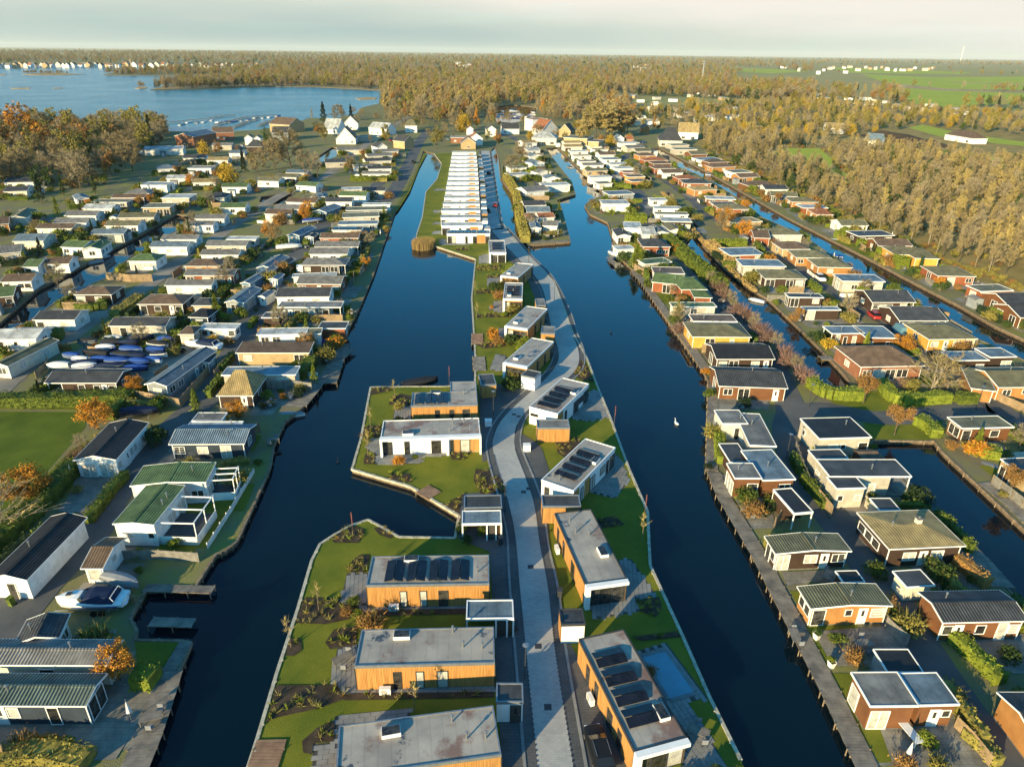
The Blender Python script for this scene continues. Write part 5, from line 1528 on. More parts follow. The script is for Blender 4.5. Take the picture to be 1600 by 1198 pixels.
H(r, [
 (1491.8, 563, 1547, 562.3, 548.5, 'flat', 'dark', 'bluegrey', '..W', '', dict(h=2.9)),
 (1548, 558, 1589.5, 556.8, 543, 'flat', 'dark', 'bluegrey', '.B', '', dict(h=3.1)),
 (1345, 574, 1445, 572, 9.5, 'hip', 'brick', 'brown', 'WXPX.', 'W', dict(h=2.7, pitch=.42, label='brick bungalow with brown hipped roof and bay windows by the hedge')),
 (1451.7, 531, 1528, 530, 9.0, 'hip', 'yellow', 'olive', 'WdWP', 'W', {}),
 (1300, 521, 1352, 520.5, 509, 'flat', 'brown', 'bluegrey', 'P.B.', 'P', dict(h=2.9, porch=2.2, label='dark flat chalet with white corner porch over the narrow canal')),
 (1353, 527, 1404, 528, (1350, 508.5), 'flat', 'brown', 'bluegrey', 'w.W', '', dict(h=2.9, label='dark flat wing joined to the white corner porch chalet', pipes=0)),
 (1405.4, 501.7, 1481.8, 501.7, 9.0, 'gu', 'dark', 'dark', 'WPWPP', 'W', dict(porch=1.5, pside='R')),
 (1363, 473, 1431.7, 473, 9.0, 'gu', 'dark', 'dark', 'WWW.P', 'W', dict(porch=1.5, pside='R')),
 (1257.6, 484, 1315, 484, 478.5, 'flat', 'dark', 'bluegrey', 'P..', 'W', {}),
 (1232.6, 464, 1287.7, 465, 458, 'flat', 'dark', 'dark', 'P.W', 'P', {}),
 (1316.5, 439, 1384, 440, (1296.4, 427.8), 'flat', 'beige', 'bluegrey', 'WW.PP', 'P', dict(h=3)),
 (1195, 435.5, 1261, 436.5, 8.0, 'hip', 'dark', 'olive', 'B.PP', 'P', {}),
 (1277.6, 417.8, 1332.7, 419, 8.5, 'hip', 'orange', 'olive', '.W..', 'W', {}),
 (1160.7, 415.5, 1229, 416.5, 405, 'flat', 'beige', 'bluegrey', 'PP.PP', 'P', dict(h=2.8)),
 (1243.8, 402.7, 1300, 404, 8.0, 'hip', 'orange', 'olive', 'W..W', 'W', {}),
 (1140.6, 399, 1195.7, 397.7, 8.0, 'flat', 'red', 'bluegrey', 'X.W', 'W', {}),
 (1222.5, 390, 1266, 390, 8.5, 'hip', 'tan', 'brown', 'W', 'W', {}),
 (1178, 372, 1204, 373, 9.0, 'gu', 'red', 'brown', '', 'W', {}),
 (1200, 367.7, 1255, 367.7, 8.5, 'hip', 'cream', 'olive', 'PP.P', 'W', {}),
 (1145, 348, 1192, 346, 7.0, 'flat', 'tan', 'tan', '', '', dict(name='garage', cat='garage')),
 (1125.6, 327.6, 1170.7, 327.6, 8.5, 'hip', 'red', 'olive', 'WP.P', 'W', {}),
 (1117, 320.5, 1155, 320, 6.5, 'flat', 'red', 'brown', 'W.', 'W', {}),
 (1105, 311, 1150.6, 312, 306.5, 'flat', 'brown', 'light', 'P.W', 'W', {}),
 (1085, 298, 1121, 297, 8.0, 'hip', 'orange', 'tan', 'W.', '', {}),
 (1069, 287, 1111.8, 287.5, 9.0, 'hip', 'red', 'dark', 'W.W', 'W', {}),
 (1060, 280, 1093, 279.5, 8.0, 'hip', 'red', 'rust', 'W', '', {}),
 (1036, 271, 1068, 270.5, 8.0, 'gu', 'white', 'brown', 'X', '', {}),
 (1023, 264, 1056, 263.5, 8.0, 'hip', 'red', 'brown', 'W', '', {}),
 (1021, 256.5, 1050, 256, 7.0, 'hip', 'brown', 'brown', 'W', '', {}),
 (1007, 251.5, 1044, 251, 8.0, 'hip', 'red', 'rust', 'W', '', {}),
 (999, 244, 1026, 243.4, 8.0, 'hip', 'orange', 'brown', 'W', '', {}),
 (994, 237, 1018, 236.5, 8.0, 'gu', 'beige', 'olive', '', '', {}),
 (980, 232, 1008, 231, 8.0, 'gu', 'beige', 'grey', '', '', {}),
 (968, 224, 1000, 223.5, 9.0, 'flat', 'white', 'light', '', '', {}),
 # second line of that strip, white and orange
 (1034, 345.6, 1081.8, 347, 339.5, 'flat', 'dark', 'light', 'WP.PX', '', dict(h=3)),
 (1024, 334.6, 1076.8, 335.6, 331, 'flat', 'white', 'olive', 'W.W', '', {}),
 (1022.4, 325.6, 1066.8, 326.3, 322, 'flat', 'white', 'light', 'W.W', '', {}),
 (1016.7, 313, 1044, 313, 309, 'flat', 'white', 'light', 'W.', '', {}),
 (1023, 365, 1046, 365, 9.0, 'gv', 'white', 'grey', 'W', '', {}),
 (1047, 361, 1068, 360.6, 9.0, 'gv', 'white', 'olive', 'W', '', {}),
 (987, 284, 1016, 283, 7.0, 'flat', 'orange', 'brown', '', '', {}),
 (981, 276.5, 1009, 276, 7.0, 'flat', 'yellow', 'brown', 'W', '', {}),
 (975, 270, 999, 269.5, 7.0, 'flat', 'red', 'rust', 'W', '', {}),
 (962, 263.5, 991, 263, 7.0, 'flat', 'white', 'light', 'W', '', {}),
 (954, 257, 984, 256.5, 7.0, 'flat', 'white', 'light', 'W', '', {}),
 (943, 249.5, 971, 249, 8.0, 'flat', 'white', 'bluegrey', 'WW', '', {}),
 (937, 242.5, 963, 242, 8.0, 'gu', 'white', 'brown', 'W', '', {}),
 (929, 234.5, 951, 234, 8.0, 'flat', 'white', 'tan', '', '', {}),
 (922, 229.5, 941, 229, 8.0, 'flat', 'cream', 'tan', '', '', {}),
])
r = "up the last row below the alder wood"
H(r, [
 (1594.5, 497, 1680, 497, 9.0, 'gu', 'brown', 'dark', 'W', 'PP', {}),
 (1575.7, 478, 1640, 477, 9.0, 'gu', 'brown', 'dark', 'W', 'P', {}),
 (1533, 455.3, 1584.5, 453.6, (1515.6, 445), 'flat', 'red', 'olive', '.P.', 'P', dict(h=2.8)),
 (1465.5, 431.5, 1525.6, 432.8, 9.0, 'hip', 'red', 'olive', '.P.W', 'P', {}),
 (1398, 398, 1438, 399, 9.0, 'hip', 'yellow', 'olive', 'W.', 'P', dict(h=2.9, label='bright yellow chalet wing with olive roof below the alder wood')),
 (1430, 404, 1469, 405, 11, 'hip', 'yellow', 'olive', '', '', dict(h=2.9, label='bright yellow main wing with olive hipped roof below the alder wood')),
 (1373, 384.7, 1426.7, 385, 8.0, 'gu', 'brown', 'brown', '.W', 'P', {}),
 (1341.5, 369, 1399, 367.7, (1330, 360.6), 'flat', 'dark', 'dark', 'PP.P', 'W', dict(h=2.7)),
 (1315, 353, 1357.8, 353, 8.0, 'gu', 'white', 'olive', 'W..', 'X', {}),
 (1275, 335.6, 1303, 336, 9.0, 'hip', 'orange', 'rust', 'PP', 'W', {}),
 (1255, 325, 1295, 325, 7.0, 'flat', 'red', 'light', 'PP', 'W', {}),
 (1237.6, 316, 1279, 316.6, 8.0, 'hip', 'orange', 'olive', 'W.', 'P', {}),
 (1205, 306.5, 1247, 308, 8.0, 'gu', 'slate', 'olive', 'PPP', 'W', {}),
 (1196, 296.5, 1232.6, 296.5, 8.0, 'gu', 'white', 'dark', 'P.P', 'X', {}),
 (1170, 291, 1215, 289.5, 9.0, 'hip', 'brown', 'brown', 'WW', '', {}),
 (1156, 278, 1188, 277, 8.0, 'gu', 'orange', 'brown', 'PP', 'W', {}),
 (1146, 270, 1177, 269, 9.0, 'flat', 'white', 'olive', 'W.', 'W', dict(h=3)),
 (1113, 262, 1150, 261, 8.0, 'hip', 'orange', 'brown', 'W', 'W', {}),
 (1108, 254.5, 1138, 253.5, 8.0, 'hip', 'brown', 'brown', '', '', {}),
 (1093, 250, 1129, 249, 9.0, 'flat', 'white', 'bluegrey', 'W.', 'P', {}),
 (1080, 242, 1106, 241.5, 9.0, 'gu', 'brown', 'olive', '', '', {}),
 (1055, 234, 1090, 234, 10, 'flat', 'beige', 'olive', 'WW', '', dict(h=3)),
 (1050, 227.5, 1078, 227, 10, 'flat', 'beige', 'olive', '', '', {}),
])
# ------------------------------------------------------------------ village by the lake and round the island's head
V = "village houses by the lake"
def vill(label, xl, yl, xr, yr, d, roof, wall, roofc, front='W.W', h=3.4, pitch=0.7, name='village_house', **kw):
    house('in the village', xl, yl, xr, yr, d * .8, roof, wall, roofc, front, kw.pop('side', ''), h=h, pitch=pitch, label=label, name=name, cat=kw.pop('cat', 'house'), group=V, pipes=0, **kw)
vill('brown-gabled house closing the head of the island terrace', 720, 224, 744, 224, 14, 'gv', 'tan', 'brown', 'W', 3.5)
vill('white gabled house with orange roof behind the island terrace', 733, 217, 755, 217, 14, 'gv', 'white', 'rust', 'W', 4)
vill('small white house with orange roof, between willow and terrace head', 729, 202, 740, 202, 10, 'gv', 'white', 'rust', '', 4)
vill('white gabled house with dark roof right of the terrace head', 760, 203, 776, 203, 14, 'gv', 'white', 'dark', 'W', 4.5)
vill('long dark-roofed white house with two dormer gables', 784, 202, 812, 202, 12, 'gu', 'white', 'dark', 'WWW', 3.5)
vill('low brown-fronted flat building beside the parked cars', 704, 215, 730, 215, 10, 'flat', 'brick', 'grey', 'WW', 3.5)
vill('tan gabled cottage beside the wide canal head', 632, 222, 648, 220, 12, 'gv', 'tan', 'dark', '.', 4)
vill('white gabled cottage with dark roof at the top of the west bank', 589, 231, 606, 230, 11, 'gv', 'white', 'dark', 'W', 3.8)
vill('big white roadside villa with pale green roof', 575, 200, 604, 202, 14, 'gu', 'white', 'light', 'WWW', 4.2, .6)
vill('white-roofed A-frame house by the marina slip', 504, 202, 528, 203, 16, 'gu', 'white', 'light', 'WW', 3.0, 1.0)
vill('tall A-frame house with three gable windows', 524, 218, 556, 218, 18, 'gv', 'white', 'brown', 'WWW', 3.0, 1.1)
vill('white house with brown hood behind the A-frames', 536, 194, 560, 194, 12, 'gv', 'white', 'brown', 'W', 4, 1.0)
vill('flat-roofed garage block between lane and villa', 556, 214, 592, 213, 12, 'flat', 'beige', 'olive', '', 3)
vill('big grey boat barn with thatch-coloured gable wall', 420, 194, 452, 196, 20, 'gu', 'tan', 'brown', '', 5, .5, name='boat_barn', cat='barn')
vill('lower dark boat barn in front of the big barn', 424, 208, 450, 208, 16, 'gu', 'grey', 'dark', '', 4.5, .5, name='boat_barn', cat='barn')
vill('long brick boat shed with blue-grey roof beside the dark trees', 272, 213, 302, 214, 30, 'gv', 'brick', 'bluegrey', 'X', 6, .28, name='boat_shed', cat='barn')
vill('brick workshop by the jetties', 333, 208, 366, 207, 14, 'gu', 'brick', 'brown', 'WWW', 4.5, .5)
vill('white twin-gabled house among shrubs, first gable', 381, 216, 394, 216, 9, 'gv', 'white', 'tan', '', 4)
vill('white twin-gabled house among shrubs, second gable', 396, 217, 407, 217, 9, 'gv', 'white', 'tan', '', 4)
vill('dark hipped house behind the bare thicket', 384, 230, 410, 230, 12, 'hip', 'dark', 'dark', '', 3)
vill('white house with red upper storey behind the islet', 832, 187, 856, 186, 14, 'flat', 'white', 'rust', 'XX', 8, .5)
vill('white gabled house with red verge above the islet', 848, 203, 872, 201, 14, 'gv', 'white', 'rust', 'W', 4, .8)
vill('long pale hall with hipped roof at the head of the right canal', 830, 216, 870, 217, 18, 'hip', 'cream', 'light', 'XXX', 4, .5, name='hall', cat='hall')
vill('sand-coloured hall with flat olive roof beside the poplars', 880, 215, 918, 217, 20, 'flat', 'tan', 'olive', '..', 4.5, name='hall', cat='hall')
vill('tan block with flat roof right of the sand-coloured hall', 918, 221, 936, 222, 16, 'flat', 'tan', 'brown', '.', 5, name='hall', cat='hall')
vill('brown A-frame barn behind the sand-coloured hall', 872, 205, 892, 206, 14, 'gv', 'tan', 'brown', '', 4, 1.0)
vill('big dark hipped restaurant at the end of the last canal', 1030, 220, 1067, 221, 24, 'hip', 'cream', 'dark', 'XXX', 3.5, .75, name='restaurant', cat='building')
vill('white gabled farmhouse with tan roof behind the dark restaurant', 1060, 207, 1092, 208, 16, 'gu', 'white', 'tan', 'XX', 4.5, .9)
vill('small orange brick house among yellow trees', 1004, 200, 1016, 200, 9, 'gv', 'orange', 'brown', '', 4)
vill('blue and white boathouse beside the last lane', 962, 217, 976, 217, 10, 'gv', 'white', 'bluegrey', 'W', 4)
vill('orange shed beside the blue and white boathouse', 979, 219, 990, 219, 8, 'gu', 'orange', 'rust', '', 3)
vill('white farm bungalow with brown roof beyond the meadow', 1476, 210, 1520, 217, 14, 'hip', 'white', 'brown', 'XXX', 3.5, .6)
vill('farm buildings with pale roof among the wood', 1290, 200, 1320, 201, 16, 'gu', 'white', 'tan', '.', 4, .5)
vill('dark barn with white gable beside the earth mounds', 1350, 219, 1374, 221, 14, 'gu', 'white', 'bluegrey', '', 4, .7)
vill('white villa hidden among bare village trees', 632, 197, 652, 197, 12, 'hip', 'white', 'olive', 'WW', 4.5, .8)
# chalet park among the far trees
rp_ = random.Random(5)
PK = []
for i in range(70):
    if i < 40:
        x = 955 + rp_.random() * 190
        y = 148 + rp_.random() * 46 - (x - 955) * 0.05
    else:
        x = 1245 + rp_.random() * 250
        y = 146 + (x - 1245) * 0.10 + rp_.uniform(-5, 5)
    PK.append((y, x))
for y, x in sorted(PK, reverse=True):
    wd = rp_.uniform(9, 22) * (0.6 + (y - 140) / 90)
    house('from the near side of the far chalet park', x, y, x + wd, y + rp_.uniform(-.4, .6), rp_.uniform(5, 9), rp_.choice(['flat', 'gu', 'flat']), rp_.choice(['white', 'white', 'cream', 'tan', 'white']), rp_.choice(['light', 'grey', 'tan', 'light', 'brown']), '', '', h=3, name='chalet', group='chalets in the far park', pipes=0)

# ------------------------------------------------------------------ vegetation models (trunk mesh, crown mesh)
def rdir(rg, up=0.0):
    a = rg.uniform(0, 2 * math.pi)
    z = rg.uniform(-1, 1)
    s = math.sqrt(1 - z * z)
    return Vector((s * math.cos(a), s * math.sin(a), z + up)).normalized()
def needle(b, p, d, ln, wd, rg, mi=0):
    s = d.cross(rdir(rg)).normalized() * wd
    b.tri(p - s, p + s, p + d * ln, mi)
def leafq(b, p, s, rg, mi=0, up=0.3):
    n = rdir(rg, up)
    x = n.orthogonal().normalized()
    y = n.cross(x)
    a = rg.uniform(0, 6.28)
    x, y = x * math.cos(a) + y * math.sin(a), y * math.cos(a) - x * math.sin(a)
    b.tri(p + x * s, p - x * s * 0.6 + y * s * 0.8, p - x * s * 0.6 - y * s * 0.8, mi)
def bare(seed, h, r, n, lean=0.0, low=0.25, upw=0.9, tw=0.055, tl=1.3, limbs=14, trunk=0.16, multi=1):
    """leafless tree: tapered trunk, limbs, a cloud of fine twigs"""
    rg = random.Random(seed)
    T, K = MB(), MB()
    seg = []
    for mth in range(multi):
        top = Vector((rg.uniform(-.06, .06) * h + (rg.uniform(-.35, .35) * r if multi > 1 else 0), rg.uniform(-.06, .06) * h + (rg.uniform(-.35, .35) * r if multi > 1 else 0), h * rg.uniform(.82, .92)))
        mid_ = top * 0.5 + Vector((rg.uniform(-.02, .02) * h, rg.uniform(-.02, .02) * h, 0))
        T.tube((0, 0, -0.2), mid_, trunk, trunk * 0.62, 6, cap=False)
        T.tube(mid_, top, trunk * 0.62, trunk * 0.15, 5)
        seg.append((mid_, top, 0.25))
        for i in range(limbs):
            t = low + (0.92 - low) * (i + rg.random()) / limbs
            s = Vector((0, 0, 0)).lerp(mid_, t * 2) if t < .5 else mid_.lerp(top, t * 2 - 1)
            a = i * 2.4 + rg.uniform(-.5, .5)
            ln = r * (1.25 - 0.75 * t) * rg.uniform(.75, 1.15)
            d = Vector((math.cos(a), math.sin(a), upw * rg.uniform(.7, 1.3))).normalized()
            e = s + d * ln
            T.tube(s, e, trunk * 0.30 * (1.15 - t), 0.02, 4, cap=False)
            seg.append((s, e, 0.25))
            for k in range(2):
                s2 = s.lerp(e, rg.uniform(.35, .7))
                d2 = (d + rdir(rg) * 0.8 + Vector((0, 0, .25))).normalized()
                e2 = s2 + d2 * ln * rg.uniform(.4, .65)
                T.tube(s2, e2, trunk * 0.13, 0.015, 3, cap=False)
                seg.append((s2, e2, 0.0))
    for i in range(n):
        s, e, t0 = seg[rg.randrange(len(seg))]
        p = s.lerp(e, rg.uniform(t0 + .1, 1.0))
        d = ((e - s).normalized() * 0.6 + rdir(rg) * 0.85 + Vector((0, 0, 0.35 * upw))).normalized()
        needle(K, p, d, tl * rg.uniform(.5, 1.2), tw * rg.uniform(.6, 1.2), rg)
    return T, K
def leafy(seed, h, r, n, ls=0.16, low=0.3, clumps=26, flat=1.0, droop=0.0, trunk=0.14):
    rg = random.Random(seed)
    T, K = MB(), MB()
    T.tube((0, 0, -0.2), (0, 0, h * 0.6), trunk, trunk * 0.5, 6)
    cz, rz_ = h * (low + 1) / 2, h * (1 - low) / 2
    cl = []
    for i in range(clumps):
        d = rdir(rg)
        q = rg.uniform(.45, .92)
        c = Vector((d.x * r * q, d.y * r * q, cz + d.z * rz_ * q * flat))
        cl.append((c, rg.uniform(.24, .42) * r))
        T.tube((0, 0, h * rg.uniform(.22, .5)), c, trunk * 0.32, 0.02, 4, cap=False)
    for i in range(n):
        c, cr = cl[rg.randrange(clumps)]
        d = rdir(rg)
        p = c + d * cr * rg.uniform(.35, 1.05)
        p.z -= droop * rg.random() * cr
        leafq(K, p, ls * rg.uniform(.6, 1.3), rg)
    return T, K
def conifer(seed, h, r, n, ls=0.22):
    rg = random.Random(seed)
    T, K = MB(), MB()
    T.tube((0, 0, -0.2), (0, 0, h * 0.9), 0.14, 0.03, 6)
    for i in range(n):
        t = rg.random() ** 0.75
        a = rg.uniform(0, 6.28)
        layer = 0.75 + 0.25 * math.sin(t * 26)
        rr = r * (1 - t) ** 0.8 * layer * math.sqrt(rg.uniform(.25, 1)) * (0.85 + 0.15 * math.sin(3 * a + seed))
        p = Vector((rr * math.cos(a), rr * math.sin(a), h * (0.06 + 0.92 * t) - 0.10 * rr))
        d = Vector((math.cos(a), math.sin(a), -0.25 + rg.uniform(-.3, .3))).normalized()
        needle(K, p - d * ls, d, ls * 2.4, ls * 0.6, rg)
    return T, K
def bush(seed, r, h, n, ls=0.11, twig=0.0, core=True):
    """garden shrub: an uneven dome of leaves over short stems"""
    rg = random.Random(seed)
    T, K = MB(), MB()
    for i in range(7):
        a = rg.uniform(0, 6.28)
        T.tube((0, 0, 0), (r * .6 * math.cos(a), r * .6 * math.sin(a), h * rg.uniform(.5, .85)), 0.03, 0.01, 3, cap=False)
    bl = [(Vector((rg.uniform(-.5, .5) * r, rg.uniform(-.5, .5) * r, h * rg.uniform(.3, .62))), rg.uniform(.45, .7)) for i in range(7)]
    for i in range(n):
        c, q = bl[rg.randrange(7)]
        d = rdir(rg, 0.25)
        p = c + Vector((d.x * r * q, d.y * r * q, d.z * h * q * .6)) * rg.uniform(.55, 1.05)
        p.z = max(0.03, p.z)
        if rg.random() < twig:
            needle(K, p, (d + Vector((0, 0, .5))).normalized(), 0.55, 0.02, rg)
        else:
            leafq(K, p, ls * rg.uniform(.6, 1.3), rg)
    return T, K
TM = {}
PLANTED = {}
def model(key, TK, leafm, barkm='bark'):
    T, K = TK
    TM[key] = (T.mesh('trunk', barkm), K.mesh('crown', leafm), T, K, barkm, leafm)
model('alder0', bare(1, 13, 2.8, 1250, tw=.042, upw=1.4, limbs=16), 'twig_gold')
model('alder1', bare(2, 12, 3.1, 1250, tw=.042, upw=1.2, limbs=17), 'twig_brown')
model('alder2', bare(3, 14, 2.5, 1200, tw=.042, upw=1.6, limbs=16), 'twig_brown', 'bark_pale')
model('alder3', bare(4, 11, 3.2, 1200, tw=.042, upw=1.1, multi=2, limbs=9), 'twig_grey')
model('birch', bare(5, 14, 2.3, 1100, tw=.042, upw=1.5, limbs=16, trunk=0.13), 'twig_gold', 'bark_pale')
model('round0', bare(6, 10, 4.6, 1700, upw=0.7, limbs=18, low=0.2, tw=.048), 'twig_brown')
model('round1', bare(7, 9, 4.2, 1600, upw=0.8, limbs=18, low=0.2, tw=.048), 'twig_grey')
model('thicket', bare(20, 10, 5.0, 3600, upw=0.6, limbs=24, low=0.08, tw=.05, tl=1.2), 'twig_brown')
model('goldtree', leafy(8, 12, 4.0, 1500, ls=.30, low=.2), 'leaf_olive')
model('willow', leafy(9, 10, 4.8, 2200, ls=.28, low=.08, droop=1.6, clumps=34), 'leaf_yellow')
model('rusttree', leafy(10, 11, 3.6, 1500, ls=.30, low=.2), 'leaf_rust')
model('ambertree', leafy(11, 12, 3.6, 1600, ls=.28, low=.18), 'leaf_orange')
model('greentree', leafy(12, 9, 3.4, 1500, ls=.26, low=.15), 'leaf_green')
model('poplar', leafy(13, 17, 2.3, 3600, ls=.22, low=.08, clumps=34), 'twig_gold')
model('fir', conifer(14, 9, 2.3, 1300), 'leaf_dark')
model('cypress', conifer(15, 5, 0.9, 700, .14), 'leaf_green')
model('limefir', conifer(16, 5, 1.5, 900, .15), 'leaf_lime')
model('hornbeam', leafy(17, 4.6, 1.9, 3600, ls=.10, low=.12, clumps=30, trunk=.1), 'leaf_orange')
model('standard', leafy(18, 5.2, 1.65, 3000, ls=.10, low=.42, clumps=26, trunk=.09), 'leaf_rust')
model('paletree', bare(19, 5.5, 3.2, 700, upw=0.75, limbs=22, low=0.08, tw=.03, tl=.9, trunk=.14, multi=2), 'twig_gold', 'bark_pale')
for i, (lm, tw_) in enumerate((('leaf_hedge', 0), ('leaf_lime', 0), ('leaf_olive', .2), ('leaf_green', 0), ('leaf_rust', .3), ('leaf_yellow', .1), ('twig_pink', .9), ('leaf_dark', 0), ('leaf_orange', .2))):
    model(f'bush{i}', bush(40 + i, 1.0, 1.3, 620, twig=tw_), lm)
def plant(key, name, label, cat, x, y, s=1.0, group=None, sz=None, z=Z0, rg=random):
    t = thing(name, label, cat, (x, y, z), rg.uniform(0, 6.28), group)
    t.scale = (s, s, sz if sz else s * rg.uniform(.92, 1.08))
    a = link('trunk', TM[key][0], t)
    b = link('crown', TM[key][1], t)
    PLANTED.setdefault(key, (a, b))
    return t
def tree(key, px, py, h, label, name='tree', cat='tree', group=None, wide=1.0):
    p = G(px, py)
    base_h = {'alder0': 13, 'alder1': 12, 'alder2': 14, 'alder3': 11, 'birch': 14, 'round0': 10, 'round1': 9, 'thicket': 10, 'goldtree': 12, 'willow': 10, 'rusttree': 11, 'ambertree': 12, 'greentree': 9, 'poplar': 17, 'fir': 9, 'cypress': 5,
              'limefir': 5, 'hornbeam': 4.6, 'standard': 5.2, 'paletree': 5.5}.get(key, 1.3)
    s = h / base_h
    return plant(key, name, label, cat, p.x, p.y, s * wide, group, sz=s)
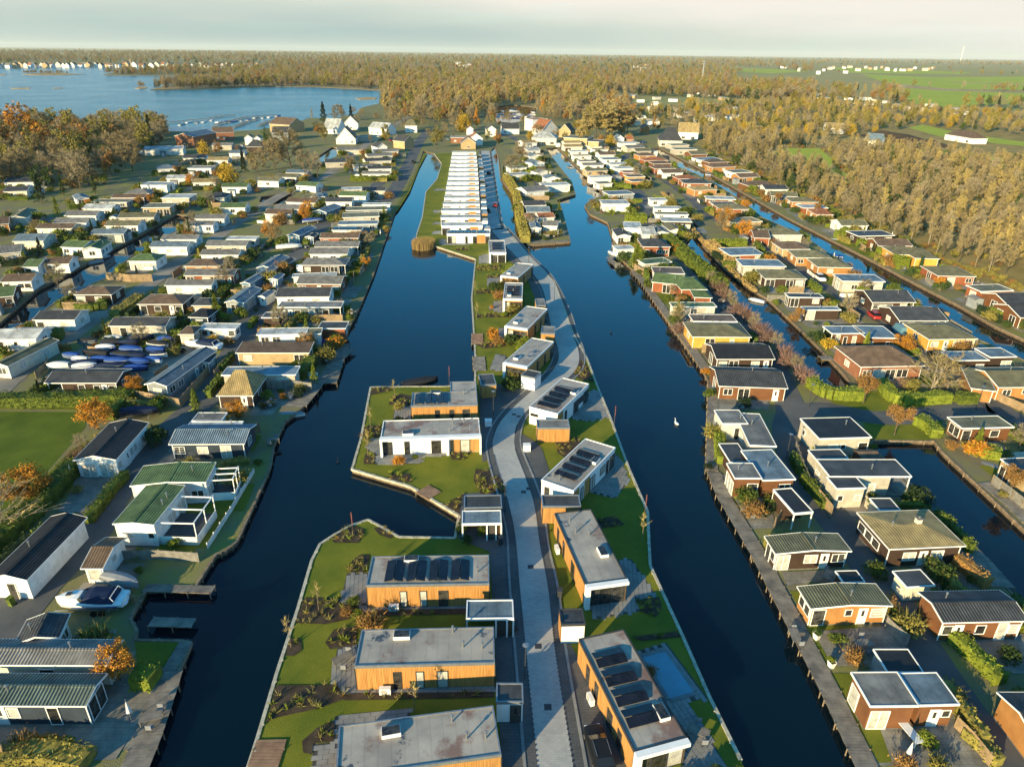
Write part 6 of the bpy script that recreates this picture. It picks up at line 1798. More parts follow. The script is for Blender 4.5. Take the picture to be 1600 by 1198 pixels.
# singled-out trees
for a in [
 ('hornbeam', 153, 671, 5.2, 'round orange hornbeam at the hedge corner of the big lawn', 'hornbeam_tree', 1.15), ('hornbeam', 48, 786, 5.6, 'round orange hornbeam between big lawn and clipped hedge', 'hornbeam_tree', 1.2),
 ('paletree', 8, 835, 7, 'pale bare tree with splayed branches at the frame edge', 'bare_tree', 1.2), ('standard', 1349, 630, 5.4, 'amber standard tree on the verge behind the lime hedge', 'standard_tree', 1.0),
 ('standard', 1397, 680, 5.6, 'amber standard tree on the grass above the basin', 'standard_tree', 1.05), ('paletree', 1455, 610, 7.0, 'wide bare tree with fanned pale branches behind the lime hedge', 'bare_tree', 1.15),
 ('hornbeam', 188, 1062, 4.4, 'orange-leaved tree at the gable of the grey corrugated chalet', 'hornbeam_tree', .9), ('limefir', 308, 644, 4.2, 'egg-shaped olive conifer at the lane bend', 'conifer', 1.1),
 ('limefir', 341, 502, 6.0, 'lime conifer between the dark sheds and blue chalet', 'conifer', 1.2), ('round1', 93, 458, 7.0, 'brown bare bush tree leaning over the narrow west canal', 'bare_tree', .9),
 ('fir', 66, 402, 5.5, 'small dark conifer beside the green-roofed white chalet', 'conifer', 1), ('limefir', 92, 340, 7, 'lime conifer behind the white caravans of the far side', 'conifer', .9), ('fir', 66, 318, 10, 'broad grey-green conifer at the edge of the dark wood', 'conifer', 1.1),
 ('cypress', 149, 303, 7.5, 'slim lime cypress between wood and chalets', 'conifer', 1.0), ('cypress', 100, 306, 8, 'slim dark cypress at the wood edge', 'conifer', 1.1), ('fir', 238, 227, 17, 'tall dark conifer block beside the brick boat shed', 'conifer', 1.0),
 ('willow', 358, 290, 11, 'big yellow willow standing among the white chalets', 'willow_tree', .85), ('willow', 320, 246, 10, 'yellow willow behind the long greenhouse roof', 'willow_tree', .75), ('rusttree', 342, 247, 9, 'brown-leaved tree next to the yellow willow', 'broadleaf_tree', .85),
 ('round0', 432, 386, 7.5, 'golden bare tree in front of the blue chalets', 'bare_tree', .8), ('hornbeam', 425, 378, 7, 'orange tree beside the golden bare tree', 'hornbeam_tree', .85), ('cypress', 461, 352, 5.5, 'dark cypress at the hedge end by the blue chalets', 'conifer', 1.2),
 ('rusttree', 175, 277, 13, 'rust-leaved pointed tree at the edge of the dark wood', 'broadleaf_tree', .75), ('thicket', 208, 268, 14, 'broad round bare tree alone in front of the wood', 'bare_tree', 1.1), ('round1', 78, 285, 12, 'reddish bare tree before the dark wood', 'bare_tree', .8),
 ('ambertree', 44, 246, 25, 'giant orange-gold tree rising above the dark wood', 'broadleaf_tree', 1.1), ('rusttree', 8, 250, 21, 'rust-brown tree beside the giant orange tree', 'broadleaf_tree', .8), ('greentree', 420, 236, 13, 'dark green ivy-clad tree in front of the boat barns', 'broadleaf_tree', .6),
 ('fir', 382, 271, 11, 'narrow dark conifer beside the big brown thicket', 'conifer', .9), ('thicket', 455, 262, 18, 'huge brown bare thicket tree beside the small inlet', 'bare_tree', 1.15), ('thicket', 430, 266, 14, 'brown bare tree at the left of the huge thicket', 'bare_tree', 1.05), ('thicket', 405, 274, 11, 'lower brown bare tree in front of the huge thicket', 'bare_tree', 1),
 ('round1', 478, 280, 12, 'thin bare tree beside the lane behind the blue chalets', 'bare_tree', .8), ('alder3', 497, 281, 12, 'grey bare tree beside the lane, right of the thin one', 'bare_tree', 1), ('alder1', 548, 276, 11, 'bare tree between two lines of white chalets', 'bare_tree', 1.0),
 ('fir', 506, 190, 15, 'dark round pine on the lake point', 'conifer', 1.2), ('fir', 549, 189, 13, 'narrow dark fir on the lake point', 'conifer', 1), ('alder2', 488, 191, 11, 'pinkish bare birch cluster at the lake tip', 'broadleaf_tree', .8), ('thicket', 528, 190, 13, 'brown round tree on the lake point', 'broadleaf_tree', 1.0),
 ('goldtree', 604, 222, 11, 'lime-yellow tree beside the roadside villa', 'broadleaf_tree', .9), ('goldtree', 683, 232, 12, 'golden tree at the head of the wide canal', 'broadleaf_tree', 1.2), ('willow', 724, 206, 15, 'yellow willow left of the terrace head', 'willow_tree', .8), ('ambertree', 744, 204, 14, 'amber tree beside the yellow willow', 'broadleaf_tree', .8),
 ('alder3', 709, 213, 17, 'tall bare tree standing before the yellow willow', 'bare_tree', 1), ('round0', 618, 205, 18, 'big bare tree beside the pale green-roofed villa', 'bare_tree', 1), ('round1', 660, 190, 20, 'big bare tree across the road from the red car', 'bare_tree', 1), ('goldtree', 762, 222, 8, 'green-gold tree at the right corner of the terrace head', 'broadleaf_tree', .8),
 ('round0', 799, 272, 9.5, 'pinkish bare thicket at the top of the small islet', 'bare_tree', 1.1), ('round1', 814, 262, 12, 'bare thicket tree behind the islet hedge', 'bare_tree', 1.0), ('bush1', 829, 275, 5, 'lime rounded bush beside the islet lane', 'shrub', .9),
 ('poplar', 907, 226, 17, 'golden poplar nearest the right canal head', 'poplar_tree', 1.5), ('poplar', 917, 219, 21, 'golden poplar, second behind the sand-coloured hall', 'poplar_tree', 1.8), ('poplar', 931, 214, 24, 'golden poplar, third behind the sand-coloured hall', 'poplar_tree', 2.0),
 ('poplar', 948, 218, 24, 'golden poplar with broad crown over the last hall', 'poplar_tree', 2.4), ('poplar', 966, 216, 24, 'brown poplar closing the row over the lane', 'poplar_tree', 2.2), ('poplar', 940, 204, 26, 'golden poplar at the back of the row', 'poplar_tree', 2.2), ('rusttree', 980, 212, 21, 'red-brown tree beside the poplar row', 'broadleaf_tree', 1.1), ('ambertree', 848, 182, 14, 'red-orange tree behind the white house with red storey', 'broadleaf_tree', .8),
 ('ambertree', 1021, 206, 11, 'yellow-orange tree beside the small brick house', 'broadleaf_tree', .6), ('round1', 1380, 590, 3.2, 'round lime bush behind the lime hedge', 'shrub', .5), ('willow', 1078, 170, 14, 'yellow willow in the far chalet park', 'willow_tree', 1), ('greentree', 1136, 172, 14, 'green round tree in the far chalet park', 'broadleaf_tree', .9),
 ('hornbeam', 1130, 355, 7, 'orange round tree on the orange row lane, nearer', 'hornbeam_tree', 1.1), ('hornbeam', 1161, 372, 6, 'orange round tree beside the tan garage', 'hornbeam_tree', 1.1), ('round0', 1126, 368, 8, 'bare golden tree at the orange row lane', 'bare_tree', .7),
 ('limefir', 994, 418, 6.5, 'square lime conifer beside the pier', 'conifer', 1.8), ('limefir', 1058, 497, 4.0, 'lime bush tree at the boardwalk corner', 'conifer', 1.2), ('poplar', 1098, 134, 24, 'slim golden poplar beside the concrete mast', 'poplar_tree', 1), ('poplar', 639, 134, 30, 'single tall poplar above the far woods', 'poplar_tree', .9)]:
    tree(a[0], a[1], a[2], a[3], a[4], a[5], 'shrub' if a[5] == 'shrub' else 'tree', None, a[6])

# ------------------------------------------------------------------ hedges
def hedge(pts, w, h, m_, label, name='hedge', dens=16, cat='hedge', group=None):
    c = smooth_line(P2(pts), 3) if len(pts) > 2 else P2(pts)
    rg = random.Random(len(label) * 7 + int(pts[0][0]))
    o0 = c[0].copy()
    K, S = MB(), MB()
    ls = 0.13 if o0.length < 200 else 0.22
    for i in range(len(c) - 1):
        a, b_ = c[i] - o0, c[i + 1] - o0
        d = (b_ - a)
        ln = d.length
        if ln < 0.05:
            continue
        d.normalize()
        e = Vector((-d.y, d.x, 0))
        S.slab([a - e * (w / 2 - .18) + Vector((0, 0, .05)), b_ - e * (w / 2 - .18) + Vector((0, 0, .05)), b_ + e * (w / 2 - .18) + Vector((0, 0, .05)), a + e * (w / 2 - .18) + Vector((0, 0, .05))], (0, 0, h - .22))
        n = int(ln * (w + 2 * h) * dens)
        for k in range(min(n, 2600)):
            q = rg.random()
            t = rg.uniform(0, w + 2 * h)
            if t < h:
                p = a + d * ln * q - e * (w / 2) + Vector((0, 0, t))
            elif t < h + w:
                p = a + d * ln * q + e * (t - h - w / 2) + Vector((0, 0, h))
            else:
                p = a + d * ln * q + e * (w / 2) + Vector((0, 0, t - h - w))
            p += rdir(rg) * rg.uniform(0, .16)
            p.z = max(.02, p.z + 0.10 * h * math.sin((p.x + p.y) * 1.3))
            leafq(K, p, ls * rg.uniform(.7, 1.4), rg, up=.4)
    t = thing(name, label, cat, o0, 0, group)
    S.build('stems', m_, t)
    K.build('foliage', m_, t)
    return t
HG = 'hedges'
for a in [
 ([(0, 634), (100, 632), (205, 628)], 2.6, 2.0, 'leaf_hedge', 'long clipped hedge between big lawn and dark brown chalet'), ([(-20, 872), (60, 800), (118, 736)], 2.4, 2.0, 'leaf_hedge', 'tall dark hedge along the edge of the big lawn'),
 ([(140, 818), (170, 778), (198, 746)], 1.3, 1.3, 'leaf_hedge', 'low hedge between the white bungalow patio and the lane'), ([(172, 657), (190, 640), (210, 622)], 1.6, 1.8, 'leaf_hedge', 'short hedge beside the covered blue boat'),
 ([(1404, 905), (1420, 918), (1442, 935)], 1.4, 1.3, 'leaf_lime', 'lime hedge beside the low white-edged shed'), ([(1486, 1000), (1510, 1020), (1562, 1070)], 1.6, 1.4, 'leaf_lime', 'lime hedge along the lane in front of the brown tiled chalet'),
 ([(1505, 1148), (1530, 1170), (1560, 1198)], 1.2, 1.2, 'leaf_olive', 'olive hedge beside the white table terrace'), ([(1491, 882), (1515, 900), (1540, 920)], 1.5, 1.6, 'leaf_rust', 'rust-coloured beech hedge on the basin terrace'),
 ([(1265, 603), (1280, 615), (1300, 622), (1345, 624)], 2.0, 1.9, 'leaf_lime', 'lime hedge curving round the end of the narrow canal'), ([(1375, 604), (1395, 628), (1440, 630), (1482, 628)], 1.8, 1.8, 'leaf_lime', 'lime hedge in front of the brick bungalow'), ([(1494, 630), (1524, 628)], 1.8, 1.8, 'leaf_hedge', 'short hedge by the red lean-to roof'),
 ([(1430, 662), (1450, 672), (1462, 685)], 2.0, 1.6, 'leaf_lime', 'lime hedge at the corner of the basin grass'), ([(1515, 705), (1530, 712), (1560, 716)], 2, 1.6, 'leaf_lime', 'lime hedge above the basin deck'),
 ([(1040, 378), (1060, 396), (1085, 418), (1112, 442), (1128, 458)], 3.2, 2.6, 'leaf_hedge', 'tall green hedge between lane and narrow canal'), ([(790, 280), (803, 300), (810, 325), (812, 345), (822, 380)], 2.6, 2.4, 'leaf_olive', 'long yellowing hedge down the west shore of the islet'),
 ([(1020, 316), (1048, 318)], 3.0, 2.2, 'leaf_lime', 'thick lime hedge before the white flat chalets'), ([(946, 312), (983, 312)], 2.6, 2.0, 'leaf_lime', 'lime hedge on the point of the east bank'), ([(976, 346), (1010, 347)], 3.5, 2.5, 'leaf_lime', 'lime thicket beside the point of the east bank'), ([(958, 294), (986, 295)], 2.4, 1.8, 'leaf_lime', 'lime hedge behind the blue-grey flat chalet'),
 ([(548, 283), (590, 283), (620, 281)], 2.2, 2.0, 'leaf_lime', 'hedge across the west bank between two chalet groups'), ([(1305, 372), (1330, 372)], 3, 2.2, 'leaf_lime', 'lime hedge by the white chalet of the last row'), ([(1340, 386), (1365, 386)], 3, 2.2, 'leaf_lime', 'square lime hedge in the last row'),
 ([(1396, 418), (1414, 418)], 3.5, 3, 'leaf_lime', 'ivy-green hedge block before the yellow chalet'), ([(1370, 400), (1388, 400)], 3, 2.2, 'leaf_lime', 'lime hedge between brown and yellow chalets'), ([(1545, 492), (1562, 500)], 2.4, 2, 'leaf_lime', 'lime hedge beside the last red chalet'),
 ([(1035, 302), (1060, 330), (1092, 372), (1120, 400), (1150, 432), (1180, 456)], 1.2, .6, 'reed_gold', 'golden reed fringe along the narrow east canal'), ([(1110, 384), (1140, 384), (1165, 384)], 2.6, 1.8, 'leaf_lime', 'lime hedge beside the orange round trees'), ([(1108, 384), (1122, 396), (1142, 416)], 2.6, 1.8, 'reed_gold', 'tall golden reeds at the elbow of the narrow canal'),
 ([(450, 350), (466, 344), (485, 336)], 1.6, 1.4, 'leaf_hedge', 'hedge before the large blue chalet'), ([(478, 384), (490, 370)], 1.6, 1.4, 'leaf_hedge', 'hedge behind the blue garden shed'), ([(120, 482), (150, 484), (168, 482)], 2, 1.5, 'leaf_hedge', 'hedge in front of the hipped chalet by the narrow canal'), ([(160, 480), (185, 460)], 2, 1.8, 'leaf_hedge', 'hedge along the lane beside the hipped chalet'),
 ([(180, 496), (205, 480), (218, 468)], 2.6, 1.5, 'leaf_olive', 'olive hedge along the lane beside the second hipped chalet'), ([(80, 530), (100, 528)], 3.5, 1.8, 'leaf_hedge', 'clipped block hedge by the white chalet with blue gable'), ([(100, 352), (118, 345), (135, 340)], 3, 2, 'leaf_hedge', 'hedge between pale caravans on the far side'), ([(118, 385), (136, 375)], 2.6, 2.2, 'leaf_hedge', 'dark hedge beside the two green-roofed chalets'),
 ([(330, 745), (352, 728), (390, 724)], 1.2, .9, 'leaf_olive', 'flowering border behind the navy corrugated chalet'), ([(470, 592), (480, 584), (487, 570)], 2.2, 2.0, 'leaf_hedge', 'hedge at the end of the plank quay on the west bank'), ([(0, 1192), (60, 1180), (140, 1195)], 2.0, 1.2, 'leaf_olive', 'hedge along the bottom fence of the paved garden'),
 ([(25, 1176), (60, 1166), (98, 1176)], 1.5, .9, 'leaf_orange', 'orange hedge in the paved garden by the jetty'), ([(212, 1066), (228, 1066), (246, 1068)], 2.2, 1.6, 'leaf_lime', 'yellow-green bush row behind the orange tree'), ([(1275, 700), (1276, 720), (1282, 735)], 1.4, 1.0, 'leaf_lime', 'strip of plants beside the beige garage'),
 ([(1122, 676), (1124, 700), (1126, 726)], 1.5, 1.5, 'leaf_lime', 'row of lime shrubs along the boardwalk'), ([(1418, 777), (1432, 790), (1445, 800)], 2.0, 1.0, 'leaf_green', 'dark green hedge on the basin terrace')]:
    hedge(*a, group=HG)
PINK = [(1118, 446), (1130, 456), (1140, 468), (1152, 478), (1163, 492), (1175, 502), (1186, 515), (1197, 524), (1208, 536), (1220, 548), (1232, 560), (1243, 574), (1253, 584), (1262, 596)]
for i, (x, y) in enumerate(PINK):
    tree('bush6' if i % 3 else 'round1', x - 10, y + 2, 2.7 if i % 3 else 3.8, f"pinkish bare shrub, {ordinal(i + 1)} along the lane side of the narrow east canal", 'shrub', 'shrub', 'pinkish shrubs along the narrow canal', .95)

# ------------------------------------------------------------------ woods
def in_px(poly, x, y):
    return inside((x, y), poly)
HB = [[(p.x, p.y) for p in h] for h in HOLES]
MB_ = [[(p.x, p.y) for p in P2(q)] for q in MEAD]
BBX = [(min(p[0] for p in h), max(p[0] for p in h), min(p[1] for p in h), max(p[1] for p in h)) for h in HB]
MBX = [(min(p[0] for p in h), max(p[0] for p in h), min(p[1] for p in h), max(p[1] for p in h)) for h in MB_]
def wet(x, y):
    return any(b[0] < x < b[1] and b[2] < y < b[3] and inside((x, y), h) for b, h in zip(BBX, HB))
def open_field(x, y):
    return any(b[0] < x < b[1] and b[2] < y < b[3] and inside((x, y), h) for b, h in zip(MBX, MB_))
HR = [(b, w, d, u, v) for b, w, d, u, v, _, _ in NHOUSE]
def on_house(x, y, m_=0.6):
    for b, w, d, u, v in HR:
        dx, dy = x - b.x, y - b.y
        if abs(dx) > 40 or abs(dy) > 40:
            continue
        a, c = dx * u.x + dy * u.y, dx * v.x + dy * v.y
        if -m_ < a < w + m_ and -m_ < c < d + m_:
            return True
    return False
rgw = random.Random(11)
def fill(poly, step, jit=0.45, keep=1.0):
    """jittered planting grid in a photo-outlined wood: world points"""
    w = [(p.x, p.y) for p in P2(poly)]
    x0, x1 = min(p[0] for p in w), max(p[0] for p in w)
    y0, y1 = min(p[1] for p in w), max(p[1] for p in w)
    out = []
    y = y0
    while y < y1:
        x = x0
        while x < x1:
            qx, qy = x + rgw.uniform(-jit, jit) * step, y + rgw.uniform(-jit, jit) * step
            if rgw.random() < keep and inside((qx, qy), w) and not wet(qx, qy) and not open_field(qx, qy) and not on_house(qx, qy, 2):
                out.append((qx, qy))
            x += step
        y += step
    return out
WR1 = [(1098, 232), (1150, 260), (1230, 298), (1300, 333), (1400, 380), (1500, 417), (1600, 450), (1780, 515), (1980, 420), (1800, 290), (1600, 265), (1500, 246), (1420, 238), (1300, 234), (1240, 222), (1100, 208)]
WR2 = [(985, 205), (1100, 204), (1240, 220), (1290, 225), (1330, 212), (1430, 202), (1470, 200), (1640, 222), (1900, 250), (1800, 190), (1640, 182), (1500, 176), (1250, 158), (1100, 168), (985, 178)]
WC = [(600, 184), (650, 196), (690, 198), (760, 192), (830, 184), (890, 196), (985, 200), (985, 165), (900, 148), (760, 145), (600, 150)]
WL = [(-120, 300), (60, 305), (110, 300), (165, 290), (190, 268), (228, 245), (258, 222), (266, 206), (180, 203), (0, 206), (-130, 212)]
near_ = [(p, 'alder') for p in fill(WR1, 5.2)]
near_.sort(key=lambda q: q[0][0] ** 2 + q[0][1] ** 2)
# the dark ditch that splits the alder wood
DITCH = [(p.x, p.y) for p in P2([(1385, 286), (1420, 296), (1500, 316), (1620, 345), (1620, 352), (1500, 325), (1420, 304), (1385, 294)])]
near_ = [q for q in near_ if not inside(q[0], DITCH)]
single, mass = near_[:225], near_[225:]
AK = ['alder1', 'alder1', 'alder2', 'alder0', 'alder3', 'birch', 'alder3']
LASTROW = [(n_[0], n_[5].split()[0]) for n_ in NHOUSE if 'below the alder wood' in n_[5]]
used = set()
def say(base_, tail_):
    """a label that no tree before it carries, where its looks allow"""
    for hw_ in ('', ' leaning', ' twiggy', ' dense', ' thin', ' ragged', ' narrow', ' spreading', ' straight'):
        l_ = base_.replace('*', hw_, 1) + tail_
        if l_ not in used:
            break
    used.add(l_)
    return l_
AW = {'alder0': 'golden', 'alder1': 'brown', 'alder2': 'pale-stemmed brown', 'alder3': 'grey forked', 'birch': 'golden pale-stemmed'}
ED = P2([(1150, 263), (1230, 300), (1300, 335), (1400, 382), (1500, 419), (1600, 452), (1780, 515)])
for (x, y), _ in single:
    k = rgw.choice(AK)
    sc = rgw.uniform(.58, .88)
    nr = min(LASTROW, key=lambda q: (q[0].x - x) ** 2 + (q[0].y - y) ** 2)[1]
    de = min((Vector((x, y, Z0)) - (ED[i].lerp(ED[i + 1], t_ / 6))).length for i in range(len(ED) - 1) for t_ in range(7))
    rank = 'front' if de < 6 else 'second' if de < 11 else 'third' if de < 16 else 'deeper'
    hgt = 'tall' if sc > .78 else 'low' if sc < .68 else 'middling'
    plant(k, 'bare_tree', say(f"{hgt}*", f" {AW[k]} alder, {rank} rank of the wood behind {nr} last-row chalet"), 'tree', x, y, sc, 'trees at the edge of the alder wood')
LK = ['thicket', 'round1', 'thicket', 'rusttree', 'goldtree', 'round0', 'alder3', 'goldtree', 'round1', 'goldtree', 'greentree', 'alder1']
LW = {'thicket': 'dense brown bare', 'round0': 'broad brown bare', 'round1': 'broad grey bare', 'alder1': 'tall brown bare', 'alder3': 'forked grey bare', 'rusttree': 'rust-leaved', 'goldtree': 'olive-gold', 'greentree': 'dark green ivy-clad'}
wlp = fill(WL, 10.5)
for x, y in wlp:
    k = rgw.choice(LK)
    sc = rgw.uniform(1.0, 1.5)
    hgt = 'big' if sc > 1.33 else 'small' if sc < 1.16 else 'middling'
    rank = min(5, int((y - min(q[1] for q in wlp)) / 22))
    plant(k, 'woodland_tree', say(f"{hgt}*", f" {LW[k]} tree, {ordinal(rank + 1)} rank of the dark lakeside wood"), 'tree', x, y, sc, 'trees of the dark wood by the lake')
VT = [(x, y) for x, y in [(490 + 500 * rgw.random(), 178 + 52 * rgw.random()) for i in range(150)]]
nv_ = 0
for x, y in VT:
    p = G(x, y)
    if nv_ >= 64 or wet(p.x, p.y) or on_house(p.x, p.y, 2.5) or (700 < x < 775 and y > 222) or (625 < x < 665 and y > 205):
        continue
    k = rgw.choice(('round0', 'thicket', 'goldtree', 'alder1', 'round1', 'willow', 'rusttree', 'greentree'))
    plant(k, 'village_tree', say(f"{'tall' if y < 200 else 'middling'}*", f" {LW.get(k, 'yellow')} village tree, {'lake side' if x < 640 else 'road side' if x < 780 else 'harbour side' if x < 880 else 'hall side'}, {'behind' if y < 205 else 'before'} the big houses"), 'tree', p.x, p.y, rgw.uniform(.7, 1.15) * (9 / 12), 'trees of the lakeside village')
    nv_ += 1
# tall trees behind the viewpoint, on the west bank: their shade lies over the near road
for i, (x, y, k, s_) in enumerate(((-46, -22, 'alder1', 1.35), (-52, -14, 'alder3', 1.4), (-40, -32, 'round0', 1.5), (-58, -26, 'alder2', 1.3), (-35, -42, 'alder1', 1.4), (-64, -8, 'round1', 1.3), (-30, -50, 'alder0', 1.3))):
    plant(k, 'bare_tree', f"{['first', 'second', 'third', 'fourth', 'fifth', 'sixth', 'seventh'][i]} tall bare tree on the west bank behind the viewpoint", 'tree', x, y, s_, 'tall trees behind the viewpoint')
# the rest of the woods reads as one mass each
def scatter(name, pts, keys, seed=1):
    """one stuff object: instances of the tree models on the given (x, y, scale) points"""
    rg = random.Random(seed)
    me = bpy.data.meshes.new(name)
    me.from_pydata([(p[0], p[1], p[3] if len(p) > 3 else Z0) for p in pts], [], [])
    a = me.attributes.new('siz', 'FLOAT_VECTOR', 'POINT')
    r = me.attributes.new('turn', 'FLOAT', 'POINT')
    k = me.attributes.new('pick', 'INT', 'POINT')
    a, r, k = me.attributes['siz'], me.attributes['turn'], me.attributes['pick']
    for i, p in enumerate(pts):
        s = p[2]
        z = s * rg.uniform(.85, 1.15)
        a.data[i].vector = (s, s, z)
        r.data[i].value = rg.uniform(0, 6.28)
        k.data[i].value = rg.randrange(len(keys))
    o = link(name, me, kind='stuff')
    ng = bpy.data.node_groups.new(name, 'GeometryNodeTree')
    ng.interface.new_socket('Geometry', in_out='INPUT', socket_type='NodeSocketGeometry')
    ng.interface.new_socket('Geometry', in_out='OUTPUT', socket_type='NodeSocketGeometry')
    gi, go = ng.nodes.new('NodeGroupInput'), ng.nodes.new('NodeGroupOutput')
    jn = ng.nodes.new('GeometryNodeJoinGeometry')
    for kk in reversed(keys):           # each kind: trunk and crown of a planted tree of that kind
        j2, g2 = ng.nodes.new('GeometryNodeJoinGeometry'), ng.nodes.new('GeometryNodeGeometryToInstance')
        for ob in PLANTED[kk]:
            oi = ng.nodes.new('GeometryNodeObjectInfo')
            oi.inputs['Object'].default_value = ob
            ng.links.new(oi.outputs['Geometry'], j2.inputs[0])
        ng.links.new(j2.outputs[0], g2.inputs[0])
        ng.links.new(g2.outputs[0], jn.inputs[0])
    ip = ng.nodes.new('GeometryNodeInstanceOnPoints')
    ip.inputs['Pick Instance'].default_value = True
    def attr(n, t):
        q = ng.nodes.new('GeometryNodeInputNamedAttribute')
        q.data_type = t
        q.inputs['Name'].default_value = n
        return q.outputs[0]
    cx = ng.nodes.new('ShaderNodeCombineXYZ')
    ng.links.new(attr('turn', 'FLOAT'), cx.inputs['Z'])
    ng.links.new(gi.outputs[0], ip.inputs['Points'])
    ng.links.new(jn.outputs[0], ip.inputs['Instance'])
    ng.links.new(attr('pick', 'INT'), ip.inputs['Instance Index'])
    e2r = ng.nodes.new('FunctionNodeEulerToRotation')
    ng.links.new(cx.outputs[0], e2r.inputs[0])
    ng.links.new(e2r.outputs[0], ip.inputs['Rotation'])
    ng.links.new(attr('siz', 'FLOAT_VECTOR'), ip.inputs['Scale'])
    ng.links.new(ip.outputs[0], go.inputs[0])
    md = o.modifiers.new('planting', 'NODES')
    md.node_group = ng
    return o

# ------------------------------------------------------------------ garden shrubs round the chalets
rgs = random.Random(31)
LANES = [(o.data, o) for o in C.objects if o.name.startswith(('lane', 'road', 'gutter'))]
LP = []
for me_, o in LANES:
    LP += [(v.co.x, v.co.y) for v in me_.vertices if v.co.y < 460]
GRID = {}
for x, y in LP:
    GRID.setdefault((int(x // 6), int(y // 6)), []).append((x, y))
def on_lane(x, y, r=2.2):
    i, j = int(x // 6), int(y // 6)
    return any((x - a) ** 2 + (y - b) ** 2 < r * r for di in (-1, 0, 1) for dj in (-1, 0, 1) for a, b in GRID.get((i + di, j + dj), ()))
KEEP = [[(p.x, p.y) for p in P2(q)] for q in ([(236, 840), (318, 836), (372, 770), (362, 715), (325, 715), (270, 750)], [(1105, 740), (1125, 740), (1200, 868), (1320, 1075), (1400, 1215), (1340, 1215), (1170, 870)], [(120, 1050), (300, 1000), (240, 1215), (120, 1215)], [(880, 1120), (1000, 1120), (1000, 1215), (880, 1215)], [(95, 915), (230, 900), (230, 965), (95, 965)], [(380, 1130), (440, 1130), (430, 1230), (380, 1230)])]
def keep_out(p):
    return any(inside((p.x, p.y), k) for k in KEEP)
BUSHW = ['green clipped', 'lime', 'olive', 'dark green', 'rust-brown', 'yellow', 'pinkish bare', 'blackish green', 'orange']
cand = []
for b, w, d, u, v, short, dist in NHOUSE:
    if 'island' in short or dist > 420 or 'road' in short and 'house' in short:
        continue
    k = 7 if dist < 150 else 6
    for i in range(k):
        side = rgs.random()
        if side < .5:
            a, c = rgs.uniform(-1.0, w + 1.0), rgs.uniform(-4.5, -1.0)
        elif side < .75:
            a, c = -rgs.uniform(.8, 2.6), rgs.uniform(-2, d)
        else:
            a, c = w + rgs.uniform(.8, 3.2), rgs.uniform(-2, d)
        p = b + u * a + v * c
        if wet(p.x, p.y) or on_house(p.x, p.y, .3) or on_lane(p.x, p.y) or keep_out(p):
            continue
        cand.append((dist, p, short))
cand.sort(key=lambda q: q[0])
far_shrubs = []
for n, (dist, p, short) in enumerate(cand):
    kind = rgs.choices(range(9), (6, 5, 5, 4, 3, 1, .6, 3, 1))[0]
    s = rgs.uniform(.5, 1.25) if rgs.random() < .72 else rgs.uniform(1.3, 1.9)
    if n < 265:
        sn = short.replace(' chalet', '').replace(' along the paved lane', '')
        t = plant(f'bush{kind}', 'shrub', f"{BUSHW[kind]} shrub beside the {short}" if len(short.split()) < 12 else f"{BUSHW[kind]} shrub beside the " + ' '.join(short.split()[:10]), 'shrub', p.x, p.y, s, 'garden shrubs beside the chalets', rg=rgs)
    else:
        far_shrubs.append((p.x, p.y, s * 1.35))
GTW = {'hornbeam': 'orange-leaved', 'limefir': 'lime', 'round1': 'grey bare', 'round0': 'brown bare', 'cypress': 'slim green', 'standard': 'rust-leaved', 'fir': 'dark'}
ng_ = 0
for dist, p, short in cand[60::5]:
    if ng_ > 105 or dist < 95:
        continue
    q = p + Vector((rgs.uniform(-2, 2), rgs.uniform(-1, 2), 0))
    if wet(q.x, q.y) or on_house(q.x, q.y, 1.1) or on_lane(q.x, q.y, 2.6) or 'timber' in short:
        continue
    k = rgs.choice(('hornbeam', 'limefir', 'round1', 'round0', 'cypress', 'round1', 'limefir', 'standard', 'fir'))
    hh = rgs.uniform(2.6, 5.2)
    s = hh / {'hornbeam': 4.6, 'limefir': 5, 'round1': 9, 'round0': 10, 'cypress': 5, 'standard': 5.2, 'fir': 9}[k]
    plant(k, 'garden_tree', f"{'tall' if hh > 4 else 'small'} {GTW[k]} garden tree beside the {' '.join(short.split()[:9])}", 'tree', q.x, q.y, s, 'garden trees among the chalets', rg=rgs)
    ng_ += 1
for k in range(9):
    if f'bush{k}' not in PLANTED:
        p = G(20 + 9 * k, 640)
        plant(f'bush{k}', 'shrub', f'{BUSHW[k]} shrub at the foot of the long clipped hedge', 'shrub', p.x, p.y, .7, 'garden shrubs beside the chalets')

# ------------------------------------------------------------------ plots: paving, grass, hedges, fences, furniture
rgp = random.Random(77)
PATCH = {'patio_old': MB(), 'gravel_lane': MB(), 'lawn': MB(), 'patio_paver': MB()}
def clear(p, m_=.2, lane=1.6):
    return not (keep_out(p) or wet(p.x, p.y) or on_house(p.x, p.y, m_) or on_lane(p.x, p.y, lane))
def hedge_mesh(seed, ln, w, h, m_):
    rg = random.Random(seed)
    K, S = MB(), MB()
    S.box(-ln / 2 + .2, -w / 2 + .15, 0, ln / 2 - .2, w / 2 - .15, h - .2)
    for k in range(int(ln * (w + 2 * h) * 12)):
        t = rg.uniform(0, w + 2 * h)
        x = rg.uniform(-ln / 2, ln / 2)
        p = Vector((x, -w / 2, t) if t < h else (x, t - h - w / 2, h) if t < h + w else (x, w / 2, t - h - w))
        leafq(K, p + rdir(rg) * rg.uniform(0, .16) + Vector((0, 0, .08 * math.sin(x * 2 + seed))), .15 * rg.uniform(.7, 1.4), rg, up=.4)
    return S.mesh('stems', m_), K.mesh('foliage', m_)
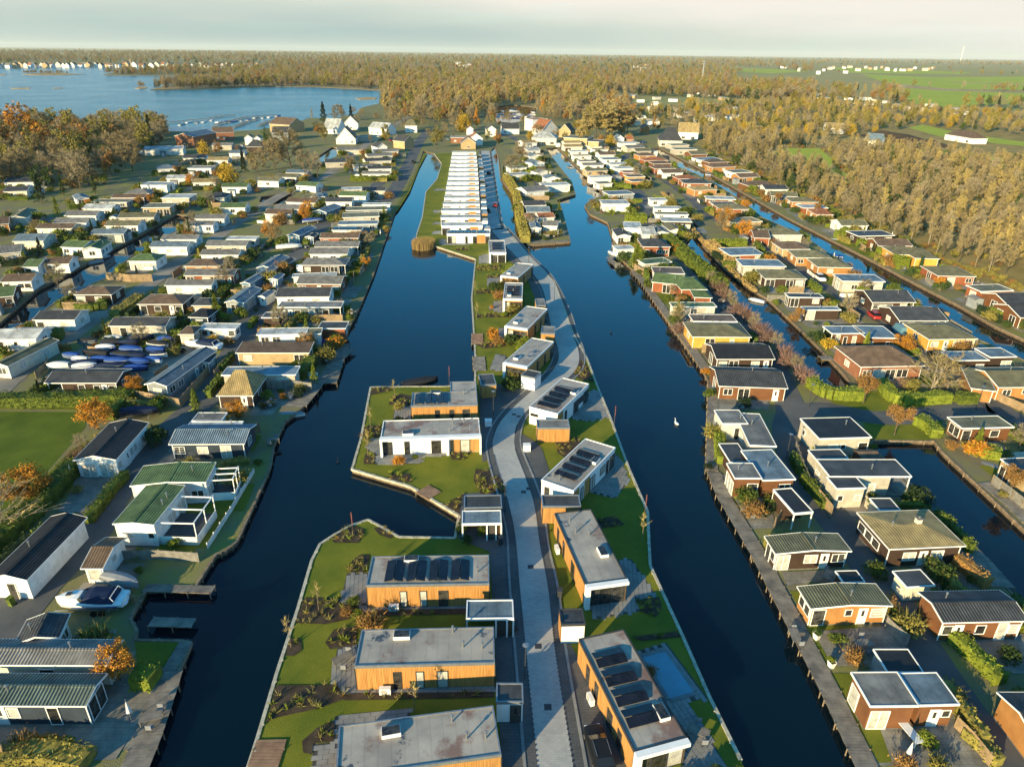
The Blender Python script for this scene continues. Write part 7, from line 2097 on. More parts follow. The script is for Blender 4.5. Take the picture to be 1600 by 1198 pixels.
HV = [(hedge_mesh(i, ln, 1.0, h, m_), ln, w_) for i, (ln, h, m_, w_) in enumerate(((4, 1.5, 'leaf_hedge', 'short green'), (7, 1.6, 'leaf_hedge', 'long green'), (5, 1.3, 'leaf_lime', 'lime'), (6, 1.7, 'leaf_olive', 'olive'), (4, 1.2, 'leaf_rust', 'rust-brown beech'), (8, 1.8, 'leaf_dark', 'long dark')))]
def fence_mesh(ln, h, m_):
    b, q = MB(), MB()
    n = int(ln / 0.16)
    for i in range(n):
        x = -ln / 2 + ln * i / n
        b.box(x + .008, -.012, .06, x + ln / n - .008, .012, h + (.02 if i % 2 else 0))
    for i in range(int(ln / 1.8) + 1):
        x = -ln / 2 + 1.8 * i
        q.box(x - .05, .014, 0, x + .05, .11, h + .08)
    return b.mesh('boards', m_), q.mesh('posts', 'post_wood')
FV = [(fence_mesh(5.4, 1.7, 'fence_wood'), 'tan board'), (fence_mesh(7.2, 1.5, 'fence_grey'), 'grey board'), (fence_mesh(3.6, 1.8, 'fence_wood'), 'short tan board'), (fence_mesh(5.4, 1.0, 'wall_white'), 'low white board')]
def garden_table_mesh():
    b, l = MB(), MB()
    for i in range(5):
        b.box(-.9, -.45 + .18 * i, .71, .9, -.45 + .18 * i + .165, .75)
    l.box(-.035, -.035, 0, .035, .035, .71)
    return b.mesh('table_top', 'plank'), l.mesh('leg', 'plank')
def chair_mesh():
    s, k, l = MB(), MB(), MB()
    s.box(-.24, -.24, .42, .24, .24, .47)
    k.box(-.24, .20, .47, .24, .25, .92)
    l.box(-.02, -.02, 0, .02, .02, .42)
    return s.mesh('seat', 'tarp_grey'), k.mesh('backrest', 'tarp_grey'), l.mesh('leg', 'trim_dark')
def parasol_mesh():
    c, p, f = MB(), MB(), MB()
    for i in range(8):
        a0, a1 = math.pi * i / 4, math.pi * (i + 1) / 4
        c.tri((0, 0, 2.5), (.22 * math.cos(a0), .22 * math.sin(a0), 1.1), (.22 * math.cos(a1), .22 * math.sin(a1), 1.1))
        c.tri((.22 * math.cos(a0), .22 * math.sin(a0), 1.1), (.22 * math.cos(a1), .22 * math.sin(a1), 1.1), (0, 0, .95))
    p.tube((0, 0, 0), (0, 0, 2.62), .03, k=6)
    f.box(-.3, -.3, 0, .3, .3, .07)
    return c.mesh('folded_canopy', 'tarp_white'), p.mesh('pole', 'metal_grey'), f.mesh('foot', 'plinth')
def planter_mesh():
    b = MB()
    for (a, z0), (c, z1) in (((.20, 0), (.30, .75)),):
        for i in range(4):
            s = ((-1, -1), (1, -1), (1, 1), (-1, 1))
            p, q = s[i], s[(i + 1) % 4]
            b.poly(((p[0] * a, p[1] * a, z0), (q[0] * a, q[1] * a, z0), (q[0] * c, q[1] * c, z1), (p[0] * c, p[1] * c, z1)))
        b.poly(((-.27, -.27, .7), (.27, -.27, .7), (.27, .27, .7), (-.27, .27, .7)), 1)
    return b.mesh('pot', ['paint_white', 'soil'])
GT, CH, PS, PM = garden_table_mesh(), chair_mesh(), parasol_mesh(), planter_mesh()
def garden_table(p, rz, label):
    t = thing('garden_table', label, 'table', (p.x, p.y, p.z), rz, 'garden tables')
    link('table_top', GT[0], t)
    for x in (-.8, .8):
        for y in (-.35, .35):
            link('leg', GT[1], t, (x, y, 0))
def garden_chair(p, rz, label):
    t = thing('garden_chair', label, 'chair', (p.x, p.y, p.z), rz, 'garden chairs')
    link('seat', CH[0], t)
    link('backrest', CH[1], t)
    for x in (-.21, .21):
        for y in (-.21, .21):
            link('leg', CH[2], t, (x, y, 0))
def parasol(p, label):
    t = thing('folded_parasol', label, 'parasol', (p.x, p.y, p.z), 0, 'folded parasols')
    for n_, m_ in zip(('folded_canopy', 'pole', 'foot'), PS):
        link(n_, m_, t)
def planter(p, label):
    t = thing('planter', label, 'planter', (p.x, p.y, p.z), rgp.uniform(0, 1), 'white planters')
    link('pot', PM, t)
    o = link('plant', TM['bush%d' % rgp.choice((1, 2, 3))][1], t, (0, 0, .7))
    o.scale = (.45, .45, .5)
shed_m = []
for k, (wm, rm, hh) in enumerate((('fence_wood', 'felt_dark', 2.1), ('wall_grey', 'felt_grey', 2.2), ('wall_white', 'felt_bluegrey', 2.1), ('wall_dark', 'tile_brown', 2.0))):
    a, b, c = MB(), MB(), MB()
    a.box(-1.3, -1, 0, 1.3, 1, hh)
    for x in (-1.3, 1.3):
        a.poly(((x, -1, hh), (x, 1, hh), (x, 0, hh + .35)))
    for s in (-1, 1):
        b.slab([(-1.45, s * 1.2, hh - .05), (1.45, s * 1.2, hh - .05), (1.45, 0, hh + .37), (-1.45, 0, hh + .37)], (0, 0, .07))
    c.box(-.4, -1.04, .05, .4, -1.003, 1.85)
    shed_m.append((a.mesh('wall', wm), b.mesh('roof', rm), c.mesh('door', 'door_white' if k % 2 else 'door_dark')))
SHW = ['tan board', 'grey', 'white', 'dark brown']
nh = nf = nt_ = ns_ = 0
lift = 0.0
occupied = []
def spaced(p, r):
    if any((p.x - q[0]) ** 2 + (p.y - q[1]) ** 2 < r * r for q in occupied):
        return False
    occupied.append((p.x, p.y))
    return True
for b, w, d, u, v, short, dist in sorted(NHOUSE, key=lambda q: q[6]):
    if dist > 470 or 'island' in short or short.startswith(('timber', 'white', 'bright', 'long timber', 'small', 'chalet in')) or 'village' in short or 'far trees' in short or 'house' in short.split()[0:4]:
        continue
    rz = math.atan2(u.y, u.x)
    sh = short if len(short.split()) <= 11 else ' '.join(short.split()[:11])
    # paved or grassy patches before, beside and behind
    for (a0, a1, c0, c1) in ((-.5, w * rgp.uniform(.5, 1.1), -rgp.uniform(2, 5.5), .5), (w - .3, w + rgp.uniform(2, 5), -2, d * rgp.uniform(.6, 1.1)), (-rgp.uniform(2, 5), .3, -3, d * .8), (0, w, d - .3, d + rgp.uniform(1, 3))):
        k = rgp.choice(('patio_old', 'gravel_lane', 'lawn', 'lawn', 'patio_paver'))
        q = [b + u * a + v * c for a, c in ((a0, c0), (a1, c0), (a1, c1), (a0, c1))]
        if any(wet(p.x, p.y) for p in q) or any(on_lane(p.x, p.y, 1.5) for p in q):
            continue
        lift += 0.00012
        PATCH[k].poly([(p.x, p.y, Z0 + .028 + lift) for p in q])
    for tries in range(7 if dist < 260 else 6):
        a, c = rgp.choice(((rgp.uniform(0, w), -rgp.uniform(2.2, 4.6)), (-rgp.uniform(1.0, 3), rgp.uniform(-1, d)), (w + rgp.uniform(1.2, 4), rgp.uniform(-1, d)), (rgp.uniform(0, w), d + rgp.uniform(.8, 1.5))))
        p = b + u * a + v * c
        along = 0 if (0 < a < w) else math.pi / 2
        ends = [p + (u if along == 0 else v) * s for s in (-2.6, 2.6)]
        if not (clear(p, .6) and all(clear(e, .2) for e in ends)) or not spaced(p, 2.4):
            continue
        r = rgp.random() if dist > 92 else rgp.uniform(0, .66)
        if r < .46 and nh < 290:
            hv, ln, wd = rgp.choice(HV)
            t = thing('hedge', f"{wd} hedge beside the {sh}", 'hedge', p, rz + along, 'garden hedges')
            link('stems', hv[0], t)
            link('foliage', hv[1], t)
            nh += 1
        elif r < .66 and nf < 160:
            fm, wd = rgp.choice(FV)
            t = thing('garden_fence', f"{wd} fence beside the {sh}", 'fence', p, rz + along, 'garden fences')
            o = link('boards', fm[0], t)
            o['kind'] = 'stuff'
            o = link('posts', fm[1], t)
            o['kind'] = 'stuff'
            nf += 1
        elif r < .80 and ns_ < 150 and all(clear(p + u * i_ + v * j_, .1) for i_ in (-1.8, 1.8) for j_ in (-1.8, 1.8)):
            k = rgp.randrange(4)
            t = thing('garden_shed', f"small {SHW[k]} shed beside the {sh}", 'shed', p, rz + along, 'small garden sheds')
            for n_, m_ in zip(('wall', 'roof', 'door'), shed_m[k]):
                link(n_, m_, t)
            ns_ += 1
        elif dist < 240 and nt_ < 60 and all(clear(p + v * j_, .2) for j_ in (-1.2, 1.2)):
            garden_table(p, rz + rgp.uniform(-.3, .3), f"plank garden table beside the {sh}")
            for s in (-1, 1):
                garden_chair(p + u * rgp.uniform(-.4, .4) + v * (s * .8), rz + (0 if s > 0 else math.pi), f"grey garden chair {'behind' if s > 0 else 'before'} the table, {' '.join(sh.split()[:9])}")
            nt_ += 1
            if rgp.random() < .4 and clear(p + u * 1.6, .2):
                parasol(p + u * 1.6, f"folded white parasol beside the {sh}")
for k, b in PATCH.items():
    b.build('garden_lawn' if k == 'lawn' else 'garden_paving', k, kind='structure')
for x, y, l in ((1275, 998, 'tall white planter with plant, farther one on the slatted terrace'), (1298, 1042, 'tall white planter with plant, nearer one on the slatted terrace')):
    planter(G(x, y), l)
parasol(G(1415, 1190), 'folded white parasol on the terrace of the box chalet')
parasol(G(206, 1126), 'folded white parasol in the paved garden by the jetty')

# ------------------------------------------------------------------ decks, boardwalk, jetties
def planked(name, label, cat, pts, width, m_='plank', board=.28, h=.12, z=Z0, posts=True, group=None):
    """a run of cross boards on stringers along photo points"""
    c = P2(pts)
    o0 = c[0].copy()
    o0.z = z
    B, S, Q = MB(), MB(), MB()
    rg = random.Random(len(label))
    for i in range(len(c) - 1):
        a, e = c[i] - c[0], c[i + 1] - c[0]
        d = e - a
        ln = d.length
        d.normalize()
        n = Vector((-d.y, d.x, 0))
        k = max(1, int(ln / board))
        for j in range(k):
            p0, p1 = a + d * (ln * j / k + .012), a + d * (ln * (j + 1) / k - .012)
            zz = h - .04 + rg.uniform(0, .012)
            s0, s1 = width / 2 + rg.uniform(0, .04), width / 2 + rg.uniform(0, .04)
            B.slab([(q.x, q.y, zz) for q in (p0 - n * s0, p1 - n * s0, p1 + n * s1, p0 + n * s1)], (0, 0, .04))
        for s in (-1, 1):
            q0, q1 = a + n * s * (width / 2 - .15), e + n * s * (width / 2 - .15)
            S.slab([(q.x, q.y, h - .2) for q in (q0 - n * .05, q1 - n * .05, q1 + n * .05, q0 + n * .05)], (0, 0, .15))
        if posts:
            for j in range(int(ln / 2.4) + 1):
                for s in (-1, 1):
                    q = a + d * min(ln, 2.4 * j) + n * s * (width / 2 + .05)
                    Q.tube((q.x, q.y, -1.6), (q.x, q.y, h + .08), .06, k=6)
    t = thing(name, label, cat, o0, 0, group)
    B.build('boards', m_, t, kind='stuff')
    S.build('stringers', 'post_wood', t, kind='stuff')
    if posts:
        Q.build('piles', 'post_wood', t, kind='stuff')
    return t
J = 'jetties'
for a in [
 ('boardwalk', 'long weathered boardwalk along the east bank, from the near end', 'boardwalk', [(1362, 1215), (1298, 1082), (1212, 918), (1186, 868), (1130, 775), (1115, 738)], 1.8),
 ('boardwalk', 'boardwalk beside the planted strip on the east bank', 'boardwalk', [(1112, 736), (1113, 665), (1114, 600)], 1.6), ('boardwalk', 'boardwalk along the upper east bank below the orange chalets', 'boardwalk', [(1103, 578), (1083, 548), (1043, 492), (1003, 438), (990, 424)], 1.8),
 ('jetty', 'long narrow jetty reaching into the dark canal beside the moored cruiser', 'jetty', [(226, 919), (334, 922)], 1.1), ('jetty', 'short jetty nearer the camera, below the long narrow one', 'jetty', [(236, 972), (303, 974)], 1.2),
 ('jetty', 'plank quay along the paved garden at the bottom', 'jetty', [(205, 1215), (232, 1150), (258, 1075), (266, 1050)], 2.2), ('jetty', 'plank edge beside the small bright lawn', 'jetty', [(262, 1052), (291, 1003)], 1.2),
 ('deck', 'wooden quay deck at the bend of the west bank', 'deck', [(512, 600), (526, 560), (544, 545)], 3.0), ('jetty', 'wooden landing sticking out beside the red shed', 'jetty', [(520, 540), (547, 541)], 2.4), ('deck', 'grey plank deck beside the brown mono-pitch chalet', 'deck', [(462, 634), (486, 606), (496, 588)], 3.5),
 ('jetty', 'angled jetty at the boardwalk corner with white boat', 'jetty', [(952, 402), (959, 413)], 1.2), ('jetty', 'low landing stage in the narrow canal by the flat dark chalet', 'jetty', [(1281, 560), (1302, 560)], 2.0), ('jetty', 'pale landing stage before the white gabled garage of the islet', 'jetty', [(828, 379), (888, 377)], 2.2),
 ('deck', 'grey plank deck along the basin wall', 'deck', [(1620, 818), (1592, 790), (1546, 754)], 3.4), ('deck', 'weathered deck beside the rust-coloured beech hedge', 'deck', [(1560, 918), (1525, 878), (1497, 850)], 3.4), ('deck', 'fresh brown deck at the bottom of the island lawn', 'deck', [(405, 1215), (420, 1172), (425, 1156)], 2.4, 'plank_fresh'),
 ('deck', 'small dark deck on the lawn above the bulkhead', 'deck', [(660, 764), (680, 775)], 2.2, 'plank_fresh'), ('deck', 'brown deck on the island shore beside the S-bend lawns', 'deck', [(746, 522), (746, 538)], 2.2, 'plank_fresh'), ('deck', 'grey deck on the island shore below the brown one', 'deck', [(748, 558), (750, 580)], 2.2)]:
    planked(*a[:5], **({'m_': a[5]} if len(a) > 5 else {}), group=J if a[0] == 'jetty' else None)
for i, p in enumerate(([(262, 192), (300, 188), (326, 185.5), (350, 181), (368, 180)], [(334, 196), (356, 190.5), (379, 184.5), (386, 183), (431, 180)], [(366, 199), (385, 191), (404, 185.5)], [(404, 197), (420, 190), (440, 184)])):
    planked('marina_jetty', f"{['outermost long', 'middle long', 'short inner', 'short end'][i]} marina jetty on the lake shore", 'jetty', p, 2.2, board=1.6, h=.5, group='marina jetties')

# covered pool
t = thing('swimming_pool', 'rectangular pool under a pale blue cover beside the long panelled house', 'pool', G(1004, 1027), 0)
b, f = MB(), MB()
q = [G(x, y) - G(1004, 1027) for x, y in c7_([(850, 832), (975, 795), (825, 582), (705, 610)])]
b.slab([(p.x, p.y, .06) for p in q], (0, 0, .04))
b.build('pool_cover', 'pool_cover', t)
for i in range(4):
    a, c = q[i], q[(i + 1) % 4]
    d = (c - a).normalized()
    n = Vector((d.y, -d.x, 0)) * .35
    f.slab([(p.x, p.y, .05) for p in (a - d * .0, c, c + n, a + n)], (0, 0, .06 + .002 * i))
f.build('coping', 'pool_edge', t)

# ------------------------------------------------------------------ boats
def loft(secs, b, mi=0, close=False):
    n = len(secs[0])
    s0 = len(b.v)
    for s in secs:
        b.v += [tuple(p) for p in s]
    for i in range(len(secs) - 1):
        for j in range(n - 1):
            a = s0 + i * n + j
            b.f.append((a, a + 1, a + n + 1, a + n))
            b.m.append(mi)
    if close:
        b.f.append(tuple(s0 + j for j in range(n)))
        b.m.append(mi)
def boat_meshes(ln, wd, hullm, coverm, cabin=False, hh=.9):
    """hull and cover; bow to +x"""
    H_, Cv = MB(), MB()
    hs, cs = [], []
    for i in range(9):
        t = i / 8
        k = (0.82 + .18 * min(1, t * 4)) if t < .5 else math.sqrt(max(0, 1 - ((t - .5) / .5) ** 2.2))
        x, y, z = -ln / 2 + ln * t, max(.02, wd / 2 * k), hh * (1 + .25 * t * t)
        hs.append([(x, -y, z), (x, -y * .86, z * .45), (x, 0, .05 + .25 * hh * t ** 4), (x, y * .86, z * .45), (x, y, z)])
        top = z + .55 * hh * math.sin(math.pi * min(1, .12 + t * .95)) ** .6
        cs.append([(x, -y * 1.04, z - .34 * hh), (x, -y * .7, z + (top - z) * .75), (x, 0, top), (x, y * .7, z + (top - z) * .75), (x, y * 1.04, z - .34 * hh)])
    loft(hs, H_, 0, True)
    loft(cs, Cv, 0, True)
    return H_.mesh('hull', hullm), Cv.mesh('cover', coverm)
def trestle_mesh():
    b = MB()
    for s in (-1, 1):
        b.tube((-.0, s * .55, 0), (0, s * .35, .5), .05, k=5)
    b.box(-.06, -.6, .42, .06, .6, .5)
    return b.mesh('trestle', 'trim_steel')
TRE = trestle_mesh()
BM = {}
def boat(px, py, ln, rz, hull, cover, label, afloat=False, name='covered_boat', group='covered boats', z=None):
    key = (round(ln * 2) / 2, hull, cover)
    if key not in BM:
        BM[key] = boat_meshes(key[0], key[0] * .34, hull, cover, hh=.55 if afloat else .9)
    p = G(px, py, 0.0 if afloat else Z0)
    t = thing(name, label, 'boat', (p.x, p.y, -.18 if afloat else Z0 + .4), rz, group)
    link('hull', BM[key][0], t)
    link('cover', BM[key][1], t)
    if not afloat:
        for x in (-.28, .22):
            link('trestle', TRE, t, (ln * x, 0, -.4))
    return t
CW = {'tarp_blue': 'bright blue', 'tarp_navy': 'navy', 'tarp_white': 'white', 'tarp_black': 'black', 'tarp_grey': 'grey', 'tarp_green': 'dark green'}
BY = [(560, 1045, 'tarp_black', 6.5), (712, 1027, 'tarp_white', 6), (890, 1020, 'tarp_navy', 8), (1035, 1032, 'tarp_blue', 5), (692, 1050, 'tarp_black', 6.5), (815, 1052, 'tarp_navy', 6.5), (985, 1064, 'tarp_black', 7), (670, 1084, 'tarp_white', 6), (830, 1094, 'tarp_blue', 8),
      (975, 1098, 'tarp_grey', 6.5), (605, 1118, 'tarp_black', 9), (765, 1128, 'tarp_black', 7), (505, 1160, 'tarp_white', 5.5), (640, 1158, 'tarp_blue', 6), (745, 1168, 'tarp_green', 8), (880, 1172, 'tarp_green', 7), (962, 1160, 'tarp_blue', 5.5), (1000, 1128, 'tarp_navy', 5.5),
      (372, 1196, 'tarp_white', 6.5), (545, 1182, 'tarp_navy', 7), (540, 1202, 'tarp_white', 7), (700, 1203, 'tarp_navy', 7.5), (860, 1214, 'tarp_blue', 7), (450, 1135, 'tarp_grey', 5.5), (860, 1140, 'tarp_navy', 6)]
BY = [(a, b, 'tarp_blue' if c in ('tarp_grey', 'tarp_green') and a < 980 else c, d) for a, b, c, d in BY]
seen = {}
for i, (x, y, cv, ln) in enumerate(sorted(BY, key=lambda q: -q[1])):
    seen[cv] = seen.get(cv, 0) + 1
    boat(x / 3.9925, 280 + y / 3.9925, ln * .57, rgp.uniform(-.25, .25) + (math.pi if rgp.random() < .35 else 0), ('tarp_navy', 'paint_grey', 'paint_blue', 'paint_white', 'paint_black')[i % 5], cv, f"boat under {CW[cv]} tarpaulin in the boatyard, {ordinal(seen[cv])} {CW[cv]} one from the near end", group='boats laid up in the boatyard')
boat(221, 652, 5.6, .1, 'paint_black', 'tarp_navy', 'navy covered boat parked at the gable of the white bungalow')
boat(193, 919, 4.6, -.3, 'tarp_grey', 'tarp_grey', 'upturned grey boat hull lying beside the long narrow jetty')
boat(489, 349, 6.5, .5, 'paint_white', 'tarp_blue', 'blue covered boat on the lane beside the large blue chalet')
boat(452, 391, 7, .3, 'paint_white', 'tarp_white', 'white covered boat on the lane below the blue chalet')
boat(326, 523, 6, .05, 'paint_white', 'tarp_blue', 'blue and white boat leaning at the white caravan')
AF = [(657, 597, 6.5, .45, 'paint_black', 'tarp_black', 'black barge moored at the top lawn of the island'), (454, 650, 4.6, .1, 'paint_white', 'tarp_grey', 'white rowing boat with grey cover at the west bank'), (513, 541, 6.2, -.15, 'paint_white', 'tarp_blue', 'pale blue boat hauled beside the wooden landing'),
      (956, 397, 4.5, 1.9, 'paint_white', 'tarp_white', 'white boat tied at the angled jetty'), (1307, 377, 5.5, 2.5, 'paint_white', 'tarp_white', 'white boat moored below the white chalet of the last row'), (1303, 401, 5.0, 2.6, 'paint_white', 'tarp_blue', 'white boat moored behind the orange chalets'), (1250, 500, 4, 2.4, 'paint_blue', 'tarp_white', 'small blue boat at the flat dark chalet garden'),
      (1555, 735, 6.0, 2.3, 'paint_white', 'tarp_grey', 'white sloop moored at the basin deck'), (160, 404, 4.5, .9, 'paint_grey', 'tarp_white', 'grey skiff in the narrow west canal by green roofs'), (150, 411, 4.2, .9, 'paint_white', 'tarp_grey', 'white skiff in the narrow west canal'), (1597, 472, 4.4, 2.4, 'paint_white', 'tarp_white', 'white boat under the pink shrubs bank'), (1182, 471, 4.2, 2.4, 'paint_white', 'tarp_white', 'white boat on the narrow east canal'),
      (1110, 274, 5, 2.5, 'paint_white', 'tarp_blue', 'blue-covered boat on the last canal'), (1183, 311, 5, 2.5, 'paint_white', 'tarp_grey', 'grey-covered boat on the last canal'), (917, 272, 5, 2.1, 'paint_white', 'tarp_white', 'white boat on the right canal below cream chalets'), (890, 262, 5, 2.0, 'paint_white', 'tarp_navy', 'navy-covered boat at the islet bank'), (536, 640, 4, 1, 'paint_grey', 'tarp_green', 'green-covered dinghy off the plank quay') ]
for a in AF:
    if a[1] != 472 and a[0] != 536:
        boat(*a, afloat=True, name='moored_boat', group='moored boats')
for i in range(14):
    x = 285 + i * 11.5
    boat(x, 193 - i * .75 + rgp.uniform(-3, 3), rgp.uniform(7, 11), 1.5 + rgp.uniform(-.3, .3), 'paint_white', rgp.choice(('tarp_white', 'tarp_blue', 'tarp_grey')), f'small boat among the marina jetties, {ordinal(i + 1)} from the west end', afloat=True, name='moored_boat', group='boats in the marina')
for i, (yy, x) in enumerate(sorted([(170 + rgp.random() * 16, 772 + rgp.random() * 62) for i in range(16)], reverse=True)):
    boat(x, yy, rgp.uniform(8, 12), rgp.uniform(0, 3), 'paint_white', rgp.choice(('tarp_white', 'tarp_white', 'tarp_blue')), f'white boat in the harbour pool, {ordinal(i + 1)} from the village side', afloat=True, name='moored_boat', group='boats in the harbour pool')
def yacht(px, py, ln, rz, label, trailer=True):
    """motor cruiser: hull, deck, cabin windows, windscreen, cockpit cover, trailer"""
    p = G(px, py)
    t = thing('motor_cruiser', label, 'boat', (p.x, p.y, Z0), rz, None)
    H_, D, S = MB(), MB(), MB()
    hs, ds = [], []
    for i in range(11):
        f = i / 10
        k = .9 + .1 * min(1, f * 4) if f < .55 else math.sqrt(max(0, 1 - ((f - .55) / .45) ** 2))
        x, y, z = -ln / 2 + ln * f, max(.03, 1.2 * k), 1.35 + .25 * f
        hs.append([(x, -y, z), (x, -y * .96, z - .35), (x, -y * .8, .85), (x, 0, .5 + .5 * f ** 4), (x, y * .8, .85), (x, y * .96, z - .35), (x, y, z)])
        cz = z + (.32 * math.sin(math.pi * min(1, max(0, (f - .35) / .6))) if f > .35 else .0)
        ds.append([(x, -y, z), (x, -y * .55, cz), (x, 0, cz + .04), (x, y * .55, cz), (x, y, z)])
    loft(hs, H_, 0, True)
    loft(ds, D, 0, True)
    H_.build('hull', 'paint_white', t, smooth=True)
    D.build('deck', 'paint_white', t)
    for s in (-1, 1):
        S.box(-ln / 2 + .3, s * 1.175 - .03, 1.12, ln * .2, s * 1.175 + .03, 1.22)
    S.build('stripe', 'paint_blue', t)
    cv = MB()
    secs = []
    for x, zz in ((-ln * .38, 1.55), (-ln * .30, 2.05), (-ln * .05, 2.15), (ln * .08, 1.85)):
        secs.append([(x, -1.05, 1.42), (x, -.85, zz), (x, 0, zz + .08), (x, .85, zz), (x, 1.05, 1.42)])
    loft(secs, cv, 0, True)
    cv.build('cockpit_cover', 'tarp_navy', t)
    ws = MB()
    ws.slab([(ln * .08, -1, 1.5), (ln * .17, -.7, 1.62), (ln * .10, -.66, 2.0), (ln * .04, -.9, 1.95)], (0.03, 0, 0))
    ws.slab([(ln * .08, 1, 1.5), (ln * .17, .7, 1.62), (ln * .10, .66, 2.0), (ln * .04, .9, 1.95)], (0.03, 0, 0))
    ws.slab([(ln * .17, -.69, 1.62), (ln * .17, .69, 1.62), (ln * .10, .65, 2.0), (ln * .10, -.65, 2.0)], (0.03, 0, 0))
    ws.build('windscreen', 'glass', t)
    hb = MB()
    hb.slab([(ln * .25, -.28, 1.98), (ln * .33, -.28, 1.93), (ln * .33, .28, 1.93), (ln * .25, .28, 1.98)], (0, 0, .05))
    hb.build('hatch', 'glass', t)
    bar = MB()
    for s in (-1, 1):
        bar.tube((-ln * .43, s * 1.0, 1.4), (-ln * .36, s * .9, 2.1), .04, k=5)
    bar.tube((-ln * .36, -.9, 2.1), (-ln * .36, .9, 2.1), .04, k=5)
    bar.build('stern_arch', 'paint_white', t)
    tr = MB()
    for s in (-1, 1):
        tr.box(-ln * .42, s * .7 - .05, .38, ln * .5, s * .7 + .05, .48)
    tr.box(-ln * .3, -1.0, .36, -ln * .26, 1.0, .46)
    tr.build('trailer', 'trim_steel', t)
    for s in (-1, 1):
        for x in (-.08, -.2):
            wb = MB()
            wb.tube((ln * x, s * 1.05, .3), (ln * x, s * 1.25, .3), .3, k=12)
            wb.build('wheel', 'rubber', t)
    return t
yacht(147, 950, 6.8, math.pi + .05, 'white motor cruiser with navy cockpit cover on a trailer')
yacht(318, 547, 7.2, math.pi - .15, 'white motor boat parked on the lane below the white caravan')

# ------------------------------------------------------------------ cars
def car_mesh(paintm, van=False):
    B, G_, D = MB(), MB(), MB()
    prof = [(-2.2, .36, .70, .64), (-2.1, .28, .90, .78), (-1.6, .24, .97, .86), (-.4, .22, .99, .885), (1.0, .22, .96, .87), (1.6, .24, .88, .84), (2.0, .28, .77, .76), (2.2, .38, .60, .56)]
    secs = [[(x, -w * .9, z0), (x, -w, z0 * .45 + z1 * .55), (x, -w * .93, z1 - .05), (x, -w * .6, z1 + .02), (x, w * .6, z1 + .02), (x, w * .93, z1 - .05), (x, w, z0 * .45 + z1 * .55), (x, w * .9, z0)] for x, z0, z1, w in prof]
    loft(secs, B, 0, True)
    B.poly([(secs[-1][j]) for j in range(8)])
    top = 1.95 if van else 1.46
    cab = [(-2.0 if not van else -2.08, .98, .78), (-1.55 if not van else -2.05, top, .64), (.15 if not van else .9, top, .64), (.98 if not van else 1.5, .98, .74)]
    loft([[(x, -y, z) for x, z, y in cab], [(x, -y * .5, z + (.04 if i in (1, 2) else 0)) for i, (x, z, y) in enumerate(cab)], [(x, y * .5, z + (.04 if i in (1, 2) else 0)) for i, (x, z, y) in enumerate(cab)], [(x, y, z) for x, z, y in cab]], G_ if not van else B, 0)
    for s in (-1, 1):
        (G_ if not van else B).poly([(x, s * y, z) for x, z, y in cab])
    rf = MB()
    rf.slab([(-1.5, -.62, top), (.1, -.62, top), (.1, .62, top), (-1.5, .62, top)], (0, 0, .055))
    if van:
        G_.slab([(.93, -.6, top - .05), (1.45, -.68, 1.05), (1.45, .68, 1.05), (.93, .6, top - .05)], (.03, 0, .02))
    wh = MB()
    wh.tube((0, -.1, 0), (0, .1, 0), .32, k=14)
    wh.tube((0, -.105, 0), (0, .105, 0), .17, k=8, mi=1)
    hl = MB()
    hl.box(-.05, -.13, -.05, .05, .13, .05)
    rl_ = MB()
    rl_.tube((-1.4, 0, .09), (0, 0, .09), .022, k=5)
    return B.mesh('body', paintm), G_.mesh('windows', 'car_glass'), rf.mesh('roof', paintm), wh.mesh('wheel', ['rubber', 'metal_grey']), hl.mesh('headlight', 'paint_white'), rl_.mesh('roof_rail', 'zinc'), top
CM = {}
def car(px, py, rz, paintm, label, van=False, name='parked_car', cat='car', rails=False):
    k = (paintm, van)
    if k not in CM:
        CM[k] = car_mesh(paintm, van)
    m_ = CM[k]
    p = G(px, py)
    t = thing(name, label, cat, (p.x, p.y, Z0 + .06), rz, 'parked cars')
    link('body', m_[0], t)
    link('windows', m_[1], t)
    link('roof', m_[2], t)
    for x in (-1.35, 1.35):
        for y in (-.76, .76):
            link('wheel', m_[3], t, (x, y, .32))
    for y in (-.58, .58):
        link('headlight', m_[4], t, (2.08, y * .9, .66))
        if rails:
            link('roof_rail', m_[5], t, (0, y, m_[6]))
def way(x0, y0, x1, y1):
    a, b = G(x0, y0), G(x1, y1)
    return math.atan2(b.y - a.y, b.x - a.x)
car(935, 1176, way(955, 1240, 918, 1120), 'paint_black', 'black estate car with silver roof rails beside the long panelled house', rails=True)
car(1364, 496, way(1364, 496, 1340, 476), 'paint_red', 'red car parked on the lane between dark gabled chalets')
car(1281, 438, way(1281, 438, 1300, 452), 'paint_white', 'white car parked beside the beige flat chalet')
car(1404, 521, way(1404, 521, 1385, 505), 'paint_cyan', 'pale blue van parked beside the dark flat chalet', van=True, name='parked_van', cat='van')
car(1459, 561, way(1459, 561, 1440, 540), 'paint_black', 'black car on the lane beside the hipped yellow chalet')
car(478, 426, .1, 'paint_white', 'white van parked behind the white flat chalet of the west bank', van=True, name='parked_van', cat='van')
car(613, 221, .8, 'paint_red', 'red car at the head of the wide canal')
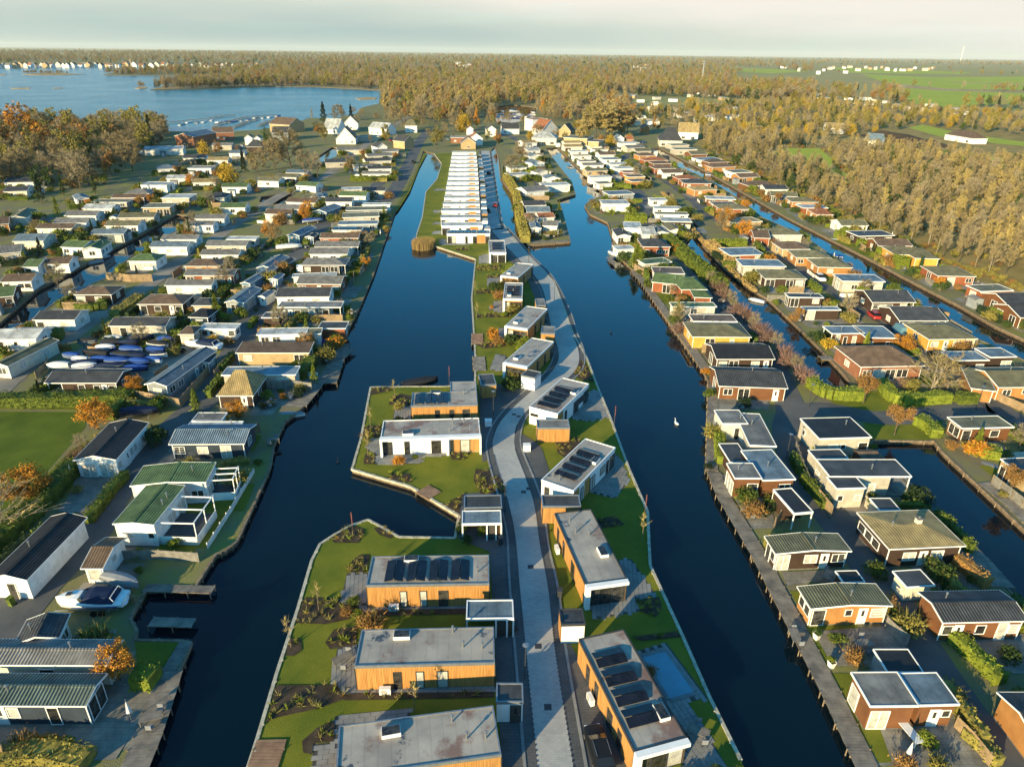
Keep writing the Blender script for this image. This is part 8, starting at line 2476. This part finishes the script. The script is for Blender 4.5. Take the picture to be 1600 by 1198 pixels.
for i, (x, y, c_, l) in enumerate(((764, 273, 'paint_black', 'black car beside the upper terrace road'), (757, 292, 'paint_grey', 'grey car beside the terrace road'), (774, 323, 'paint_red', 'dark red car on the verge of the terrace road'), (762, 332, 'paint_black', 'black car beside the lower terrace road'), (700, 219, 'paint_grey', 'grey car behind the terrace head'), (688, 213, 'paint_white', 'white car beside the village road'),
                                  (1052, 236, 'paint_white', 'white car in the restaurant yard'), (1004, 224, 'paint_blue', 'blue car in the restaurant yard'), (1296, 760, 'paint_grey', 'grey car before the beige wing'), (541, 318, 'paint_grey', 'grey car on the west bank lane'), (646, 255, 'paint_black', 'black car on the lane beside the grass verge'), (165, 790, 'paint_grey', 'grey car on the lane before the green-roofed villa'), (1146, 359, 'paint_grey', 'grey car on the orange row lane'), (835, 272, 'paint_white', 'white car on the islet lane'))):
    if (x, y) not in ((1296, 760), (165, 790)):
        car(x, y, 1.57 + rgp.uniform(-.2, .2), c_, l)

# ------------------------------------------------------------------ lamps, flags, saplings, masts, small things
def lamp_mesh():
    b, h_ = MB(), MB()
    b.tube((0, 0, 0), (0, 0, 4.0), .06, .04, 8)
    h_.tube((0, 0, 4.0), (0, 0, 4.12), .10, .30, 10)
    h_.tube((0, 0, 4.12), (0, 0, 4.2), .30, .12, 10)
    return b.mesh('pole', 'trim_dark'), h_.mesh('lamp_head', 'metal_grey')
LM = lamp_mesh()
for x, y, l in ((1263, 636, 'street lamp at the lime hedge corner'), (771, 648, 'street lamp beside the white rendered house'), (820, 1060, 'street lamp by the road, nearest the camera'), (789, 800, 'street lamp beside the inlet carport'), (1301, 458, 'street lamp beside the beige flat chalet'), (1228, 718, 'street lamp beside the tall box chalet'),
                (866, 470, 'street lamp at the upper S-bend'), (826, 410, 'street lamp where the road turns to the terrace'), (632, 288, 'street lamp on the grass verge of the wide canal'), (640, 252, 'street lamp at the top of the grass verge'), (1525, 640, 'street lamp at the fenced corner'), (768, 302, 'street lamp beside the terrace road'), (776, 337, 'street lamp at the end of the terrace road')):
    p = G(x, y)
    t = thing('street_lamp', l, 'street lamp', p, 0, 'street lamps')
    link('pole', LM[0], t)
    link('lamp_head', LM[1], t)
def flag_mesh():
    b, f = MB(), MB()
    b.tube((0, 0, 0), (0, 0, 5), .035, .025, 6)
    for i in range(5):
        a, c = .10 * math.sin(i * 1.9), .10 * math.sin(i * 1.9 + 1.9)
        f.slab([(.03 + .06 * (i % 2), a, 4.9 - .45 * i), (.03 + .06 * ((i + 1) % 2), c, 4.45 - .45 * i), (.22, c, 4.45 - .45 * i), (.22, a, 4.9 - .45 * i)], (0, .02, 0))
    return b.mesh('pole', 'fence_wood'), f.mesh('flag', 'flag_red')
FM = flag_mesh()
for x, y, l in ((552, 841, 'furled red flag on the lawn tip of the near garden'), (702, 603, 'furled red flag behind the stepped timber house'), (959, 668, 'furled red flag on the right island shore beside white house'), (1006, 812, 'furled red flag on the right shore beside algae-roofed house')):
    t = thing('flag_pole', l, 'flag', G(x, y), 0, 'furled flags')
    link('pole', FM[0], t)
    link('flag', FM[1], t)
    t.scale = (.4, .4, .75)
sap = bare(60, 4.2, .7, 60, low=.4, upw=1.8, tw=.03, tl=.7, limbs=7, trunk=.045)
model('sapling', sap, 'twig_gold', 'post_wood')
for x, y, l in ((617, 624, 'sapling by the lawn edge of the stepped house'), (579, 669, 'sapling in the bed left of the white rendered house'), (498, 953, 'sapling in the long bed of the panelled house'), (455, 1012, 'sapling in the round bed at the shore'), (575, 712, 'sapling at the patio corner of the white house'), (1003, 845, 'sapling on the right shore lawn'), (745, 500, 'sapling on the S-bend shore lawns'), (742, 462, 'sapling at the shore of the fourth S-bend house'), (648, 1112, 'bare sapling in front of the nearest timber house')):
    p = G(x, y)
    plant('sapling', 'sapling', l, 'tree', p.x, p.y, 1.0, 'staked saplings')
b = MB()
rg = random.Random(9)
for q in BEDS:                                   # grasses and perennials of the planting beds
    w_ = P2(q)
    pol = [(p.x, p.y) for p in w_]
    A = abs(sum(pol[i - 1][0] * pol[i][1] - pol[i][0] * pol[i - 1][1] for i in range(len(pol)))) / 2
    for i in range(int(A * 2.6)):
        x, y = rg.uniform(min(p[0] for p in pol), max(p[0] for p in pol)), rg.uniform(min(p[1] for p in pol), max(p[1] for p in pol))
        if not inside((x, y), pol):
            continue
        mi = rg.choices((0, 1, 2, 3), (5, 3, 3, 1))[0]
        h_ = rg.uniform(.25, .75)
        for k in range(14):
            d = rdir(rg, 1.0)
            needle(b, Vector((x, y, Z0 + .06)) + d * .06, d, h_ * rg.uniform(.7, 1.2), .035 if mi != 2 else .06, rg, mi)
b.build('bed_planting', ['tuft', 'leaf_olive', 'leaf_lime', 'leaf_rust'], kind='stuff')
b = MB()
for i in range(4200):                            # the reed clump on the point of the terrace island
    a, r = rg.uniform(0, 6.28), math.sqrt(rg.random())
    p = G(662, 384) + Vector((3.4 * r * math.cos(a), 4.0 * r * math.sin(a), -.6))
    needle(b, p, Vector((rg.uniform(-.12, .12), rg.uniform(-.12, .12), 1)).normalized(), rg.uniform(2.0, 3.0), .04, rg)
b.build('reeds', 'reed_gold', kind='stuff')
# swan and ducks
def swan(px, py, label, s=1.0, m_='paint_white'):
    p = G(px, py, 0)
    t = thing('swan' if s > .8 else 'duck', label, 'bird', (p.x, p.y, 0), 1.9)
    b_ = MB()
    secs = []
    for x, r, z in ((-.55, .02, .26), (-.42, .14, .2), (-.15, .24, .17), (.15, .23, .16), (.34, .12, .2), (.42, .07, .34), (.40, .055, .55), (.46, .055, .72), (.56, .06, .74), (.64, .02, .70)):
        secs.append([(x * s, r * s * math.cos(a), (z + r * .8 * math.sin(a)) * s) for a in [2 * math.pi * k / 8 for k in range(9)]])
    loft(secs, b_)
    b_.build('body', m_, t, smooth=True)
    k_ = MB()
    k_.tube((.62 * s, 0, .71 * s), (.76 * s, 0, .66 * s), .03 * s, .01 * s, 6)
    k_.build('beak', 'tarp_orange', t)
swan(1057, 663, 'white swan swimming alone on the right canal', 1.1)
swan(955, 521, 'dark duck swimming on the right canal', .75, 'paint_black')
swan(528, 722, 'dark duck swimming in front of the island point', .7, 'paint_black')
# utility boxes on the driveways
for x, y, l in ((823, 704, 'white utility cabinet at the white house by the road bend'), (763, 665, 'white utility cabinet before the white rendered house')):
    t = thing('utility_cabinet', l, 'cabinet', G(x, y), .1)
    a, c = MB(), MB()
    a.box(-.5, -.4, 0, .5, .4, 1.0)
    a.build('body', 'paint_white', t)
    c.box(-.54, -.44, 1.0, .54, .44, 1.06)
    c.build('lid', 'trim_white', t)
# masts
def mast(px, py, hgt, r, label, name, m_, rings=2):
    p = G(px, py)
    t = thing(name, label, 'mast', p, 0)
    b_ = MB()
    b_.tube((0, 0, 0), (0, 0, hgt * .85), r, r * .7, 12)
    b_.build('shaft', m_, t)
    k_ = MB()
    for i in range(rings):
        z = hgt * (.80 + .1 * i)
        k_.tube((0, 0, z), (0, 0, z + hgt * .04), r * 1.8, r * 1.8, 12)
    k_.tube((0, 0, hgt * .85), (0, 0, hgt), r * .35, r * .2, 6)
    k_.build('antenna_rings', m_, t, kind='stuff')
mast(1097, 129, 42, 2.2, 'grey concrete radio mast rising from the far woods', 'radio_mast', 'kerb_stone')
mast(1500, 98, 170, 3, 'tall pale television tower on the horizon', 'television_tower', 'trim_white', 3)
mast(206, 107, 26, 1.6, 'slim church spire in the town across the lake', 'church_spire', 'wall_tan', 1)
# earth mounds
def mound(px, py, w, d, h, label):
    b_ = MB()
    rg_ = random.Random(int(px))
    n = 18
    for i in range(n + 1):
        for j in range(n + 1):
            x, y = (i / n - .5) * 2, (j / n - .5) * 2
            z = h * max(0, 1 - (x * x + y * y)) * (.75 + .25 * math.sin(5 * x + px) * math.cos(4 * y)) + rg_.uniform(0, .25)
            b_.v.append((x * w / 2, y * d / 2, z - .05))
    for i in range(n):
        for j in range(n):
            a = i * (n + 1) + j
            b_.f.append((a, a + 1, a + n + 2, a + n + 1))
            b_.m.append(0)
    o = b_.build('earth_mound', 'soil', loc=G(px, py), smooth=True)
    tag(o, label, 'mound', 'dark earth mounds')
mound(1385, 213, 40, 18, 4, 'long dark earth mound beside the white-gabled barn')
mound(1412, 222, 36, 18, 4, 'dark earth mound between barn and meadow')
mound(1446, 228, 34, 18, 4, 'dark earth mound nearest the pale bungalow meadow')
# the town across the lake and hamlets far right
rt = random.Random(13)
for i in range(48):
    x = -10 + i * 8.6 + rt.uniform(-3, 3)
    y = 102.2 + rt.uniform(-2.2, .6) + (max(0, x - 200) * .006)
    w_ = rt.uniform(5, 9)
    house('from the west across the lake', x, y, x + w_, y + .1, rt.uniform(10, 16), rt.choice(['gv', 'gu', 'gv']), rt.choice(['white', 'white', 'cream', 'tan']), rt.choice(['grey', 'dark', 'rust', 'brown']), '', '', h=7, pitch=.9, name='lakeside_house', cat='house', group='houses across the lake', pipes=0)
for i in range(34):
    if i < 20:
        x = 1295 + i * 8.5 + rt.uniform(-6, 6)
        y = 105.5 + (x - 1295) * .012 + rt.uniform(-2.5, 2.5)
    else:
        x = rt.choice((rt.uniform(700, 740), rt.uniform(970, 1020), rt.uniform(1150, 1330)))
        y = 101 + (x - 700) * .011 + rt.uniform(-4, 6)
    house('among the hamlets on the far plain', x, y, x + rt.uniform(4, 9), y + .1, rt.uniform(10, 16), 'gu', rt.choice(['white', 'cream', 'tan', 'white']), rt.choice(['light', 'tan', 'brown']), '', '', h=8, pitch=.6, name='far_building', cat='building', group='buildings on the far plain', pipes=0)
# verandas of the green-roofed villa
def veranda(t, x0, y0, x1, y1, h, label=None):
    a = MB()
    a.box(x0, y0, 0, x1, y1, .55)
    a.build('veranda_floor', 'trim_dark', t)
    a = MB()
    a.box(x0, y0 - .06, .0, x1, y0 - .004, 1.15)
    a.box(x1 + .004, y0, .0, x1 + .06, y1, 1.15)
    a.build('parapet', 'wall_white', t)
    for x, y in ((x1 - .06, y0), (x1 - .06, (y0 + y1) / 2), (x1 - .06, y1 - .1)):
        a = MB()
        a.box(x, y, .56, x + .1, y + .1, h)
        a.build('post', 'trim_white', t)
    for y in (y0, (y0 + y1) / 2, y1 - .1):
        a = MB()
        a.box(x0, y, h + .002, x1 + .1, y + .1, h + .14)
        a.build('beam', 'trim_white', t)
    a = MB()
    a.box(x1 - .05, y0 - .1, h + .142, x1 + .07, y1 + .1, h + .26)
    a.build('beam', 'trim_white', t)
for o in list(C.objects):
    if o.get('label', '').startswith('white villa wing'):
        r_ = [c for c in o.children if c.name.startswith('roof')][0]
        w_ = max(v.co.x for v in r_.data.vertices)
        d_ = max(v.co.y for v in r_.data.vertices)
        veranda(o, w_ - .1, .6, w_ + (4.2 if 'nearer wing' in o['label'] else 3.0), d_ * .75, 2.9)

# ------------------------------------------------------------------ fences and low walls that the photograph shows singly
def fence_run(pts, h, m_, label, name='board_fence', board=.16, group='board fences'):
    c = P2(pts)
    b, q = MB(), MB()
    for i in range(len(c) - 1):
        a, d = c[i] - c[0], (c[i + 1] - c[i])
        ln = d.length
        d.normalize()
        n = Vector((-d.y, d.x, 0)) * .015
        k = max(1, int(ln / board))
        for j in range(k):
            p0, p1 = a + d * (ln * j / k + .008), a + d * (ln * (j + 1) / k - .008)
            b.slab([(r.x, r.y, .04) for r in (p0 - n, p1 - n, p1 + n, p0 + n)], (0, 0, h - .04 + (.02 if j % 2 else 0)))
        for j in range(int(ln / 1.9) + 1):
            r = a + d * min(ln - .05, 1.9 * j) + n * 5
            q.box(r.x - .05, r.y - .05, 0, r.x + .05, r.y + .05, h + .1)
    t = thing(name, label, 'fence', c[0], 0, group)
    b.build('boards', m_, t, kind='stuff')
    q.build('posts', 'post_wood' if m_ != 'wall_white' else 'wall_white', t, kind='stuff')
for a in [([(212, 624), (283, 638), (328, 584)], 1.7, 'fence_wood', 'board fence round the paved yard of the long blue-grey chalet'), ([(167, 437), (205, 441), (239, 440)], 1.9, 'fence_wood', 'sand-coloured fence beside the white green-roofed chalet'),
          ([(438, 502), (536, 502)], 1.5, 'fence_wood', 'board fence below the slate grey chalet'), ([(1381, 982), (1400, 1000), (1416, 1012)], 1.6, 'fence_grey', 'grey fence closing the slatted terrace towards the lane'),
          ([(101, 938), (150, 936), (214, 942)], 1.1, 'fence_wood', 'slatted fence behind the white motor cruiser'), ([(425, 610), (455, 607), (488, 612)], 1.6, 'fence_grey', 'grey fence round the deck of the brown mono-pitch chalet'),
          ([(326, 857), (346, 825), (362, 800), (398, 738)], .8, 'wall_white', 'low white fence along the quay of the green-roofed villa'), ([(138, 548), (210, 551), (276, 548)], .9, 'fence_wood', 'low rail fence in front of the long beige chalet'),
          ([(48, 618), (110, 621), (150, 619)], .9, 'wall_red', 'low red rail fence of the dark brown chalet'), ([(58, 592), (75, 578), (76, 566)], 1.4, 'fence_wood', 'fence panel at the lane corner of the boatyard'),
          ([(182, 875), (250, 874), (312, 878)], 1.3, 'fence_grey', 'dark fence below the villa lawn'), ([(1241, 700), (1252, 735), (1262, 758)], 1.5, 'fence_grey', 'grey fence along the lane beside the tall box chalet'),
          ([(1350, 790), (1366, 806), (1376, 815)], 1.5, 'wall_beige', 'beige garden wall beside the projecting wing'), ([(1488, 905), (1462, 880), (1450, 868)], 1.0, 'fence_grey', 'grey fence under the white-edged shed'),
          ([(1210, 825), (1222, 808), (1242, 808)], 1.5, 'fence_wood', 'fence beside the flat dark carport'), ([(1490, 1135), (1515, 1160), (1545, 1198)], 1.3, 'fence_wood', 'tan fence along the lane beside the box chalet terrace'),
          ([(1545, 618), (1562, 628), (1600, 645)], 1.4, 'fence_wood', 'pale fence at the lane corner of the orange chalet'), ([(820, 312), (858, 313)], 1.6, 'fence_wood', 'tan fence on the islet below the white gabled chalet')]:
    fence_run(*a)
for i, (x, y, l) in enumerate(((1347, 1012, 'dark table on the slatted terrace beside the fence'), (238, 1128, 'plank table in the paved garden beside the folded parasol'), (536, 1036, 'garden table on the patio of the second timber house'), (1292, 905, 'garden table on the terrace of the dark brown chalet'), (1478, 845, 'garden table on the basin terrace'), (1240, 1000, 'plank bench table on the boardwalk edge'),
                               (455, 622, 'garden table on the grey fenced deck'), (1168, 805, 'garden table beside the tall box chalet'), (1540, 970, 'garden table in front of the white doors of the tiled chalet'), (1090, 1150, 'garden table on the pool patio'))):
    p = G(x, y)
    garden_table(p, .3 * i, l)
    for s in (-1, 1):
        garden_chair(p + Vector((.3, s * .85, 0)), 0 if s > 0 else math.pi, l.replace('dark table', 'grey chair').replace('plank bench table', 'grey chair').replace('plank table', 'grey chair').replace('garden table', 'grey chair') + (', far side' if s > 0 else ', near side'))
a = MB()
a.box(-1.2, -.4, .70, 1.2, .4, .76)
t = thing('garden_table', 'long white table on the terrace of the box chalet', 'table', G(1418, 1150), way(1405, 1130, 1437, 1168), 'garden tables')
a.build('table_top', 'paint_white', t)
for x in (-1.1, 1.1):
    for y in (-.34, .34):
        a = MB()
        a.box(x - .04, y - .04, 0, x + .04, y + .04, .70)
        a.build('leg', 'paint_white', t)
def bin_(px, py, m_, label):
    t_ = thing('wheelie_bin', label, 'bin', G(px, py), rgp.uniform(-.4, .4), 'wheelie bins')
    a, b_ = MB(), MB()
    a.slab([(-.24, -.28, .08), (.24, -.28, .08), (.24, .24, .08), (-.24, .24, .08)], (0, -.05, .92))
    b_.slab([(-.28, -.40, 1.0), (.28, -.40, 1.0), (.28, .24, 1.04), (-.28, .24, 1.04)], (0, 0, .06))
    a.build('body', m_, t_)
    b_.build('lid', m_, t_)
    w_ = MB()
    w_.tube((-.3, .22, .1), (.3, .22, .1), .1, k=8)
    w_.build('wheels', 'rubber', t_)
for x, y, m_, l in ((20, 945, 'leaf_hedge', 'green wheelie bin at the black-roofed garage'), (1213, 795, 'trim_dark', 'dark wheelie bin beside the flat carport'), (782, 850, 'trim_dark', 'dark wheelie bin at the inlet carport'), (874, 932, 'trim_dark', 'dark wheelie bin at the algae-roofed house'), (1456, 560, 'trim_dark', 'black wheelie bin in the side lane'), (804, 985, 'trim_dark', 'dark wheelie bin behind the panelled house carport')):
    bin_(x, y, m_, l)
# flat dark carport on posts beside the tall box chalet
base_, rz_, w_, d_, _, _ = frame_of((1241, 801.7), (1271.4, 799), (1217.5, 763), 2.4)
t = thing('carport', 'flat dark carport on posts beside the tall box chalet', 'carport', base_, rz_)
annex(t, 0, 0, w_, d_, 2.4, roof='felt_black', rim='trim_white', open_=True, posts=((.1, .1), (w_ - .1, .1), (.1, d_ - .1), (w_ - .1, d_ - .1)))
a = MB()
a.box(.05, d_ * .4, 0, w_ - .05, d_ - .2, 2.1)
a.build('wall', 'wall_dark', t)

for x, y, l in ((803, 648, 'drain cover on the road at the bend, left one'), (810, 651, 'drain cover on the road at the bend, right one'), (818, 769, 'drain cover on the road before the white house, lower one'), (826, 764, 'drain cover on the road before the white house, upper one'), (541 + 300, 1010, 'drain cover on the road beside the white cube store'), (829, 886, 'drain cover on the straight road by the algae-roofed house'), (848, 482, 'drain cover at the upper S-bend'), (856, 1105, 'drain cover on the road nearest the camera')):
    a = MB()
    a.box(-.32, -.32, .07, .32, .32, .085)
    o = a.build('drain_cover', 'trim_dark', loc=G(x, y))
    tag(o, l, 'drain cover', 'drain covers in the road')

# ------------------------------------------------------------------ the masses of wood
scatter('alder_wood', [(x, y, rgw.uniform(.42, .92)) for (x, y), _ in mass], ['alder0', 'alder1', 'alder2', 'alder1', 'alder3', 'birch', 'alder1', 'alder3', 'round1', 'alder0', 'greentree'], 3)
scatter('mixed_woodland', [(x, y, rgw.uniform(.5, .92)) for x, y in fill(WR2, 8.5, keep=.72)], ['alder0', 'goldtree', 'round0', 'goldtree', 'poplar', 'alder1', 'willow', 'round1', 'alder3', 'birch', 'greentree', 'bush2', 'alder1'], 4)
scatter('mixed_woodland', [(x, y, rgw.uniform(.9, 1.5)) for x, y in fill(WC, 11, keep=.85)], ['alder0', 'goldtree', 'round0', 'alder1', 'round1', 'alder3', 'poplar', 'rusttree'], 5)
# undergrowth and golden reed along the wood edge
scatter('undergrowth', [(x, y, rgw.uniform(.5, 1.5)) for x, y in fill(WR1, 4.6, keep=.75)], ['bush2', 'bush2', 'bush4', 'bush2', 'bush3', 'bush2'], 6)
EDGE = [(1100, 244), (1160, 272), (1230, 306), (1300, 341), (1400, 388), (1500, 424), (1600, 458), (1720, 500), (1720, 488), (1600, 448), (1500, 414), (1400, 378), (1300, 330), (1230, 296), (1150, 260), (1100, 236)]
scatter('reed_fringe', [(x, y, rgw.uniform(.6, 1.2)) for x, y in fill(EDGE, 2.0, keep=.8)], ['bush2', 'bush2', 'bush4'], 7)
# far woods out to the horizon, thinning into fields and hamlets
pts = []
vz = random.Random(21)
def vnoise(x, y):
    return 0.5 + 0.25 * math.sin(x * 0.0031 + 1.3 * math.sin(y * 0.0017)) + 0.25 * math.sin(y * 0.0043 + 1.7 * math.sin(x * 0.0021 + 2))
FARW = [(604, 148), (900, 146), (985, 164), (1250, 156), (1500, 172), (1900, 186)]
tries = 0
while len(pts) < 14000 and tries < 70000:
    tries += 1
    py = 82.0 + 92 * vz.random() ** 1.35
    px = vz.uniform(-120, 1720)
    hz = 82 + (px - 800) * 0.0126
    if py < hz + 1.6:
        continue
    p = G(px, py)
    if p.y > 16000:
        continue
    lim = 146 if px < 985 else 150 + (px - 985) * 0.035
    if py > lim:
        continue
    if wet(p.x, p.y) or open_field(p.x, p.y):
        continue
    if p.y > 1500 and px > 1150 and vnoise(p.x, p.y) > 0.62:
        continue
    if px > 1270 and 103 < py < 176 + (px - 1330) * .03 and vz.random() < (.94 if py < 141 else .8):
        continue
    if px < 420 and 96 < py < 106 and p.y > 2000 and vz.random() < .8:
        continue
    s = vz.uniform(.9, 1.5) * (1 if p.y < 1500 else min(2.0, 0.6 + p.y / 5200))
    pts.append((p.x, p.y, s))
scatter('far_woods', pts, ['alder1', 'round0', 'round1', 'alder0', 'rusttree', 'alder3', 'goldtree', 'greentree', 'goldtree', 'fir', 'alder3', 'round1', 'alder1'], 8)
scatter('island_thicket', [(G(x, y).x, G(x, y).y, rgw.uniform(.45, .8)) for x, y in [(vz.uniform(38, 108), vz.uniform(114.2, 116.4)) for i in range(60)] + [(vz.uniform(216, 226), vz.uniform(135.5, 137)) for i in range(10)]
        + [(vz.uniform(190, 330), vz.uniform(112.5, 116)) for i in range(140)] + [(vz.uniform(265, 590), vz.uniform(127, 136)) for i in range(420)]
        if True], ['round0', 'alder1', 'round1', 'alder3'], 9)

scatter('undergrowth', [(x, y, rgw.uniform(.8, 2.2)) for x, y in fill(WL, 7, keep=.8)], ['bush2', 'bush3', 'bush7', 'bush4', 'bush2', 'bush1'], 12)
scatter('garden_plants', far_shrubs, ['bush0', 'bush1', 'bush2', 'bush3', 'bush4'], 13)
# ------------------------------------------------------------------ the air
hz_ = MB()
hz_.box(-31000, -9500, -2.6, 31000, 40500, 215)
hm = bpy.data.materials.new('haze')
hm.use_nodes = True
ht = hm.node_tree
ht.nodes.clear()
ho = N(ht, 'ShaderNodeOutputMaterial')
hv = N(ht, 'ShaderNodeVolumePrincipled')
hv.inputs['Color'].default_value = (0.96, 1.0, 0.93, 1)
hv.inputs['Density'].default_value = 3.0e-5
ht.links.new(hv.outputs[0], ho.inputs['Volume'])
MATS['haze'] = hm
hz_.build('haze', 'haze', kind='stuff')
